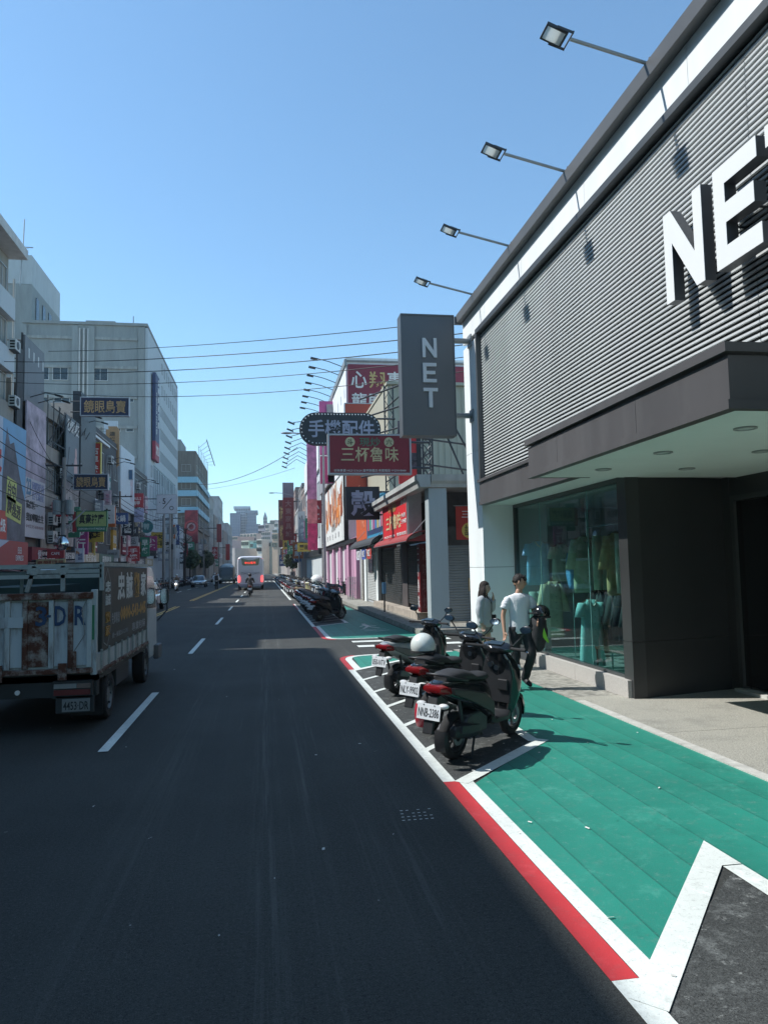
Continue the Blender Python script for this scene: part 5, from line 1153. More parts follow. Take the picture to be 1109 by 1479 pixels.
# shopfront fill at pavement level (glazed bays and shutters) along the left row
for i,y in enumerate(range(46,93,6)):
    t=thing('shopfront','ground-floor shopfront of the left row, %s'%['under the tall posters','below the old grey block','beside the grey poster','by the black slab sign','under the dark building','below the tan sign','under the pale roof billboard','before the white tower'][i],'shopfront',(XF,y,.14))
    G().box(XF,XF+.12,y+.1,y+5.8,.16,2.7).build('glazing',[glass_dark,M('shutter_dull',(.22,.22,.22),.6),curtain][i%3],t)
    G().box(XF,XF+.6,y+.05,y+5.9,2.75,3.6).build('sign_band',M('band_%d'%(i%5),[(.2,.03,.04),(.1,.1,.11),(.35,.3,.2),(.06,.12,.1),(.3,.31,.33)][i%5],.6,var=.3,scale=3),t)
    g=G(); text_into(g,['便當專賣店','流行服飾','鞋全家福','銀飾刺青','手搖飲料','豆花冰品','眼鏡行','藥妝'][i],(XF+.602,y+3,3.17),(0,1,0),(0,0,1),3.6,.55); g.build('lettering',wl,t)
# distant skyline
def tower(name,label,P0,P1,depth,mat,rows,cols,lit=None,top=0):
    x0,Y,_=P0; x1=P1[0]; H=max(P0[2],P1[2]); w=x1-x0
    t=thing(name,label,'tower' if H>60 else 'building',((x0+x1)/2,Y,0)); G().box(x0,x1,Y,Y+depth,0,H).build('wall',mat,t)
    me=G().box(-w/cols*.32,w/cols*.32,-.5,0,0,H/rows*.55).mesh('window',lit or glass_dark)
    for r in range(rows):
        for c in range(cols):
            if H*(r+.3)/rows< 12: continue
            o=link('window',me,t); o.matrix_parent_inverse=WL[t.name].inverted(); o.location=(x0+w*(c+.5)/cols,Y,H*(r+.3)/rows)
    if top: G().box(x0-top,x1+top,Y-top,Y+depth,H+.01,H+3).build('roof_canopy',mat,t)
    return t
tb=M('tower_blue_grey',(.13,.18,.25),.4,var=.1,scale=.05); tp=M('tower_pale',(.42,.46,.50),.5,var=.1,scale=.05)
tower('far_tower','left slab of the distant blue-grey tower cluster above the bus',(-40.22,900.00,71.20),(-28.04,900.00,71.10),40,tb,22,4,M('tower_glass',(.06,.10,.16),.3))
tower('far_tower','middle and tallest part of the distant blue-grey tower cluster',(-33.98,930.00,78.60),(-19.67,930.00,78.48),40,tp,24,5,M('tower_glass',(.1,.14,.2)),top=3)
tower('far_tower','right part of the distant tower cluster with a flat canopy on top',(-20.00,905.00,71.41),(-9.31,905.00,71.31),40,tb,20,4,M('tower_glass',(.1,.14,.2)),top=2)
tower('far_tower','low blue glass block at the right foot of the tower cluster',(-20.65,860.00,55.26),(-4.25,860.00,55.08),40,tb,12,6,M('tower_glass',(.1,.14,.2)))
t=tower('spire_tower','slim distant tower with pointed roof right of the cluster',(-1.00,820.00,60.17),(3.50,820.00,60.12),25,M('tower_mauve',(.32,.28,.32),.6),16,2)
a=Vector((-1.00,820.00,60.17)); g=G(); w=(3.50,820.00,60.12)[0]-a.x; g.cyl((a.x+w/2,830,a.z),(a.x+w/2,830,a.z+7),w*.7,4,.1); g.build('pointed_roof',tb,t)
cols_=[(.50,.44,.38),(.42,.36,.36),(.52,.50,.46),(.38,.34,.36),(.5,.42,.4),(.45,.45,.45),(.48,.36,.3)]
far=[((0.81,560.00,36.50),(3.88,560.00,36.46)),((4.05,580.00,40.92),(8.83,580.00,40.87)),((7.21,540.00,36.19),(10.18,540.00,36.16)),((-5.50,640.00,40.92),(0.92,640.00,40.84)),((-2.61,520.00,28.78),(4.98,520.00,28.68)),((5.26,500.00,29.50),(8.93,500.00,29.45)),((-27.98,600.00,29.38),(-19.89,600.00,29.27)),((-21.10,620.00,32.46),(-4.82,620.00,32.25)),((-30.15,560.00,24.53),(-23.62,560.00,24.43))]
fn=['cream apartment','tall peach apartment','white-topped apartment','mauve apartment','long tan apartment','sunlit cream apartment','blue-grey office','wide pale office','small white office']
for i,(p,q) in enumerate(far):
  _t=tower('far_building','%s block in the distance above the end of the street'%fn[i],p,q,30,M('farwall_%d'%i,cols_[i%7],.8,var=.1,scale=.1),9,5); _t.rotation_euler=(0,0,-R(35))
near_=[((-15.46,400.00,13.95),(-12.58,400.00,13.90),'white'),((-12.86,410.00,18.34),(-7.68,410.00,18.26),'pale yellow'),((-7.59,405.00,16.95),(-5.76,405.00,16.92),'turquoise'),((-5.80,408.00,17.78),(-3.57,408.00,17.75),'dark green'),((-4.17,395.00,18.35),(-0.94,395.00,18.30),'bright cream'),((-0.96,400.00,17.03),(4.14,400.00,16.95),'grey green'),((3.63,380.00,20.78),(7.11,380.00,20.73),'terracotta'),((-19.97,390.00,13.73),(-14.37,390.00,13.64),'dusty pink')]
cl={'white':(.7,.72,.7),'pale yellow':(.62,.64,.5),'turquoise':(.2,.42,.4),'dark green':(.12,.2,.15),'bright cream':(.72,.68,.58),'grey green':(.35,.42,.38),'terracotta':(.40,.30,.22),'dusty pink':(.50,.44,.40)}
for p,q,n_ in near_:
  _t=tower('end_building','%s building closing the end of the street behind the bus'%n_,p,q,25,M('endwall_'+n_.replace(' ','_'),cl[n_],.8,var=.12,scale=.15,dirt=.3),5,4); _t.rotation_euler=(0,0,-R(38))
# things mid-far in the gap under the bus height: gantry of traffic signs

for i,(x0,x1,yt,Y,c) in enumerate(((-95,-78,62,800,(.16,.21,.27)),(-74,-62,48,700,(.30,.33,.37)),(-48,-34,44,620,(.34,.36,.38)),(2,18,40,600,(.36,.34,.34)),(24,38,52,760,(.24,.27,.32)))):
    tower('far_tower',['leftmost hazy tower mostly behind the left street wall','second hazy tower left of the main cluster','lower hazy tower left of the bus roof','low hazy block right of the bus roof','hazy tower right of the pointed tower'][i],(x0,Y,yt),(x1,Y,yt),25,M('hazy_tower_%d'%i,c,.6,var=.1,scale=.05),14,4,M('tower_glass',(.06,.10,.16)))

wire_m=M('cable_black',(.02,.021,.022),.6)
def cable(label,a,b,sag,r=.022,n=22,group=None):
    a=Vector(a);b=Vector(b); P=[a.lerp(b,i/n)+Vector((0,0,-sag*4*(i/n)*(1-i/n))) for i in range(n+1)]
    o=G().tube(P,r,5).build('overhead_cable',wire_m); tag(o,label,'cable',group); return o
# ================= denser dressing of the left row: printed panels, outdoor units, small frames and aerials
random.seed(21)
pcol=[('wine',(.20,.03,.045)),('ice',(.46,.50,.54)),('rose',(.42,.26,.30)),('ink',(.03,.035,.05)),('sand',(.42,.36,.26)),('teal',(.05,.20,.20)),('amber',(.48,.28,.05)),('smoke',(.16,.17,.18))]
ptx=['特賣會','新開幕','手搖茶飲','男女服飾','美髮沙龍','鞋類專賣','銀飾批發','牛排館','補習班','卡拉']
pen=['sale','opening','tea','clothing','hair salon','shoe','silver jewellery','steak house','cram school','karaoke']
n_=0
for y in (50.2,63.0,65.6,68.4,71.2,75.8,78.6,84.2,87.0,89.8,94.0,98.5):
    for z in (3.8,6.4,9.0):
        if random.random()<.30 or (75<y<84 and z>8) or (y>93 and z>5) or (y<51 and z>5): continue
        c=pcol[n_%8]; k=n_%10; w=random.uniform(1.5,2.4); h=random.uniform(1.3,2.2)
        t=thing('wall_panel','%s printed %s panel on the left facades, %s'%(c[0],pen[k],['low','middle height','upper'][int((z-3.8)/2.6+.1)]),'sign',(-13.9,y,z))
        G().box(-13.95,-13.72,y,y+w,z,z+h).build('panel',M('panel_'+c[0],c[1],.6,var=.25,scale=1.5),t)
        g=G(); text_into(g,ptx[k],(-13.715,y+w/2,z+h*.6),(0,1,0),(0,0,1),w*.8,h*.35); g.build('lettering',wl if c[0] not in('ice','sand') else navy,t)
        g=G(); g.box(-13.719,-13.71,y+.1,y+w-.1,z+h*.15,z+h*.22); g.build('print_line',wl if c[0] not in('ice','sand') else navy,t)
        n_+=1
k=0
for (y,z) in ((63.6,11.6),(66.9,8.4),(69.9,11.9),(73.1,8.2),(76.4,4.9),(85.0,11.2),(88.3,8.1),(91.0,5.2),(54.2,8.6),(56.1,11.7)):
    acunit(XF+.45,y,z,'%s outdoor unit bracketed on the left facades above the truck'%['first','second','third','fourth','fifth','sixth','seventh','eighth','ninth','tenth'][k]+' from the tall posters' if 0 else 'outdoor unit on the left row, %s counting away from the tall posters'%['first','second','third','fourth','fifth','sixth','seventh','eighth','ninth','tenth'][k],.9,.7); k+=1
for i,(x,y,z,h) in enumerate(((-16,47,16.2,2.4),(-19.5,66,13.9,2.2),(-15,72,13.9,1.8),(-17,88,13.2,2.5),(-30,98.5,42.5,1.6))):
    t=thing('roof_aerial','thin rooftop aerial of the left row, %s from the camera'%['nearest','second','third','fourth','farthest'][i],'antenna',(x,y,z)); G().cyl((x,y,z),(x,y,z+h),.03,5).build('mast',steel_dark,t)
    for q in range(3): G().cyl((x-.4,y,z+h-.2-.25*q),(x+.4,y,z+h-.2-.25*q),.015,4).build('crossbar',steel_dark,t)
# lamp arms over the posters
for i,y in enumerate((47.0,48.6,57.8,60.0,70,72.5,86,88.5)):
    t=thing('sign_lamp','slanted black lamp arm over the left-hand signs, %s from the camera'%['first','second','third','fourth','fifth','sixth','seventh','eighth'][i],'lamp',(-13.8,y,12.6)); z=12.7 if y<50 else (13.6 if y<63 else 12.2)
    G().tube([(-13.9,y,z),(-13.0,y-.1,z+.25),(-12.3,y-.2,z+.1)],.03,5).build('arm',steel_dark,t); G().obox((-12.2,y-.2,z+.05),(.5,.25,.09),(1,0,-.3)).build('lamp_head',black_metal,t)
# service drop wires fanning from the poles
for i in range(9):
    cable('thin service wire drooping from the transformer pole to the facades, %s'%['first','second','third','fourth','fifth','sixth','seventh','eighth','ninth'][i],(-12.4,49,8.2-.25*i),(-13.9,43+i*3.4,6.0+1.1*((i*5)%7)),.35,.015,10,group='service wires of the transformer pole') if 'cable' in globals() else None

# ================= scooters (local frame: x forward, y left, z up, rear wheel on the ground at the origin)
PB=M('scooter_body_black',(.012,.013,.014),.16,var=.2,scale=5,coat=.6)
PB2=M('scooter_body_matt',(.018,.019,.021),.45,var=.15,scale=5)
seat_m=M('seat_vinyl',(.022,.022,.023),.6,var=.2,bump=.2,bscale=60)
eng=M('engine_alloy',(.09,.09,.092),.5,.5,var=.3,scale=8); alloy=M('rim_alloy',(.10,.10,.105),.35,.6,var=.2); 
plate_m=M('plate_white',(.72,.74,.74),.4,var=.03,dirt=.15,dirtcol=(.5,.5,.48)); plate_k=M('plate_black_text',(.01,.01,.012),.5)
mirror_m=M('mirror_glass',(.55,.70,.85),.05,1.,var=.02)
RW=.235
def wheel(nm,x,root,w=.055,R_=RW):
    g=G(); prof=[]
    for i in range(11):
        a=R(-105+210*i/10); prof.append((R_-.045+.045*math.cos(a)*1.0, w*math.sin(a)*1.0))
    prof=[(R_-.075,-w*.8)]+[(r,h) for r,h in prof]+[(R_-.075,w*.8)]
    g.lathe(prof,(x,0,R_),(0,1,0),32); o=g.build(nm,rubber,root,smooth='auto')
    g=G(); g.lathe([(R_-.078,-w*.85),(R_-.095,-w*.5),(R_-.095,w*.5),(R_-.078,w*.85)],(x,0,R_),(0,1,0),24)
    g.cyl((x,-.05,R_),(x,.05,R_),.035,12)
    for k in range(5):
        a=2*math.pi*k/5; d=Vector((math.cos(a),0,math.sin(a))); g.obox(Vector((x,0,R_))+d*.085,(.13,.028,.022),d,(0,1,0))
    g.build('rim',alloy,o)
    g=G(); g.lathe([(.055,.0),(.095,.0),(.095,.005),(.055,.005)],(x,-.062,R_),(0,1,0),20); g.build('brake_disc',grey_metal,o)
    return o
def ringx(x,hw,z0,z1,e=2.8,n=18,y=0.): return sring((x,y,(z0+z1)/2),(0,1,0),(0,0,1),hw,(z1-z0)/2,n,e)
def make_scooter(label,body,accent,plate,kind=0,detail=2,group=None,fender=None):
    t=thing('parked_scooter',label,'scooter',(0,0,0),group); t['_local']=1; del t['_local']
    wheel('rear_wheel',0,t,.058); wheel('front_wheel',1.28,t,.05)
    # rear body shell sweeping up to the tail
    g=G(); g.loft([ringx(-.40,.045,.735,.79),ringx(-.36,.085,.69,.815),ringx(-.24,.135,.62,.83),ringx(-.08,.165,.555,.82),ringx(.12,.185,.50,.80),ringx(.32,.185,.42,.785),ringx(.47,.165,.32,.76),ringx(.56,.14,.27,.66),ringx(.62,.12,.26,.48)])
    g.build('rear_cowl',body,t,smooth='auto')
    g=G()   # crease panels on both sides
    for s in (-1,1):
        g.prism([(-.30,.70),(.05,.58),(.40,.44),(.52,.36),(.50,.52),(.30,.64),(-.05,.72),(-.34,.77)],(0,s*.155 if s>0 else -.155,0),(1,0,0),(0,0,1),(0,s*.045,0))
    g.build('side_panel',accent,t,bevel=.012)
    # seat: two-level
    g=G(); g.loft([ringx(-.27,.07,.80,.86,2.4),ringx(-.20,.125,.79,.895,2.4),ringx(.0,.145,.775,.90,2.4),ringx(.13,.15,.765,.875,2.4),ringx(.22,.15,.755,.825,2.4),ringx(.42,.13,.74,.815,2.4),ringx(.54,.10,.72,.81,2.4),ringx(.60,.06,.71,.78,2.4)]); g.build('seat',seat_m,t,smooth='auto')
    # grab rail
    g=G(); g.tube([(.0,.155,.80),(-.18,.165,.83),(-.34,.11,.875),(-.37,0,.885),(-.34,-.11,.875),(-.18,-.165,.83),(.0,-.155,.80)],.013,6); g.build('grab_rail',PB2,t,smooth=True)
    # tail lamp & indicators
    g=G(); g.loft([ringx(-.435,.03,.745,.765),ringx(-.425,.10,.72,.785),ringx(-.36,.125,.69,.80),ringx(-.27,.142,.68,.77)]); g.build('tail_light',red_plastic,t,smooth='auto')
    for s in (-1,1):
        g=G(); g.ell((-.405,s*.125,.60),(.045,.055,.026),12,8); g.build('indicator',clear_plastic,t,smooth=True)
    g=G(); g.prism([(-.30,.70),(-.40,.68),(-.47,.47),(-.50,.34),(-.475,.335),(-.43,.46),(-.33,.60),(-.12,.60)],(0,-.055,0),(1,0,0),(0,0,1),(0,.11,0)); g.build('number_bracket',PB2,t,bevel=.008)
    # number plate, tilted
    pc=Vector((-.475,0,.545)); pu=Vector((0,-1,0)); pv=Vector((.18,0,1)).normalized(); 
    pl=G().obox(pc,(.26,.15,.004),pu,pv).build('number_plate',plate_m,t,bevel=.0015)
    if plate:
        g=G(); text_into(g,plate,pc+pv*-.008+pu.cross(pv)*.003,pu,pv,.232,.082,.006,.001); g.build('lettering',plate_k,pl)
        g=G()
        for s in (-1,1): g.cyl(pc+pu*s*.06+pv*.062,pc+pu*s*.06+pv*.062+pu.cross(pv)*.006,.006,8)
        g.build('bolt',plate_k,pl)
    fm=fender or PB2
    g=G(); R1=RW+.035; prof=[]
    A=[R(a) for a in (215,200,185,170,155)] if fender else [R(a) for a in (205,190,175,162)]
    rings=[]
    for a in A:
        c=Vector((math.cos(a)*R1,0,RW+math.sin(a)*-R1 if 0 else RW+math.sin(math.pi-a)*R1*-1 if 0 else RW+math.sin(a)*R1)); d=Vector((math.cos(a),0,math.sin(a)))
        rings.append([c+Vector((0,y,0))+d*(h) for y,h in ((-.075,-.03),(-.06,.0),(-.03,.014),(.03,.014),(.06,0),(.075,-.03),(.05,-.03),(.0,-.004),(-.05,-.03))])
    g.loft(rings); g.build('rear_mudguard',fm,t,smooth='auto')
    # engine, belt case, exhaust
    g=G(); g.loft([[Vector((x,y,z)) for (y,z) in ((.05,c-h),(.13,c-h*.9),(.155,c),(.13,c+h*.9),(.05,c+h))] for x,c,h in ((-.11,RW+.01,.05),(-.04,RW+.01,.095),(.10,RW+.01,.08),(.30,RW+.03,.085),(.44,RW+.04,.10),(.52,RW+.05,.06))]); g.build('belt_case',eng,t,smooth='auto')
    g=G(); g.box(.08,.50,-.12,.06,.22,.44); g.cyl((.12,-.13,.33),(.12,.05,.33),.10,12); g.build('engine_block',eng,t,bevel=.02)
    g=G(); g.loft([sring((x,-.165,z),(0,1,0),(0,0,1),a,b,12,2.4) for x,z,a,b in ((-.30,.335,.035,.04),(-.27,.335,.05,.065),(-.05,.315,.055,.075),(.14,.29,.05,.06),(.22,.27,.03,.03))]); g.tube([(.2,-.165,.27),(.36,-.12,.20),(.44,-.04,.24)],.02,6); g.build('exhaust',PB2,t,smooth='auto')
    g=G(); g.prism([(-.22,.40),(.12,.36),(.14,.30),(-.05,.29),(-.24,.33)],(0,-.235,0),(1,0,0),(0,0,1),(0,.03,0)); g.build('heat_shield',accent,t,bevel=.006)
    for s in (-1,1): G().cyl((-.0,s*.12,.25),(-.12,s*.125,.62),.018,8).build('shock_absorber',steel_dark,t)
    # floorboard and front
    g=G(); g.loft([ringx(.56,.14,.26,.40,4),ringx(.62,.165,.25,.33,4),ringx(.88,.17,.25,.32,4),ringx(.98,.15,.26,.36,4)]); g.build('floorboard',PB2,t,smooth='auto')
    g=G(); g.loft([sring((x,0,z),(1,0,0),(0,1,0),a,b,20,2.3) for z,x,a,b in ((.27,.99,.05,.13),(.36,1.02,.075,.175),(.50,1.05,.10,.21),(.64,1.06,.125,.225),(.78,1.04,.125,.215),(.88,1.00,.10,.18),(.955,.965,.07,.12))]); g.build('front_apron',body,t,smooth='auto')
    g=G(); g.prism([(-.16,.42),(.16,.42),(.185,.70),(.14,.90),(-.14,.90),(-.185,.70)],(.925,0,0),(0,1,0),(0,0,1),(.03,0,0)); g.build('inner_apron',PB2,t,bevel=.01)
    g=G(); g.cyl((.905,.0,.80),(.925,.0,.80),.03,12); g.build('ignition_lock',chrome,t)
    g=G(); g.box(.90,.924,-.14,-.02,.56,.68); g.build('glove_lid',accent,t,bevel=.01)
    g=G(); g.loft([sring((1.165-.0*k,0,z),(1,0,0),(0,1,0),a,b,10,2.2) for k,(z,a,b) in enumerate(((.62,.03,.10),(.70,.035,.13),(.78,.02,.10)))]); g.build('headlight',clear_plastic,t,smooth=True)
    for s in (-1,1):
        g=G(); g.ell((1.10,s*.17,.80),(.05,.035,.03),10,6); g.build('indicator',clear_plastic,t,smooth=True)
        g=G(); g.cyl((1.28,s*.085,RW),(1.12,s*.075,.62),.022,8); g.build('fork_leg',grey_metal,t)
    g=G(); rings=[]
    for a in (-10,15,45,75,105,130,150):
        a=R(a); d=Vector((math.cos(a),0,math.sin(a))); c=Vector((1.28,0,RW))+d*(RW+.03)
        rings.append([c+Vector((0,y,0))+d*h for y,h in ((-.07,-.05),(-.06,.0),(-.03,.012),(.03,.012),(.06,0),(.07,-.05),(.05,-.05),(0,-.004),(-.05,-.05))])
    g.loft(rings); g.build('front_mudguard',body,t,smooth='auto')
    # handlebar, dash, mirrors
    g=G(); g.loft([sring((x,0,z),(0,1,0),(0,0,1),a,b,16,2.3) for x,z,a,b in ((.84,1.00,.05,.025),(.88,1.01,.15,.05),(.95,1.02,.20,.065),(1.02,1.005,.16,.06),(1.07,.98,.08,.035))]); g.build('handlebar_cover',body,t,smooth='auto')
    g=G(); g.obox((.905,0,1.068),(.085,.17,.02),(1,0,.35),(0,1,0)); g.build('dashboard',glass_dark,t,bevel=.006)
    for s in (-1,1):
        g=G(); g.cyl((.93,s*.16,1.02),(.87,s*.37,1.025),.017,10); g.build('grip',rubber,t)
        g=G(); g.tube([(.93,s*.17,1.0),(1.02,s*.16,.98),(1.06,s*.10,.90),(1.08,s*.05,.82)],.006,5); g.build('control_cable',rubber,t)
        g=G(); g.tube([(.95,s*.2,1.02),(.955,s*.27,1.01),(.93,s*.37,.995)],.008,5); g.build('brake_lever',chrome if kind!=1 else plastic_black,t)
        g=G(); g.tube([(.93,s*.19,1.05),(.955,s*.26,1.13),(.95,s*.31,1.20)],.008,6)
        m_=g.build('mirror_stalk',plastic_black,t)
        rt=Matrix.Rotation(R(12*s),3,'X')@Matrix.Rotation(R(-8),3,'Y')
        g=G(); g.ell((.95,s*.335,1.235),(.022,.075,.045),14,8,rt); g.build('mirror',plastic_black,m_,smooth=True)
        g=G(); q=[Vector((.926,s*.335+.066*math.cos(R(a)),1.235+.037*math.sin(R(a)))) for a in range(0,360,24)]; g.add(q,[tuple(range(len(q)))]); g.build('mirror_glass',mirror_m,m_)
    # stand and foot pegs
    g=G(); g.tube([(.16,.10,.20),(.13,.17,.10),(.10,.23,.012),(.17,.24,.012)],.013,6); g.build('side_stand',steel_dark,t)
    g=G(); 
    for s in (-1,1): g.tube([(.26,s*.10,.22),(.17,s*.13,.10),(.10,s*.16,.012)],.013,6)
    g.cyl((.10,-.17,.012),(.10,.17,.012),.012,6); g.build('centre_stand',steel_dark,t)
    return t
def put(t,x,y,deg,roll=0,z=.006):
    t.location=(x,y,z); t.rotation_euler=(R(roll),0,R(deg))
silver_b=M('scooter_body_silver',(.40,.43,.42),.3,.3,var=.06,coat=.3)
s3=make_scooter('glossy black scooter nearest the camera with plate NNB-2386 and red tail light',PB,PB2,'NNB-2386'); put(s3,1.85,7.4,45,3)
s2=make_scooter('black scooter with a pink-red rear mudguard and plate NLY-9902, second from the camera',PB,PB2,'NLY-9902',1,fender=M('mudguard_red',(.45,.03,.055),.35,coat=.3,var=.1)); put(s2,1.93,8.75,45,3)
s1=make_scooter('silver grey and black scooter with plate 050-NTV, farthest of the near three',silver_b,M('scooter_grey_dark',(.10,.11,.11),.35,var=.1),'050-NTV',1); put(s1,1.98,11.3,45,2)
for ch in s1.children:
    if ch.name.split('.')[0] in ('front_apron','handlebar_cover','front_mudguard'): ch.material_slots[0].link='OBJECT'; ch.material_slots[0].material=PB
# green-faced round logo dots on the nearest apron
g=G(); g.cyl((.893,.07,.83),(.905,.07,.83),.03,14); g.build('round_switch',chrome,s3)
# helmet resting on the second scooter
t=thing('helmet','pale grey-white open helmet resting on the tail of the second scooter','helmet',(1.85,8.72,.88))
hm=M('helmet_shell',(.62,.66,.62),.25,var=.04,coat=.5); c=Vector((1.85,8.72,1.00))
g=G(); P=[]
n,m=24,12
for j in range(m+1):
    a=math.pi*.62*j/m
    for i in range(n):
        q=2*math.pi*i/n; P.append(c+Vector((.148*math.sin(a)*math.cos(q),.155*math.sin(a)*math.sin(q),.15*math.cos(a)-.0)))
g.add(P,[(j*n+i,(j+1)*n+i,(j+1)*n+(i+1)%n,j*n+(i+1)%n) for j in range(m) for i in range(n)]); g.build('shell',hm,t,smooth=True)
g=G(); g.lathe([(.140,-.055),(.150,-.052),(.150,-.075),(.135,-.078),(.11,-.06)],c,(0,0,1),24); g.build('rim_trim',rubber,t)
g=G(); g.ell(c+Vector((0,0,-.05)),(.125,.13,.03),16,6); g.build('lining',M('lining_black',(.015,.015,.016),.95),t)
g=G(); g.tube([c+Vector((.05,-.14,-.06)),c+Vector((.10,-.12,-.12)),c+Vector((.12,-.02,-.13))],.008,5); g.build('strap',rubber,t)
# ---- far scooters: copies of the detailed scooter with their own paint
def copy_tree(o,parent=None,mp=None):
    c=o.copy(); COL.objects.link(c); c.parent=parent
    if mp and c.type=='MESH':
        for i,sl in enumerate(c.material_slots):
            om_=sl.material
            if om_ in mp:
                sl.link='OBJECT'; sl.material=mp[om_]
    for ch in o.children: copy_tree(ch,c,mp)
    return c
paints=[('black',(.013,.014,.015)),('white',(.62,.64,.64)),('dark blue',(.02,.035,.09)),('silver',(.38,.40,.41)),('black',(.016,.016,.017)),('dark red',(.20,.02,.03)),('pearl white',(.66,.66,.62)),('charcoal',(.05,.052,.055)),('pale yellow',(.6,.55,.3)),('sky blue',(.2,.4,.5))]
pm_=[M('scooter_paint_'+a.replace(' ','_')+str(i),c,.2,var=.08,coat=.5) for i,(a,c) in enumerate(paints)]
random.seed(5)
ordn=['nearest','second','third','fourth','fifth','sixth','seventh','eighth','ninth','tenth']
proto=make_scooter('black scooter nearest the camera in the row past the side street',PB,PB2,'MYC-5713',group='scooters parked in the far bays'); put(proto,1.95,27.6,44,2)
for i in range(9):
    k=[0,4,7,0,5,1,4,3,2][i]
    c=copy_tree(proto,None,{PB:pm_[k]}); c['label']='%s scooter, %s of the row past the side street'%(paints[k][0],ordn[i+1]); c['group']='scooters parked in the far bays'
    put(c,2.0+random.uniform(-.08,.08),28.7+i*(1.05)+random.uniform(-.15,.15),44+random.uniform(-6,6),random.uniform(-3,4))
# simplified single-mesh scooter for the distance
def simple_mesh(name,body):
    g=G(); mats=[body,PB2,rubber,plate_m,red_plastic,chrome]
    g.m=0; g.loft([ringx(-.40,.045,.735,.79,n=8),ringx(-.24,.135,.62,.83,n=8),ringx(.12,.185,.50,.80,n=8),ringx(.47,.165,.32,.76,n=8),ringx(.62,.12,.26,.48,n=8)])
    g.loft([sring((x,0,z),(1,0,0),(0,1,0),a,b,8,2.3) for z,x,a,b in ((.27,.99,.05,.13),(.50,1.05,.10,.21),(.78,1.04,.125,.215),(.955,.965,.07,.12))]); g.ell((.95,0,1.02),(.11,.2,.06),8,6)
    g.m=1; g.loft([ringx(-.25,.09,.80,.88,n=8),ringx(.05,.145,.775,.90,n=8),ringx(.55,.10,.72,.81,n=8)]); g.box(.58,.95,-.16,.16,.25,.32); g.box(-.05,.5,-.14,.14,.22,.42); g.box(-.49,-.42,-.05,.05,.33,.68)
    g.m=2
    for x in (0,1.28): g.lathe([(RW-.09,-.05),(RW-.02,-.05),(RW,0),(RW-.02,.05),(RW-.09,.05)],(x,0,RW),(0,1,0),14); g.cyl((x,-.03,RW),(x,.03,RW),RW-.09,10)
    g.cyl((.93,-.37,1.02),(.93,.37,1.02),.018,6)
    for s in (-1,1): g.cyl((1.28,s*.08,RW),(1.1,s*.07,.65),.025,5); g.cyl((.93,s*.22,1.04),(.95,s*.32,1.2),.01,4); g.ell((.95,s*.335,1.235),(.02,.075,.045),8,5)
    g.m=3; g.box(-.485,-.478,-.13,.13,.47,.62)
    g.m=4; g.box(-.43,-.40,-.09,.09,.72,.78)
    return g.mesh(name,mats,smooth='auto')
sms=[simple_mesh('parked_scooter',m) for m in pm_]
def far_scooter(x,y,deg,k,label,group):
    o=bpy.data.objects.new('parked_scooter',sms[k]); COL.objects.link(o); o.location=(x,y,.006); o.rotation_euler=(R(random.uniform(-3,4)),0,R(deg)); tag(o,label,'scooter',group)
for i in range(10):
    k=random.randrange(10); y=37.9+i*.5
    if i%2==0: far_scooter(2.0,y,44+random.uniform(-5,5),k,'%s scooter in the far bays before the sunlit gap'%paints[k][0],'scooters parked in the far bays')
def zone(y): return 'by the pink shops' if y<67 else ('below the roof lamps' if y<98 else 'towards the street end')
ks=[random.choice([0,1,1,2,3,3,4,5,6,6,7,8,9]) for _ in range(90)]
for i in range(88):
    k=ks[i]; y=48.8+i*.92
    far_scooter(2.0+random.uniform(-.15,.2),y+random.uniform(-.15,.15),46+random.uniform(-8,8),k,'%s scooter between %s and %s ones, right kerb %s'%(paints[k][0],paints[ks[i-1]][0] if i else 'no',paints[ks[i+1]][0],zone(y)),'scooters parked along the far right kerb')
ks=[random.choice([0,1,2,3,4,6,7]) for _ in range(28)]
for i in range(26):
    k=ks[i]; y=50+i*1.6
    far_scooter(4.6+random.uniform(-.2,.3),y,random.choice([20,200])+random.uniform(-20,20),k,'%s scooter on the right pavement before a %s one, %s'%(paints[k][0],paints[ks[i+1]][0],zone(y)),'scooters on the right pavement')
    bpy.context.scene.collection.objects[-1]
ks=[random.choice([0,1,2,3,4,5,7]) for _ in range(42)]
for i in range(40):
    k=ks[i]; y=56+i*1.9
    far_scooter(-10.9+random.uniform(-.2,.2),y,-135+random.uniform(-12,12),k,'%s scooter between %s and %s ones, left kerb %s'%(paints[k][0],paints[ks[i-1]][0] if i else 'no',paints[ks[i+1]][0],'before the white tower' if y<93 else ('beside the white tower' if y<126 else 'past the white tower')),'scooters parked along the left kerb')
# scooter on the pavement standing at an angle with a white cover-up
t=thing('covered_bundle','white plastic-covered bundle piled on the scooters near the yellow pillar','bundle',(4.2,52,.8))
g=G(); g.ell((3.6,52.0,1.15),(.45,.6,.42),12,8); o=g.build('cover',M('plastic_sheet_white',(.6,.62,.6),.5,var=.2,scale=5,bump=.8,bscale=6),t,smooth=True)

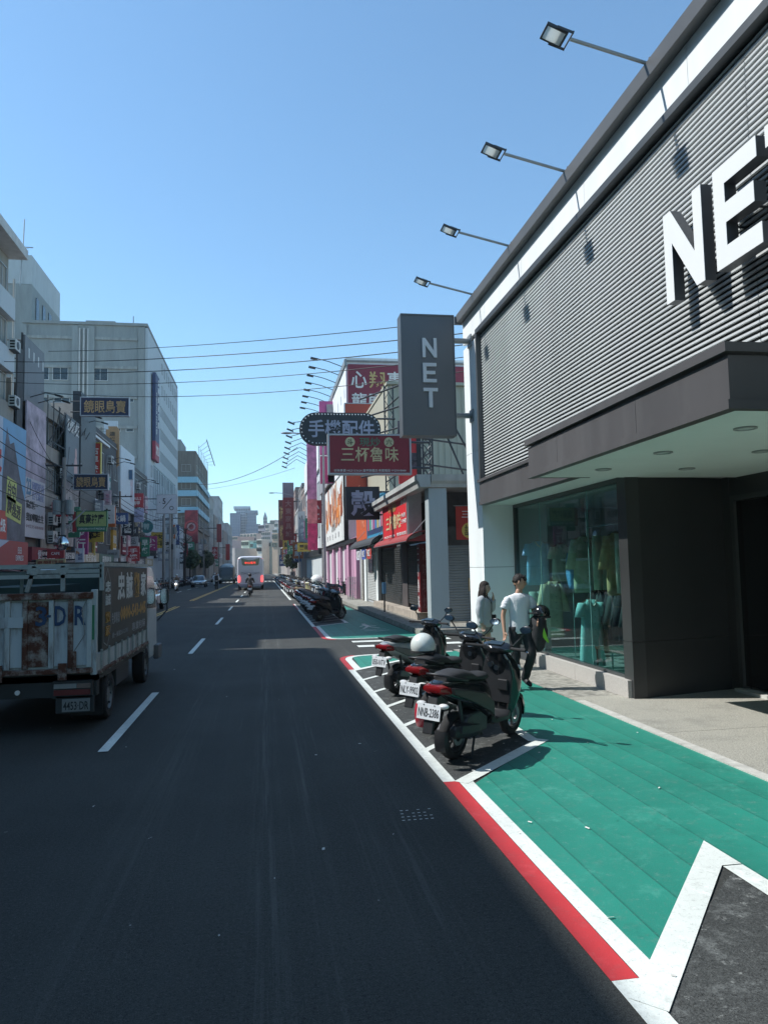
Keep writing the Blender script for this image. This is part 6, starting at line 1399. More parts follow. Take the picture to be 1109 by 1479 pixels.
# ================= truck
rust=M('rusty_pale_paint',(.40,.43,.42),.65,var=.12,scale=3,dirt=1.,dirtcol=(.075,.030,.018),streak=True,dscale=7.,bump=.2,bscale=30)
rust2=M('heavy_rust',(.36,.33,.29),.85,var=.25,scale=7,dirt=1.,dirtcol=(.085,.028,.014),bump=.4,bscale=40,dscale=5.)
MATS['heavy_rust'].node_tree.nodes['Principled BSDF']
for _nd in rust2.node_tree.nodes:
    if _nd.type=='VALTORGB' and _nd.color_ramp.elements[0].color[0]==0: _nd.color_ramp.elements[0].position=.36; _nd.color_ramp.elements[1].position=.54
pale_blue=M('pale_blue_panel',(.40,.44,.45),.55,var=.08,scale=2,dirt=.7,dirtcol=(.085,.035,.02),dscale=6.,streak=True)
tk=thing('moving_truck','old rusty flatbed moving truck with pale blue tailgate and dark painted side boards','truck',(-3,11,0))
YR=9.62; XR=-2.05; XL=-4.0
def tb_(n,m,*a,p=None,**k): return G().box(*a).build(n,m,p or tk,**k)
# tailgate: frame, pale panels and rusty ribs
tg=tb_('tailgate',rust,XL,XR-.06,YR+.03,YR+.06,.78,1.70)
ribs=[-2.12,-2.34,-2.56,-2.86,-3.06,-3.30,-3.6,-3.9]
pan=[(-2.32,-2.14),(-2.54,-2.37),(-2.84,-2.6),(-3.04,-2.9),(-3.28,-3.1),(-3.56,-3.34),(-3.86,-3.64)]
for i,(a,b) in enumerate(pan): tb_('tailgate_panel',pale_blue if i!=2 else rust2,a,b,YR-.0,YR+.028,.82,1.60,p=tk,bevel=.006)
for x in ribs: tb_('tailgate_rib',rust2 if ribs.index(x)%2 else rust,x-.03,x+.03,YR-.035,YR+.028,.80,1.62,bevel=.006)
tb_('tailgate_rail',rust2,XL,XR-.03,YR-.05,YR+.06,1.63,1.71,bevel=.01); tb_('tailgate_rail',rust2,XL,XR-.03,YR-.045,YR+.06,.73,.79,bevel=.01)
tb_('tailgate_patch',pale_blue,-3.6,-2.88,YR-.038,YR-.03,1.30,1.43)
lb=M('letter_stencil_blue',(.015,.045,.11),.6,var=.2)
for ch,x,w in (('3',-2.68,.13),('-',-2.585,.05),('D',-2.46,.13),('R',-2.23,.13)):
    g=G(); text_into(g,ch,(x,YR-.037 if ch=='-' else YR-.012,1.43),(1,0,0),(0,0,1),w,.24 if ch!='-' else .03,.02,.002); g.build('lettering',lb,tk)
for x in (-3.72,-3.15,-2.42): 
    tb_('hinge',rust2,x-.05,x+.05,YR-.06,YR-.046,.66,.86)
tb_('latch_bar',rust2,-2.30,-2.26,YR-.07,YR-.05,.74,1.0,bevel=.006)
for i in range(7): G().cyl((-3.9+i*.29,YR-.052,1.67),(-3.9+i*.29,YR-.062,1.67),.012,8).build('bolt',rust2,tk)
g=G(); g.tube([(-2.10,YR-.02,1.72),(-2.2,YR-.06,1.5),(-2.16,YR-.07,1.2),(-2.3,YR-.06,.98)],.006,5); g.build('tie_rope',M('rope_grey',(.2,.2,.18),.9),tk)
# corner posts and upper frame
for x in (XR-.02,XL): tb_('corner_post',rust,x-.04,x+.03,YR+.0,YR+.08,.70,1.74,bevel=.008)
tb_('green_latch',M('latch_green',(.02,.16,.07),.5),-2.115,-2.065,YR-.02,YR-.001,1.13,1.55)
fp=M('frame_pale_green',(.30,.33,.31),.55,var=.1,dirt=.7,dirtcol=(.12,.07,.05),dscale=5)
bars=[((-2.05,9.95,1.72),(-2.05,9.95,2.05)),((XL,9.95,1.72),(XL,9.95,2.05)),((-2.05,9.95,2.04),(XL,9.95,2.04)),((-2.05,9.95,1.91),(XL,9.95,1.91)),((-2.52,9.95,1.72),(-2.52,9.95,2.04)),((-2.95,9.95,1.72),(-2.86,9.95,2.04)),((-2.05,9.95,1.97),(-2.95,9.95,1.97))]
for a,b in bars: G().obox((Vector(a)+Vector(b))/2,((Vector(a)-Vector(b)).length,.035,.05),Vector(b)-Vector(a),(0,1,0)).build('upper_frame',fp,tk)
for x in (-2.52,-2.86): G().prism([(-.09,2.02),(.09,2.02),(.03,1.93),(-.03,1.93)],(x,9.925,0),(1,0,0),(0,0,1),(0,.01,0)).build('gusset',fp,tk)
tb_('top_rail',fp,-2.08,-2.03,9.97,13.6,2.03,2.08); tb_('top_rail',fp,XL,XL+.05,9.97,13.6,2.03,2.08)
for y in (10.7,11.6,12.5,13.55): tb_('cross_bar',fp,XL+.05,-2.08,y-.03,y+.03,2.03,2.07)
# bed, inner dark load wall, side boards
bed=M('bed_planks',(.06,.06,.055),.8,var=.3)
tb_('bed_floor',bed,XL,XR,YR+.08,13.6,.62,.72)
cg=M('inner_dark_green',(.02,.045,.04),.7,var=.3)
tb_('head_board',cg,XL+.03,XR-.03,13.50,13.56,.72,2.0)
tb_('inner_panel',cg,XL,XL+.03,9.75,13.5,.73,2.0); tb_('load_crate',cg,-3.9,-3.0,10.1,12.9,.73,1.78)
for x in (-3.85,-3.45,-3.05): tb_('crate_slat',M('slat_grey_green',(.12,.15,.14),.6),x-.02,x+.02,10.07,10.095,.74,1.98)
tb_('crate_slat',M('slat_grey_green',(.12,.15,.14)),-3.9,-3.0,10.04,10.065,1.93,1.97)
sbm=M('side_board_dark',(.035,.040,.034),.55,var=.25,scale=1.5,dirt=.3,dirtcol=(.12,.11,.10))
tb_('side_board',sbm,-2.10,-2.045,9.96,13.62,.95,2.02,bevel=.008)
def ttext(s,y0,y1,z0,z1,mt,bold=0,vert=False):
    g=G(); c=(-2.043,(y0+y1)/2,(z0+z1)/2)
    (vtext(g,s,c,(0,1,0),(0,0,1),y1-y0,z1-z0,bold) if vert else text_into(g,s,c,(0,1,0),(0,0,1),y1-y0,z1-z0,bold,.002)); g.build('lettering',mt,tk)
tw=M('truck_letter_white',(.55,.56,.54),.6,var=.1); ty=M('truck_letter_ochre',(.40,.22,.06),.6,var=.15); tgy=M('truck_letter_grey',(.28,.29,.29),.6)
for k,(ch,mt) in enumerate((('忠',tw),('誠',tw),('搬',ty),('家',tw))): ttext(ch,10.95+k*.66,11.50+k*.66,1.54,1.95,mt,.03)
ttext('0800-543-045',11.15,13.45,1.24,1.46,ty,.04); ttext('免費專線',10.55,11.1,1.24,1.4,tgy,.01); ttext('統一編號25612783',10.6,11.75,1.05,1.13,tgy); ttext('專業包裝',12.1,13.4,1.02,1.16,tgy,.01)
ttext('忠誠',10.12,10.42,1.5,1.85,tw,.01,True); ttext('搬家',10.12,10.42,1.1,1.45,ty,.01,True)
g=G(); oc=[(10.05,1.05),(10.05,1.8),(10.27,2.0),(10.48,1.8),(10.48,1.2),(10.27,.99)]
for i in range(6):
    a=Vector((-2.042,*oc[i]));b=Vector((-2.042,*oc[(i+1)%6])); g.obox((a+b)/2,((b-a).length,.002,.012),b-a,(1,0,0))
g.build('painted_outline',tgy,tk)
# lower side gate with uprights
tb_('lower_gate',rust,-2.09,-2.05,9.75,13.6,.72,.94)
for i in range(9): tb_('gate_upright',fp,-2.05,-2.025,9.9+i*.45,9.94+i*.45,.68,.98)
tb_('gate_rail',rust2,-2.055,-2.02,9.72,13.62,.70,.74)
# chassis, underrun, lamps, plate
tb_('chassis_rail',black_metal,-3.5,-3.35,9.8,14.8,.42,.6); tb_('chassis_rail',black_metal,-2.7,-2.55,9.8,14.8,.42,.6)
tb_('rear_beam',black_metal,XL+.1,-2.05,9.70,9.85,.44,.70)
tb_('underrun_bar',black_metal,XL,-2.05,9.68,9.74,.33,.39) if 0 else None
def lampset(x0,x1):
    tb_('lamp_housing',black_metal,x0-.02,x1+.02,9.60,9.70,.44,.64)
    tb_('reverse_light',M('dirty_lens',(.22,.22,.21),.4,dirt=.5),x0,x1-.16,9.585,9.60,.555,.61); tb_('indicator',M('lens_amber_dim',(.16,.11,.09),.4),x1-.155,x1,9.585,9.60,.555,.61)
    tb_('tail_light',M('dirty_red_lens',(.11,.01,.012),.35),x0,x1,9.58,9.60,.475,.54)
lampset(-2.52,-2.10); lampset(-3.96,-3.5)
pl=tb_('number_plate',M('plate_dull_white',(.17,.18,.18),.5,dirt=.5,dirtcol=(.15,.15,.14),dscale=6),-2.42,-2.10,9.57,9.58,.28,.43)
g=G(); text_into(g,'4453·DR',(-2.26,9.567,.35),(1,0,0),(0,0,1),.29,.10,.01,.002); g.build('lettering',plate_k,pl)
tb_('plate_bracket',black_metal,-2.5,-2.06,9.60,9.63,.26,.46)
for x in (-3.3,-2.95): G().cyl((x,9.66,.52),(x,9.64,.52),.03,10).build('reflector',clear_plastic,tk)
tb_('side_toolbox',steel_dark,-2.45,-2.12,11.3,12.3,.32,.62,bevel=.01); tb_('mud_flap',rubber,-2.45,-2.08,10.2,10.215,.12,.6)
tb_('fender',black_metal,-2.45,-2.06,10.25,10.95,.60,.64)
def twheel(x,y,r=.31,w=.2,name='wheel'):
    g=G(); g.lathe([(r*.62,-w/2),(r*.93,-w/2),(r,-w*.38),(r,w*.38),(r*.93,w/2),(r*.62,w/2)],(x,y,r),(1,0,0),28); o=g.build(name,rubber,tk,smooth='auto')
    g=G(); g.lathe([(r*.62,w*.46),(r*.58,w*.30),(r*.35,w*.18),(r*.28,w*.40),(.0,w*.42)],(x,y,r),(1,0,0),24); g.lathe([(r*.62,w*.46),(r*.66,w*.5),(r*.6,w*.5)],(x,y,r),(1,0,0),24); g.build('rim',M('truck_rim',(.22,.23,.23),.5,.4,var=.2,dirt=.5,dirtcol=(.08,.06,.05)),o,smooth='auto')
    g=G()
    for k in range(6):
      a=k*math.pi/3; g=G(); g.cyl((x+w*.3,y+r*.42*math.cos(a),r+r*.42*math.sin(a)),(x+w*.46,y+r*.42*math.cos(a),r+r*.42*math.sin(a)),.014,6)
      g.build('wheel_nut',steel_dark,o)
for x,y in ((-2.17,10.6),(-2.42,10.6),(-3.88,10.6),(-2.19,13.85),(-3.85,13.85)): twheel(x,y)
# cab
cabm=M('cab_white',(.46,.48,.48),.4,var=.05,coat=.3,dirt=.4,dirtcol=(.25,.24,.22))
prof=[(13.66,.50),(13.66,1.98),(13.9,2.06),(14.5,2.04),(14.78,1.9),(15.12,1.28),(15.16,.45),(15.1,.36),(14.3,.36),(14.24,.60),(14.05,.72),(13.8,.72),(13.66,.62)]
g=G(); g.prism([(y,z) for y,z in prof],(-3.95,0,0),(0,1,0),(0,0,1),(1.86,0,0)); g.build('cab',cabm,tk,bevel=.03)
g=G(); g.prism([(13.78,1.30),(13.80,1.88),(14.5,1.86),(14.72,1.72),(14.98,1.26)],(-2.088,0,0),(0,1,0),(0,0,1),(.006,0,0)); g.build('side_window',glass_dark,tk)
g=G(); g.add([(-3.85,15.10,1.33),(-2.15,15.10,1.33),(-2.22,14.82,1.86),(-3.78,14.82,1.86)],[(0,1,2,3)]); 
g=G(); g.obox((-3.02,14.975,1.60),(1.66,.02,.60),(1,0,0),(0,1,-.0)) if 0 else g.prism([(-.82,0),(.82,0),(.76,.6),(-.76,.6)],(-3.02,15.14,1.30),(1,0,0),(0,-.5,.86),(0,.01,.006)); g.build('windscreen',glass_dark,tk)
tb_('front_bumper',M('bumper_grey',(.10,.10,.10),.6),-3.98,-2.06,15.06,15.28,.34,.55,bevel=.02); tb_('bumper_end',M('bumper_grey',(.1,.1,.1)),-2.10,-2.0,14.75,15.2,.3,.56,bevel=.02)
g=G(); g.tube([(-2.09,15.05,1.6),(-1.93,15.2,1.62),(-1.9,15.22,1.2),(-2.07,15.1,1.0)],.014,6); mi=g.build('mirror_arm',black_metal,tk)
c=Vector((-1.95,15.20,1.47)); g=G(); g.loft([sring((c.x,c.y+dy,c.z),(1,0,0),(0,0,1),.085*s_,.17*s_,16,3) for dy,s_ in ((-.03,.9),(-.02,1),(.02,1),(.05,.7))]); g.build('wing_mirror',black_metal,mi,smooth='auto')
g=G(); q=sring((c.x,c.y-.032,c.z),(1,0,0),(0,0,1),.07,.15,16,3); g.add(q,[tuple(range(16))]); g.build('mirror_glass',mirror_m,mi)
tb_('roof_spoiler',black_metal,-3.6,-2.4,13.7,13.9,2.06,2.14); tb_('door_seam',black_metal,-2.0885,-2.084,13.74,13.75,.75,1.9)
# ================= cars
def make_car(label,paint,x,y,deg,plate=None,L=4.5,Wd=1.78,H=1.45,lights=False,name='car'):
    t=thing('parked_car' if 0 else 'oncoming_car',label,'car',(x,y,0),None,R(deg)); T_=WL[t.name]
    def B(g,n,m,p=None,**k):
        g.v=[tuple(T_@Vector(v)) for v in g.v]; return g.build(n,m,p or t,**k)
    # local: x forward from -L/2..L/2
    h=L/2
    st_=[(-h,.45,.62,.5,.72),(-h+.06,.34,.80,.78,.80),(-h+.5,.28,.90,.94,.87),(-.9,.24,.95,.98,.89),(.3,.24,.93,.98,.89),(1.1,.25,.90,.97,.88),(h-.55,.28,.80,.92,.85),(h-.1,.36,.68,.80,.78),(h,.42,.60,.6,.7)]
    g=G(); g.loft([sring((xx,0,(z0+z1)/2),(0,1,0),(0,0,1),wf*Wd/2,(z1-z0)/2,20,4) for xx,z0,z1,wf,_ in st_]); B(g,'body',paint,smooth='auto')
    g=G(); g.loft([sring((xx,0,z),(1,0,0),(0,1,0),a,b,20,3.4) for z,xx,a,b in ((.86,-.22,1.65,.80),(1.10,-.25,1.30,.74),(1.34,-.32,.86,.62),(H-.03,-.36,.72,.55))]); B(g,'cabin_glass',glass_dark,smooth='auto')
    g=G(); g.loft([sring((-.36,0,z),(1,0,0),(0,1,0),a,b,20,3.4) for z,a,b in ((H-.07,.80,.60),(H-.01,.72,.56),(H+.02,.45,.38))]); B(g,'roof',paint,smooth='auto')
    for s in (-1,1):
        for (xa,za,xb,zb) in ((1.42,.9,.46,H-.05),(-.12,.9,-.2,H-.05),(-1.85,.9,-1.1,H-.05)): g=G(); g.cyl((xa,s*.76,za),(xb,s*.585,zb),.035,6); B(g,'window_pillar',paint)
    for s in (-1,1):
        for xx in (-1.36,1.36):
            q=G(); q.lathe([(.2,-.1),(.30,-.1),(.315,-.07),(.315,.07),(.30,.1),(.2,.1)],(xx,s*(Wd/2-.12),.315),(0,1,0),22); w=B(q,'wheel',rubber,smooth='auto')
            q=G(); q.lathe([(.20,s*.09),(.1,s*.06),(0,s*.07)],(xx,s*(Wd/2-.12),.315),(0,1,0),18)
            for k in range(5): a=k*2*math.pi/5; q.obox((xx+.11*math.cos(a),s*(Wd/2-.03),.315+.11*math.sin(a)),(.2,.02,.05),(math.cos(a),0,math.sin(a)),(0,1,0))
            B(q,'rim',M('car_rim',(.35,.36,.37),.3,.6),w)
        q=G(); q.ell((h-.16,s*Wd*.36,.66),(.14,.22,.075),12,6); B(q,'headlight',M('headlamp_on',(.9,.88,.8),.2,emit=2.5) if lights else clear_plastic,smooth=True)
        q=G(); q.ell((.72,s*(Wd/2+.06),.98),(.07,.10,.065),10,6); B(q,'wing_mirror',paint,smooth=True)
        for xx in (-.05,.95): q=G(); q.box(xx,xx+.008,s*Wd*.486-.004,s*Wd*.486+.012,.36,.88); B(q,'door_seam',black_metal)
    q=G(); q.box(h-.03,h+.012,-.42,.42,.52,.62); B(q,'grille',plastic_black); q=G(); q.box(h-.1,h+.0,-.6,.6,.33,.42); B(q,'lower_intake',plastic_black)
    q=G(); q.box(h+.013,h+.02,-.19,.19,.42,.51); B(q,'number_plate',plate_m)
    return t
wcar=M('car_paint_white',(.60,.62,.63),.25,var=.03,coat=.6); scar=M('car_paint_silver',(.38,.42,.44),.25,.5,var=.03,coat=.5)
make_car('white saloon car coming towards the camera just behind the truck',wcar,-6.15,39.5,-90)
make_car('pale silver car coming towards the camera farther up the oncoming lane',scar,-8.2,97.2,-90,Wd=1.85)
# dark van with pale roof
vn=thing('oncoming_van','dark green-grey van with pale domed roof coming down the far oncoming lane','van',(-6,120,0))
vd=M('van_dark',(.05,.065,.065),.35,var=.1,coat=.3)
g=G(); g.loft([sring((-5.85,y,(z0+z1)/2),(1,0,0),(0,0,1),w,(z1-z0)/2,18,5) for y,z0,z1,w in ((117.4,.45,1.2,1.0),(117.6,.35,1.7,1.1),(118.2,.3,2.55,1.15),(119.2,.3,2.85,1.18),(123.4,.3,2.85,1.18),(123.7,.5,2.6,1.05))]); g.build('body',vd,vn,smooth='auto')
g=G(); g.ell((-5.85,120.9,2.62),(1.05,2.4,.55),18,10); g.build('roof',M('van_roof_pale',(.42,.46,.44),.5),vn,smooth=True)
G().obox((-5.85,117.72,1.95),(1.8,.03,.75),(1,0,0),(0,.55,1)).build('windscreen',glass_dark,vn) if 0 else G().prism([(-.92,0),(.92,0),(.85,.75),(-.85,.75)],(-5.85,117.52,1.42),(1,0,0),(0,.5,.86),(0,-.02,.01)).build('windscreen',glass_dark,vn)
for s in (-1,1):
    for y in (118.6,122.6): g=G(); g.cyl((-5.85+s*.95,y,.36),(-5.85+s*1.17,y,.36),.36,18); g.build('wheel',rubber,vn)
    G().cyl((-5.85+s*.8,117.36,.8),(-5.85+s*.8,117.46,.8),.13,12).build('headlight',clear_plastic,vn)
# ================= city bus from behind
bs=thing('city_bus','white city bus seen from behind with lit tail lights and red destination display','bus',(-1.4,80,0))
bm_=M('bus_white',(.56,.57,.62),.35,var=.04,coat=.4,dirt=.3,dirtcol=(.35,.36,.38),dscale=.9); bx0,bx1=-2.70,-.06; by=75.4
g=G(); g.loft([sring(((bx0+bx1)/2,y,(z0+z1)/2),(1,0,0),(0,0,1),w,(z1-z0)/2,28,7) for y,z0,z1,w in ((by,.42,3.28,1.22),(by+.12,.36,3.36,1.31),(by+.4,.34,3.40,1.32),(by+10.8,.34,3.38,1.32),(by+11.2,.4,3.2,1.28))]); g.build('body',bm_,bs,smooth='auto')
cx=(bx0+bx1)/2
g=G(); g.prism([(-.90,0),(-.82,-.62),(-.70,-.72),(.70,-.72),(.82,-.62),(.90,0),(.45,-.10),(.2,-.2),(-.2,-.2),(-.45,-.10)] ,(cx,by-.012,3.18),(1,0,0),(0,0,1),(0,.02,0)); g.build('rear_window',glass_dark,bs)
g=G(); text_into(g,'中12 新竹',(cx,by-.022,2.72),(1,0,0),(0,0,1),1.15,.24,.03,.004); g.build('display',M('led_red',(.8,.05,.03),.4,emit=1.2),bs)
tl=M('bus_tail_lit',(.9,.08,.08),.3,emit=1.6)
for s in (-1,1):
    g=G(); g.loft([sring((cx+s*1.13,by-.03,z),(1,0,0),(0,1,0),w,.06,12,3) for z,w in ((.80,.08),(.95,.12),(1.25,.12),(1.45,.07))]); g.build('tail_light',tl,bs,smooth='auto')
    g=G(); g.obox((cx+s*1.17,by+.02,3.13),(.12,.03,.16),(1,0,0),(0,0,1)); g.build('marker_light',M('marker_pinkish',(.75,.3,.3),.3,emit=.6),bs)
    G().cyl((cx+s*1.02,by-.01,.62),(cx+s*1.02,by-.03,.62),.09,14).build('reflector',clear_plastic,bs)
    g=G(); g.cyl((cx+s*1.0,by+2.6,.5),(cx+s*1.27,by+2.6,.5),.5,20); g.build('wheel',rubber,bs)
    for k in range(6): G().box(cx+s*1.322-.01,cx+s*1.322+.01,by+1+k*1.6,by+2.5+k*1.6,1.6,2.9).build('side_window',glass_dark,bs)
g=G()
for z in (1.72,1.60): g.box(cx-1.0,cx+1.0,by-.018,by+.01,z,z+.03)
for s in (-1,1): g.obox((cx+s*.55,by-.02,1.68),(.7,.02,.05),(1,0,s*.35),(0,1,0))
g.build('engine_vent',M('vent_grey',(.25,.26,.30),.5),bs)
G().box(cx-1.05,cx+1.05,by-.05,by+.06,.36,.62).build('rear_bumper',M('bumper_blue_grey',(.26,.27,.33),.5),bs,bevel=.03)
G().box(cx-.28,cx+.28,by-.06,by-.052,.72,.86).build('number_plate',plate_m,bs)
G().box(cx-.5,cx+.5,by-.03,by+.0,3.06,3.22).build('roof_cap',bm_,bs)
for k in range(2): G().box(cx-1.0,cx-.3,by+2+k*4,by+4+k*4,3.4,3.62).build('roof_unit',bm_,bs) if 0 else None
# distant traffic to the left of and beyond the bus
make_car('small dark car far up the street left of the bus',M('car_paint_black',(.03,.03,.035),.25,coat=.5),-6.2,150,-90)
make_car('grey car far away beside the left kerb scooters',M('car_paint_grey',(.15,.16,.17),.25,coat=.5),-8.4,135,-90)

# ================= people
def skinned(pts,edges,rad,sub=2):
    """pts list, edges, radii -> (verts, faces) of a skinned, subdivided tube figure"""
    me=bpy.data.meshes.new('tmp'); me.from_pydata([tuple(p) for p in pts],edges,[])
    ob=bpy.data.objects.new('tmp',me); COL.objects.link(ob)
    sk=ob.modifiers.new('s','SKIN'); sv=me.skin_vertices[0].data
    for i,r in enumerate(rad):
        sv[i].radius=(r,r) if not isinstance(r,tuple) else r
        sv[i].use_root=(i==0)
    s=ob.modifiers.new('b','SUBSURF'); s.levels=sub; s.render_levels=sub
    bpy.context.view_layer.update(); dg=bpy.context.evaluated_depsgraph_get(); em=bpy.data.meshes.new_from_object(ob.evaluated_get(dg))
    V=[v.co.copy() for v in em.vertices]; F=[tuple(p.vertices) for p in em.polygons]
    bpy.data.objects.remove(ob); bpy.data.meshes.remove(me); bpy.data.meshes.remove(em)
    return V,F
def head_geo(g,c,yawd,pitchd=0,s=1.):
    """head facing local +x turned by yawd"""
    rot=Matrix.Rotation(R(yawd),3,'Z')@Matrix.Rotation(R(pitchd),3,'Y'); n,m=28,22; P=[]
    for j in range(m+1):
        a=math.pi*j/m
        for i in range(n):
            q=2*math.pi*i/n; x=math.sin(a)*math.cos(q); y=math.sin(a)*math.sin(q); z=math.cos(a)
            X=.098*x; Y=.076*y; Z=.118*z
            if z<0: Y*=1+.28*z; X*=1+(.12 if x<0 else .06)*z        # jaw taper
            if x<-.2 and z<-.3: X*=.8
            f=max(0,x)
            X+=f*.018*math.exp(-((y/.16)**2))*math.exp(-(((z+.12)/.16)**2))   # nose
            X-=f*.010*math.exp(-(((abs(y)-.36)/.17)**2))*math.exp(-(((z-.08)/.13)**2))  # eye sockets
            X+=f*.007*math.exp(-((y/.3)**2))*math.exp(-(((z+.46)/.07)**2))   # lips
            X+=f*.008*math.exp(-((y/.3)**2))*math.exp(-(((z+.80)/.12)**2))   # chin
            P.append(Vector(c)+rot@(Vector((X,Y,Z))*s))
    g.add(P,[(j*n+i,(j+1)*n+i,(j+1)*n+(i+1)%n,j*n+(i+1)%n) for j in range(m) for i in range(n)])
    for sd in (-1,1): g.ell(Vector(c)+rot@(Vector((.0,sd*.077,.0))*s),(.022*s,.009*s,.034*s),10,8,rot)
    return rot
def hand_pts(base,w,d,side,curl=.5):
    """hand chains: palm then fingers; w=wrist point, d=direction, side=thumb side vector"""
    d=Vector(d).normalized(); sd=Vector(side); sd=(sd-d*sd.dot(d)).normalized(); nrm=d.cross(sd)
    pts=[];ed=[];rd=[]; b=base
    palm=w+d*.05; pts.append(palm); rd.append((.026,.026)); pi=b
    for k,(off,ln) in enumerate(((-.028,.060),(-.010,.072),(.010,.075),(.027,.066))):
        a=w+d*.085+sd*off; k1=a+d*ln*.5+nrm*curl*ln*.2; k2=k1+(d*(1-curl)+nrm*curl).normalized()*ln*.5
        i=b+len(pts); pts+=[a,k1,k2]; rd+=[(.0105,.0105),(.009,.009),(.007,.007)]; ed+=[(pi,i),(i,i+1),(i+1,i+2)]
    a=w+d*.035+sd*.038; k1=a+(d+sd*.6).normalized()*.03; i=b+len(pts); pts+=[a,k1,k1+d*.025]; rd+=[(.012,.012),(.010,.010),(.008,.008)]; ed+=[(pi,i),(i,i+1),(i+1,i+2)]
    return pts,ed,rd
def person(label,loc,rz,J,skin,hair,clothes,headyaw=0,headpitch=0,scale=1.,hairstyle='short',sub=2,wide=1.,hands=True,group=None,shoes=None):
    """J: joints dict in local metres"""
    t=thing('person',label,'person',(0,0,0),group)
    T_=Matrix.Translation(Vector(loc))@Matrix.Rotation(R(rz),4,'Z')@Matrix.Scale(scale,4)
    def B(V,F,n,m,p=None,smooth=True):
        g=G(); g.add([T_@Vector(v) for v in V],F); return g.build(n,m,p or t,smooth=smooth)
    j={k:Vector(v) for k,v in J.items()}
    pts=[];rad=[];idx={}
    def ad(k,p,r): idx[k]=len(pts); pts.append(p); rad.append(r)
    ad('pel',j['pel'],(.10*wide,.085)); ad('sp',j['pel'].lerp(j['chest'],.5),(.09*wide,.075)); ad('chest',j['chest'],(.10*wide,.085)); ad('nb',j['neck'],(.06,.055)); ad('nt',j['head']-Vector((0,0,.07)),(.05,.05))
    E=[(0,1),(1,2),(2,3),(3,4)]
    for s in 'LR':
        ad('sh'+s,j['sh'+s],(.044,.044)); E.append((idx['chest'],idx['sh'+s]))
        ad('el'+s,j['el'+s],(.038,.038)); E.append((idx['sh'+s],idx['el'+s])); ad('wr'+s,j['wr'+s],(.026,.026)); E.append((idx['el'+s],idx['wr'+s]))
        d=(j['wr'+s]-j['el'+s]); 
        if hands:
            hp,he,hr=hand_pts(len(pts),j['wr'+s],d,j.get('th'+s,Vector((1,0,0))),.45); E.append((idx['wr'+s],len(pts))); pts+=hp; rad+=hr; E+=he
        else: ad('hd'+s,j['wr'+s]+d.normalized()*.09,(.035,.02)); E.append((idx['wr'+s],idx['hd'+s]))
        ad('hp'+s,j['hp'+s],(.075,.075)); E.append((0,idx['hp'+s])); ad('kn'+s,j['kn'+s],(.058,.058)); E.append((idx['hp'+s],idx['kn'+s]))
        ad('ca'+s,j['kn'+s].lerp(j['an'+s],.35),(.055,.055)); E.append((idx['kn'+s],idx['ca'+s])); ad('an'+s,j['an'+s],(.036,.036)); E.append((idx['ca'+s],idx['an'+s])); ad('to'+s,j['to'+s],(.03,.03)); E.append((idx['an'+s],idx['to'+s]))
    V,F=skinned(pts,E,rad,sub); g=G(); g.add(V,F); rot=head_geo(g,j['head'],headyaw,headpitch); B(g.v,g.f,'body',skin)
    # eyes
    g=G(); 
    for sd in (-1,1): g.ell(j['head']+rot@Vector((.083,sd*.030,.010)),(.008,.013,.007),8,6,rot); g.obox(j['head']+rot@Vector((.092,sd*.030,.034)),(.012,.036,.008),rot@Vector((1,0,0)),rot@Vector((0,1,0)))
    B(g.v,g.f,'eyes_and_brows',plastic_black)
    # hair
    hc=j['head']; g=G(); n,m=30,18; P=[]; rnd=random.Random(3)
    for jj in range(m+1):
        a=math.pi*jj/m
        for i in range(n):
            q=2*math.pi*i/n; x=math.sin(a)*math.cos(q); y=math.sin(a)*math.sin(q); z=math.cos(a)
            k=1.0+.05*math.sin(9*q+5*a)+.03*math.sin(17*q)
            X,Y,Z=.106*x-.008,.087*y,.128*z+.008
            front=x>.25+.0*z
            if hairstyle=='short':
                if z<-.15: 
                    X*=.80; Y*=.80; Z*=.72
                if x>.35 and z<.55: X*=.72; Y*=.85
                elif x>.0 and z<.3: X*=.9; Y*=.92
            else:
                if x>.38 and z<.5: X*=.72; Y*=.85
                elif z<-.05: X=min(X,.03); 
            P.append(hc+rot@(Vector((X,Y,Z))*k))
    g.add(P,[(jj*n+i,(jj+1)*n+i,(jj+1)*n+(i+1)%n,jj*n+(i+1)%n) for jj in range(m) for i in range(n)])
    if hairstyle=='short':
        for k in range(26):
            a=rnd.uniform(-1.2,1.2); b=rnd.uniform(.2,1.0); d=Vector((.6*math.cos(a)*.9+.2,.8*math.sin(a),b)).normalized(); p=hc+rot@Vector((d.x*.095,d.y*.08,d.z*.125)); e=p+rot@Vector((.04*rnd.uniform(.2,1),.03*rnd.uniform(-1,1),.02)); g.cyl(p,e,.012,5,.002)
    if hairstyle=='long':
        for k in range(44):
            a=R(rnd.uniform(75,285)); r0=.075; p0=hc+rot@Vector((math.cos(a)*.085,math.sin(a)*.078,rnd.uniform(-.02,.05))); 
            L=rnd.uniform(.36,.50); pts_=[p0+Vector((0,0,-L*f))+rot@Vector((math.cos(a)*.035*math.sin(f*2.5)-.02*f,math.sin(a)*.03*math.sin(f*2)+rnd.uniform(-.008,.008),0)) for f in (0,.3,.6,.85,1)]
            g.tube(pts_,[.016,.02,.019,.014,.004],5)
    B(g.v,g.f,'hair',hair)
    def wr(ph,z,amp=.012): return 1+amp*7*(.35*math.sin(7*ph+22*z)+.3*math.sin(11*ph-31*z)+.35*math.sin(3*ph+13*z))*.35
    def torso(rings,g,n=28):
        g.loft([[Vector(c)+Vector((a_*math.cos(q)*wr(q,c[2]),b_*math.sin(q)*wr(q+1,c[2]),.004*math.sin(5*q+c[2]*9))) for q in [2*math.pi*k/n for k in range(n)]] for c,a_,b_ in rings])
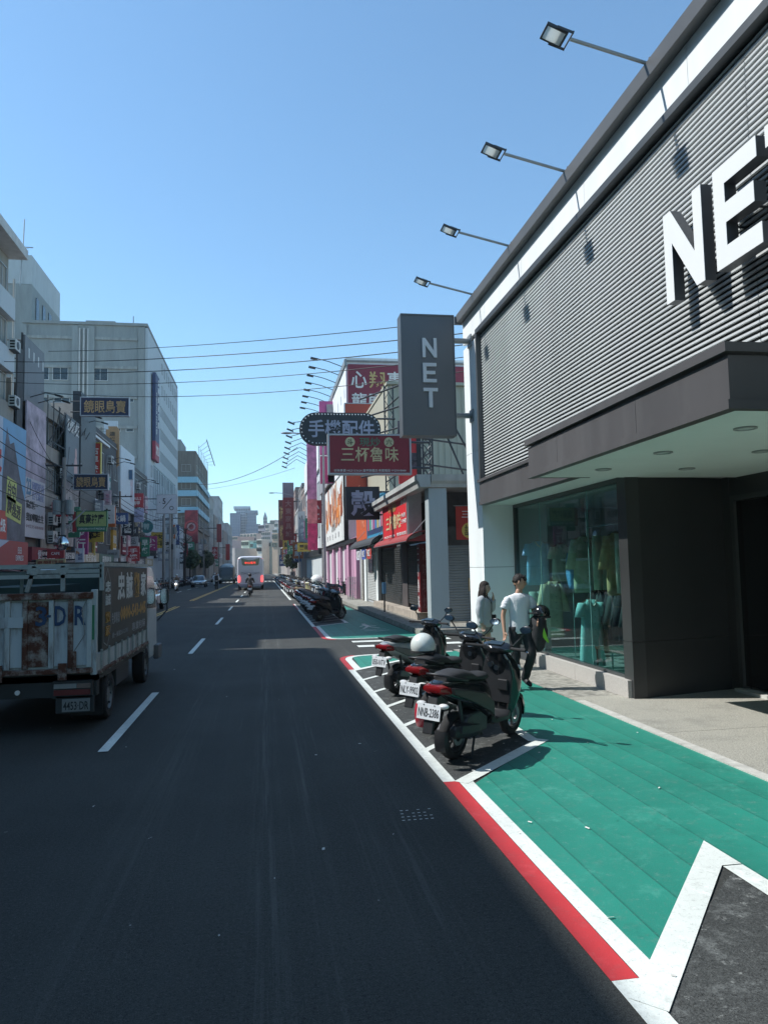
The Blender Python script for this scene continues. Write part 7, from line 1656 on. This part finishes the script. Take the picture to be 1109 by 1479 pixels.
    def limb(P_,Rr,g,n=16,seg=6):
        P_=[Vector(p) for p in P_]; C=[];Q=[]
        for i in range(len(P_)-1):
            for k in range(seg): C.append(P_[i].lerp(P_[i+1],k/seg)); Q.append(Rr[i]+(Rr[i+1]-Rr[i])*k/seg)
        C.append(P_[-1]); Q.append(Rr[-1]); C2=[C[0]]+[(C[i-1]+C[i]*2+C[i+1])/4 for i in range(1,len(C)-1)]+[C[-1]]
        w=(C2[1]-C2[0]).normalized(); u=w.orthogonal().normalized(); rr_=[]
        for i,c in enumerate(C2):
            w=(C2[min(i+1,len(C2)-1)]-C2[max(i-1,0)]).normalized(); u=(u-w*u.dot(w)).normalized(); v=w.cross(u)
            rr_.append([c+(u*math.cos(q)+v*math.sin(q))*Q[i]*(1+.05*math.sin(3*q+i*1.1)+.04*math.sin(2*q-i*1.9)) for q in [2*math.pi*k/n for k in range(n)]])
        g.loft(rr_)
    for nm,mt,kind,o_ in clothes:
        g=G(); P0=j['pel'];Cc=j['chest'];N=j['neck']
        if kind=='top':
            hem=o_.get('hem',.84); w_=o_.get('w',1.); L=o_.get('sleeve',.6)
            bot=Vector((P0.x,P0.y,hem)); sw=(j['shL']-j['shR']).length/2
            torso([(bot,.118*w_,.168*w_),(bot.lerp(P0,.6),.122*w_,.172*w_),(P0.lerp(Cc,.45),.112*w_,.160*w_),(Cc,.122*w_,.175*w_),(Cc.lerp(N,.45),.115*w_,.178*w_),(Vector((N.x,N.y,(j['shL'].z+j['shR'].z)/2+.025)),.090,sw*.98),(N+Vector((0,0,-.012)),.070,.105),(N+Vector((0,0,.005)),.058,.062)],g)
            for s in 'LR':
                sh,el,wr_=j['sh'+s],j['el'+s],j['wr'+s]; inn=sh.lerp(Vector((Cc.x,Cc.y,sh.z)),.35)
                if L<=1: limb([inn+Vector((0,0,-.045)),sh+Vector((0,0,-.03)),sh.lerp(el,L*.5),sh.lerp(el,L)],[.050,.056*w_**.5,.066*w_**.5,.072*w_**.5],g)
                else: limb([inn,sh,el,el.lerp(wr_,.92)],[.065,.074*w_**.5,.062*w_**.5,.048*w_**.5],g)
        elif kind=='legs':
            w_=o_.get('w',1.); L=o_.get('len',1.); top=o_.get('top',1.02)
            torso([(Vector((P0.x,P0.y,top)),.100,.145),(P0,.112,.160),((j['hpL']+j['hpR'])/2+Vector((0,0,-.06)),.105,.155)],g)
            for s in 'LR':
                hp,kn,an=j['hp'+s],j['kn'+s],j['an'+s]
                if L>=1: limb([hp+Vector((0,0,.04)),hp.lerp(kn,.5),kn,kn.lerp(an,.5),an+(an-kn).normalized()*.02],[.095*w_,.088*w_,.070*w_,.068*w_,.064*w_],g)
                else: limb([hp+Vector((0,0,.04)),hp.lerp(kn,.25),hp.lerp(kn,L)],[.10*w_,.108*w_,.118*w_],g)
        B(g.v,g.f,nm,mt)
    if shoes:
        for s in 'LR':
            a=j['an'+s];b=j['to'+s]; d=(b-a); d.z=0; d=d.normalized(); base=min(a.z-.09,b.z-.03); mid=(a+b)/2; g=G()
            sl=b.z-.0; pit=Vector((d.x,d.y,(b.z-(a.z-.06))/.2)).normalized(); lat=pit.cross(Vector((0,0,1))).normalized(); up=lat.cross(pit)
            rg=[]
            for f,wd,ht in ((-.10,.025,.03),(-.08,.036,.06),(.0,.042,.07),(.09,.046,.05),(.15,.044,.035),(.185,.025,.02)):
                c=a+Vector((0,0,-.055))+pit*f; rg.append([c+lat*(wd*math.cos(q))+up*((ht if math.sin(q)>0 else .028)*math.sin(q)) for q in [2*math.pi*k/12 for k in range(12)]])
            g.loft(rg); o=B(g.v,g.f,'shoe',shoes)
    return t
skin=M('skin_tan',(.48,.28,.19),.5,var=.06,scale=12); hairb=M('hair_black',(.010,.008,.007),.75,var=.4,scale=40)
def lerp(a,b,f): return tuple(Vector(a).lerp(Vector(b),f))
# man walking towards the camera, head turned to the shop window
J=dict(pel=(0,0,.95),chest=(-.01,0,1.30),neck=(0,0,1.475),head=(.02,.01,1.645),
 shR=(0,-.185,1.415),elR=(-.02,-.265,1.14),wrR=(.05,-.275,.90),thR=(1,.3,0), shL=(0,.185,1.415),elL=(-.03,.27,1.15),wrL=(.17,.22,1.06),thL=(0,0,1),
 hpR=(0,-.09,.92),knR=(.03,-.10,.50),anR=(.04,-.11,.095),toR=(.20,-.13,.035), hpL=(0,.09,.92),knL=(.13,.13,.53),anL=(-.10,.10,.16),toL=(.02,.11,.05))
tee=M('tshirt_white',(.70,.72,.74),.85,var=.04,scale=5,bump=.8,bscale=7); trou=M('trousers_black',(.016,.017,.02),.85,var=.25,scale=6,bump=.6,bscale=9)
man=person('man in white T-shirt and black trousers walking towards the camera by the shop window',(3.93,11.2,.012),-88,J,skin,hairb,[
 ('tshirt',tee,'top',dict(hem=.86,sleeve=.62)),('trousers',trou,'legs',{})],
 headyaw=62,headpitch=4,hairstyle='short',shoes=M('shoe_black',(.02,.02,.022),.6,var=.3))
# what he carries: black helmet and jacket on the bent left arm
def W_(p): return Matrix.Translation((3.93,11.2,.012))@Matrix.Rotation(R(-88),4,'Z')@Vector(p)
t=thing('carried_helmet','black peaked helmet carried on the bent arm of the man in white','helmet',tuple(W_((.15,.30,1.1))))
c=W_((.13,.31,1.17)); g=G(); g.ell(c,(.135,.14,.125),20,12); g.build('shell',PB,t,smooth=True)
g=G(); g.loft([sring(c+Vector((-.13-dx,-.03,.0)),(0,1,0),(0,0,1),.09,.012,10,2.2) for dx in (-.03,.03,.07)]); g.build('peak',PB2,t)
g=G(); g.lathe([(.132,-.05),(.142,-.05),(.142,-.075),(.12,-.075)],c,(0,0,1),20); g.build('rim_trim',rubber,t)
t=thing('carried_jacket','black jacket with a lime green lining draped over the arm of the man in white','jacket',tuple(W_((.15,.25,1.0))))
jm=M('jacket_black',(.02,.021,.024),.8,var=.3,scale=8,bump=.8,bscale=10); g=G(); rings=[]
for i,(z,a,b) in enumerate(((1.13,.06,.06),(1.09,.14,.095),(.98,.15,.10),(.84,.135,.10),(.74,.12,.085),(.64,.10,.06),(.58,.05,.03))):
    rings.append([W_((.14+a*.8*math.cos(q)*(1+.12*math.sin(3*q+i)), .25+b*1.2*math.sin(q)*(1+.15*math.sin(4*q+2*i)), z)) for q in [2*math.pi*k/20 for k in range(20)]])
g.loft(rings); g.build('cloth',jm,t,smooth=True)
g=G(); g.loft([sring(W_((.10,.36-.0,z)),(1,0,0),(0,1,0),a,b,10,2) for z,a,b in ((1.0,.03,.03),(.9,.06,.04),(.80,.055,.035),(.72,.03,.02))]); g.build('sleeve',jm,t,smooth=True)
g=G(); a=W_((.245,.24,.98));b=W_((.25,.34,.72)); g.add([a,a+Vector((.05,0,-.02)),b+Vector((.03,0,0)),b,W_((.24,.28,.80))],[(0,1,2,3),(0,3,4)]); g.build('lining',M('lining_lime',(.25,.60,.05),.7),t)
# woman behind him, in profile, hand to her face
J=dict(pel=(0,0,.93),chest=(0,0,1.22),neck=(.01,0,1.37),head=(.03,0,1.53),
 shL=(0,.165,1.32),elL=(.09,.22,1.10),wrL=(.16,.08,1.32),thL=(0,0,1), shR=(0,-.165,1.32),elR=(-.03,-.22,1.08),wrR=(.02,-.20,.87),thR=(1,0,0),
 hpL=(0,.08,.88),knL=(.05,.08,.48),anL=(-.02,.08,.09),toL=(.13,.08,.03), hpR=(0,-.08,.88),knR=(.0,-.08,.48),anR=(-.10,-.08,.10),toR=(.05,-.08,.03))
card=M('shirt_grey_blue',(.40,.43,.45),.9,var=.08,scale=5,bump=.7,bscale=8); shorts=M('shorts_grey_green',(.22,.24,.22),.9,var=.1,bump=.5,bscale=10)
legskin=M('skin_light',(.55,.36,.27),.5,var=.05)
w=person('long-haired woman in loose grey shirt and shorts, hand raised to her face',(4.05,13.5,.012),-35,J,legskin,M('hair_dark_brown',(.014,.009,.007),.8,var=.4,scale=40),[
 ('shirt',card,'top',dict(hem=.80,w=1.12,sleeve=1.5)),('shorts',shorts,'legs',dict(len=.5,w=.98))],
 headyaw=10,hairstyle='long',scale=.98,shoes=M('shoe_white',(.5,.5,.5),.6))
# shoulder strap
def W2(p): return Matrix.Translation((4.05,13.5,.012))@Matrix.Rotation(R(-35),4,'Z')@Vector(p)
t=thing('shoulder_bag','small black shoulder bag worn on the far side by the long-haired woman','bag',tuple(W2((-.05,.2,.9))))
g=G(); g.tube([W2((.06,-.10,1.40)),W2((.14,.03,1.22)),W2((.08,.20,1.0))],.010,5); g.build('strap',plastic_black,t)
G().obox(W2((.05,.24,.92)),(.2,.07,.15),(1,-.7,0),(.7,1,0)).build('pouch',plastic_black,t,bevel=.015)
# far pedestrian with a backpack, walking in the road
J=dict(pel=(0,0,.95),chest=(0,0,1.30),neck=(0,0,1.47),head=(.02,0,1.64),shR=(0,-.19,1.41),elR=(-.05,-.30,1.16),wrR=(.08,-.26,.98),shL=(0,.19,1.41),elL=(-.05,.30,1.16),wrL=(.08,.26,.98),
 hpR=(0,-.09,.92),knR=(.06,-.10,.50),anR=(-.05,-.10,.10),toR=(.1,-.1,.03),hpL=(0,.09,.92),knL=(.03,.10,.50),anL=(.05,.10,.09),toL=(.2,.1,.03))
def std(tm,pm_): return [('top',tm,'top',dict(hem=.86,sleeve=1.5)),('trousers',pm_,'legs',{})]
person('distant person with a black pack standing in the road beside the yellow line',(-5.0,80.2,.01),-95,J,skin,hairb,std(tee,trou),sub=1,hands=False,shoes=plastic_black)
t=thing('backpack','black backpack worn by the distant person in the road','backpack',(-5,80,1.1))
G().obox((-5.0,80.03,1.25),(.36,.2,.5),(1,0,0),(0,1,0)).build('pack',plastic_black,t,bevel=.05); G().box(-5.13,-4.87,79.90,79.928,1.1,1.25).build('pocket',PB2,t)
# riders
Jr=dict(pel=(-.02,0,.90),chest=(.06,0,1.24),neck=(.10,0,1.40),head=(.14,0,1.56),shR=(.08,-.19,1.34),elR=(.30,-.28,1.15),wrR=(.55,-.30,1.05),shL=(.08,.19,1.34),elL=(.30,.28,1.15),wrL=(.55,.30,1.05),
 hpR=(.02,-.10,.88),knR=(.42,-.16,.80),anR=(.45,-.14,.42),toR=(.60,-.14,.37),hpL=(.02,.10,.88),knL=(.42,.16,.80),anL=(.45,.14,.42),toL=(.60,.14,.37))
def rider(x,y,deg,label,sc_label,top,helmetcol,sc_mat,light=False):
    c=copy_tree(proto,None,{PB:sc_mat}); c['label']=sc_label; c['group']='' ; del c['group']; c.name='ridden_scooter'; put(c,x,y,deg,0)
    off=Matrix.Rotation(R(deg),3,'Z')@Vector((.22,0,0))
    p=person(label,(x+off.x,y+off.y,.01),deg,Jr,skin,hairb,std(top,trou),sub=1,hands=False,shoes=plastic_black)
    h=Matrix.Translation((x+off.x,y+off.y,.01))@Matrix.Rotation(R(deg),4,'Z')@Vector((.13,0,1.61))
    t=thing('worn_helmet',helmetcol[0],'helmet',tuple(h)); g=G(); g.ell(h,(.135,.135,.125),16,10); g.build('shell',helmetcol[1],t,smooth=True)
    g=G(); g.lathe([(.130,-.03),(.138,-.03),(.138,-.055),(.125,-.055)],h,(0,0,1),16); g.build('rim_trim',rubber,t)
    if light:
        f=Matrix.Translation((x,y,0))@Matrix.Rotation(R(deg),4,'Z')@Vector((1.2,0,.72)); G().ell(f,(.09,.09,.07),10,6).build('lit_headlight',M('headlamp_warm',(1,.8,.6),.2,emit=6),t) if 0 else None
        g=G(); g.ell((1.2,0,.72),(.05,.11,.08),10,6); o=link('lit_headlight',g.mesh('lit_headlight',M('headlamp_warm',(1,.8,.6),.2,emit=6)),None); o.parent=c; 
jk=M('jacket_dark_grey',(.04,.042,.045),.85,var=.2)
rider(-1.10,57.4,90,'rider in a dark jacket seen from behind on a scooter following the bus','scooter with glowing red tail light following right behind the bus',jk,('dark helmet worn by the rider behind the bus',PB2),M('scooter_paint_bronze',(.12,.08,.06),.3,coat=.4))
rider(-9.0,80.0,-90,'rider coming towards the camera on a scooter with its headlight on','oncoming scooter with a bright headlight near the left kerb',M('jacket_khaki',(.25,.2,.15),.85),('pale helmet worn by the rider with the bright headlight',hm),pm_[1],True)
rider(-6.6,103,-90,'distant oncoming rider left of the yellow line','white oncoming scooter far up the street near the van',tee,('white helmet worn by the distant oncoming rider',hm),pm_[6])

# ================= utility poles, wires, street furniture on the left
cp=M('concrete_pole',(.24,.23,.22),.9,var=.15,dirt=.5,streak=True); wire_m=M('cable_black',(.02,.021,.022),.6)
def pole(x,y,h,label,arms=1,tr=False,r=.15,mat=cp):
    t=thing('utility_pole',label,'utility pole',(x,y,.14),None); G().cyl((x,y,.14),(x,y,h),r,12,r*.7).build('pole',mat,t)
    for k in range(arms):
        z=h-.5-k*1.0; G().box(x-1.1,x+1.1,y-.05,y+.05,z-.05,z+.05).build('cross_arm',steel_dark,t)
        for dx in (-1,-.5,.5,1): G().lathe([(.03,0),(.06,.03),(.03,.06),(.06,.09),(.03,.12)],(x+dx,y,z+.05),(0,0,1),8).build('insulator',M('insulator_grey',(.3,.3,.3),.4),t)
    if tr:
        for dx in (-.38,.38): 
            o=G().cyl((x+dx,y-.1,h-3.6),(x+dx,y-.1,h-2.7),.26,14).build('transformer',M('transformer_grey',(.22,.24,.24),.5,var=.15),t)
            G().cyl((x+dx,y-.1,h-2.69),(x+dx,y-.1,h-2.5),.05,6).build('bushing',M('insulator_grey',(.3,.3,.3)),o)
        G().cyl((x,y,h-4.6),(x+1.3,y,h-3.3),.05,6).build('stay_bar',alu,t); G().box(x-.2,x+.2,y-.25,y-.15,h-5.6,h-4.9).build('junction_box',steel_dark,t)
    return t
pole(-12.42,49,9.3,'thick utility pole with transformers left of the green massage sign',1,True,.17)
pole(-13.28,72,9.6,'slim rusty pole in front of the pale roof billboard',1,False,.12,M('pole_rust',(.20,.15,.13),.8,var=.3))
pole(-11.7,90,8.6,'plain utility pole under the white square sign',1,False,.13)
pole(-9.3 if 0 else -11.9,100,10.5,'thick pole with cable bundles before the blue-banded building',2,True,.2)
pole(-11.8,150,11,'distant utility pole on the left kerb',1,True,.18); pole(-11.8,200,11,'farthest utility pole on the left side',1,False,.18)
t=thing('bare_tree','dark leafless street tree trunk by the thick pole','tree',(-10.9,106,.14)); tm_=M('bark_dark',(.05,.04,.035),.9,var=.3)
G().tube([(-10.9,106,.1),(-10.95,106,3),(-10.7,106,5.5),(-10.8,106,8)],[.22,.18,.14,.06],8).build('trunk',tm_,t)
g=G(); rr=random.Random(4)
for k in range(26):
    a=Vector((-10.8,106,rr.uniform(4.5,8))); b=a+Vector((rr.uniform(-1.8,1.8),rr.uniform(-1.5,1.5),rr.uniform(.2,1.6))); g.tube([a,a.lerp(b,.5)+Vector((0,0,.2)),b],[.05,.035,.01],4)
g.build('crown',tm_,t)
for (x,y,s,n) in ((-12.6,131,1.,'left of the van'),(-12.3,160,1.1,'far left kerb'),(4.9,134,.9,'far right kerb')):
    t=thing('street_tree','small dark green street tree by the %s'%n if 'van' not in n else 'small dark green street tree at the crosswalk left of the van','tree',(x,y,.14))
    G().tube([(x,y,.1),(x,y,2),(x+.1,y,3.6)],[.14*s,.11*s,.07*s],8).build('trunk',tm_,t)
    g=G(); rr=random.Random(int(y))
    for k in range(900):
        d=Vector((rr.gauss(0,1),rr.gauss(0,1),rr.gauss(0,.8))).normalized()*rr.random()**.4*1.7*s; c=Vector((x,y,4.1*s))+d
        u=Vector((rr.gauss(0,1),rr.gauss(0,1),rr.gauss(0,1))).normalized(); v=u.orthogonal()*.13; u*=.2; g.add([c-u-v,c+u-v,c+u+v,c-u+v],[(0,1,2,3)])
    g.build('crown',M('foliage_dark',(.05,.075,.035),.8,var=.4,scale=1.),t)
# convex mirror
t=thing('convex_mirror','round convex traffic mirror above the truck cargo frame','mirror',(-12.3,48,.14)); c=Vector((-12.31,48.00,3.84))
G().lathe([(.0,-.1),(.2,-.085),(.36,-.04),(.42,0),(.45,.02),(.42,.05),(0,.06)],c,(0,1,0),24).build('mirror',M('mirror_face',(.6,.62,.64),.06,1.),t,smooth='auto')
G().cyl((c.x-.1,48.1,.14),(c.x-.1,48.1,c.z+.3),.05,8).build('post',M('post_orange_dull',(.3,.12,.05),.6),t)
# overhead cables across the street and along the left row
names=['topmost','second','third','fourth','lowest']
cable('topmost of the five cables crossing the street from left to right',(-11.80,43.00,14.40),(6.92,22.00,9.75),0.25,0.015,group='cables crossing the street')
cable('second of the five cables crossing the street from left to right',(-14.32,43.00,13.75),(7.06,22.50,9.47),0.33,0.019,group='cables crossing the street')
cable('third of the five cables crossing the street from left to right',(-14.31,43.00,13.17),(7.21,23.00,9.26),0.41,0.019,group='cables crossing the street')
cable('fourth of the five cables crossing the street from left to right',(-14.30,43.00,12.62),(7.35,23.50,9.00),0.49,0.015,group='cables crossing the street')
cable('lowest of the five cables crossing the street from left to right',(-12.14,43.00,12.08),(7.49,24.00,8.66),0.57,0.015,group='cables crossing the street')
cable('distant cable sagging across the far street above the bus',(-13,150,19.2),(5.4,118,21.5),1.6,.05); cable('thin distant cable just under the sagging far cable',(-13,170,20.4),(5.4,130,19.8),.5,.03)
for i,(za,zb) in enumerate(((8.6,9.0),(8.0,8.5),(7.4,8.1),(6.5,7.2),(5.8,6.4))):
    cable('%s cable of the bundle running along the left row towards the first pole'%names[i],(-11.6-.15*i,20,za+1.6),(-12.4,49,za),.5,.022,group='cables along the left row')
    cable('%s cable of the bundle between the first and second left poles'%names[i],(-12.4,49,za),(-13.28,72,zb),.45,.022,group='cables along the left row')
    cable('%s cable of the bundle between the rusty pole and the plain pole'%names[i],(-13.28,72,zb),(-11.8,98,zb-.3),.5,.025,group='cables along the left row')

# ================= air: pale even haze round the whole scene
hz=G().box(-420,520,-70,985,-1.2,150).build('haze',None if 0 else bpy.data.materials.new('haze_air')); hz['kind']='stuff'
hm_=bpy.data.materials['haze_air']; hm_.use_nodes=True; n=hm_.node_tree; n.nodes.clear(); o=n.nodes.new('ShaderNodeOutputMaterial'); v=n.nodes.new('ShaderNodeVolumePrincipled')
v.inputs['Color'].default_value=(.80,.90,1,1); v.inputs['Density'].default_value=.0003; n.links.new(v.outputs[0],o.inputs['Volume'])
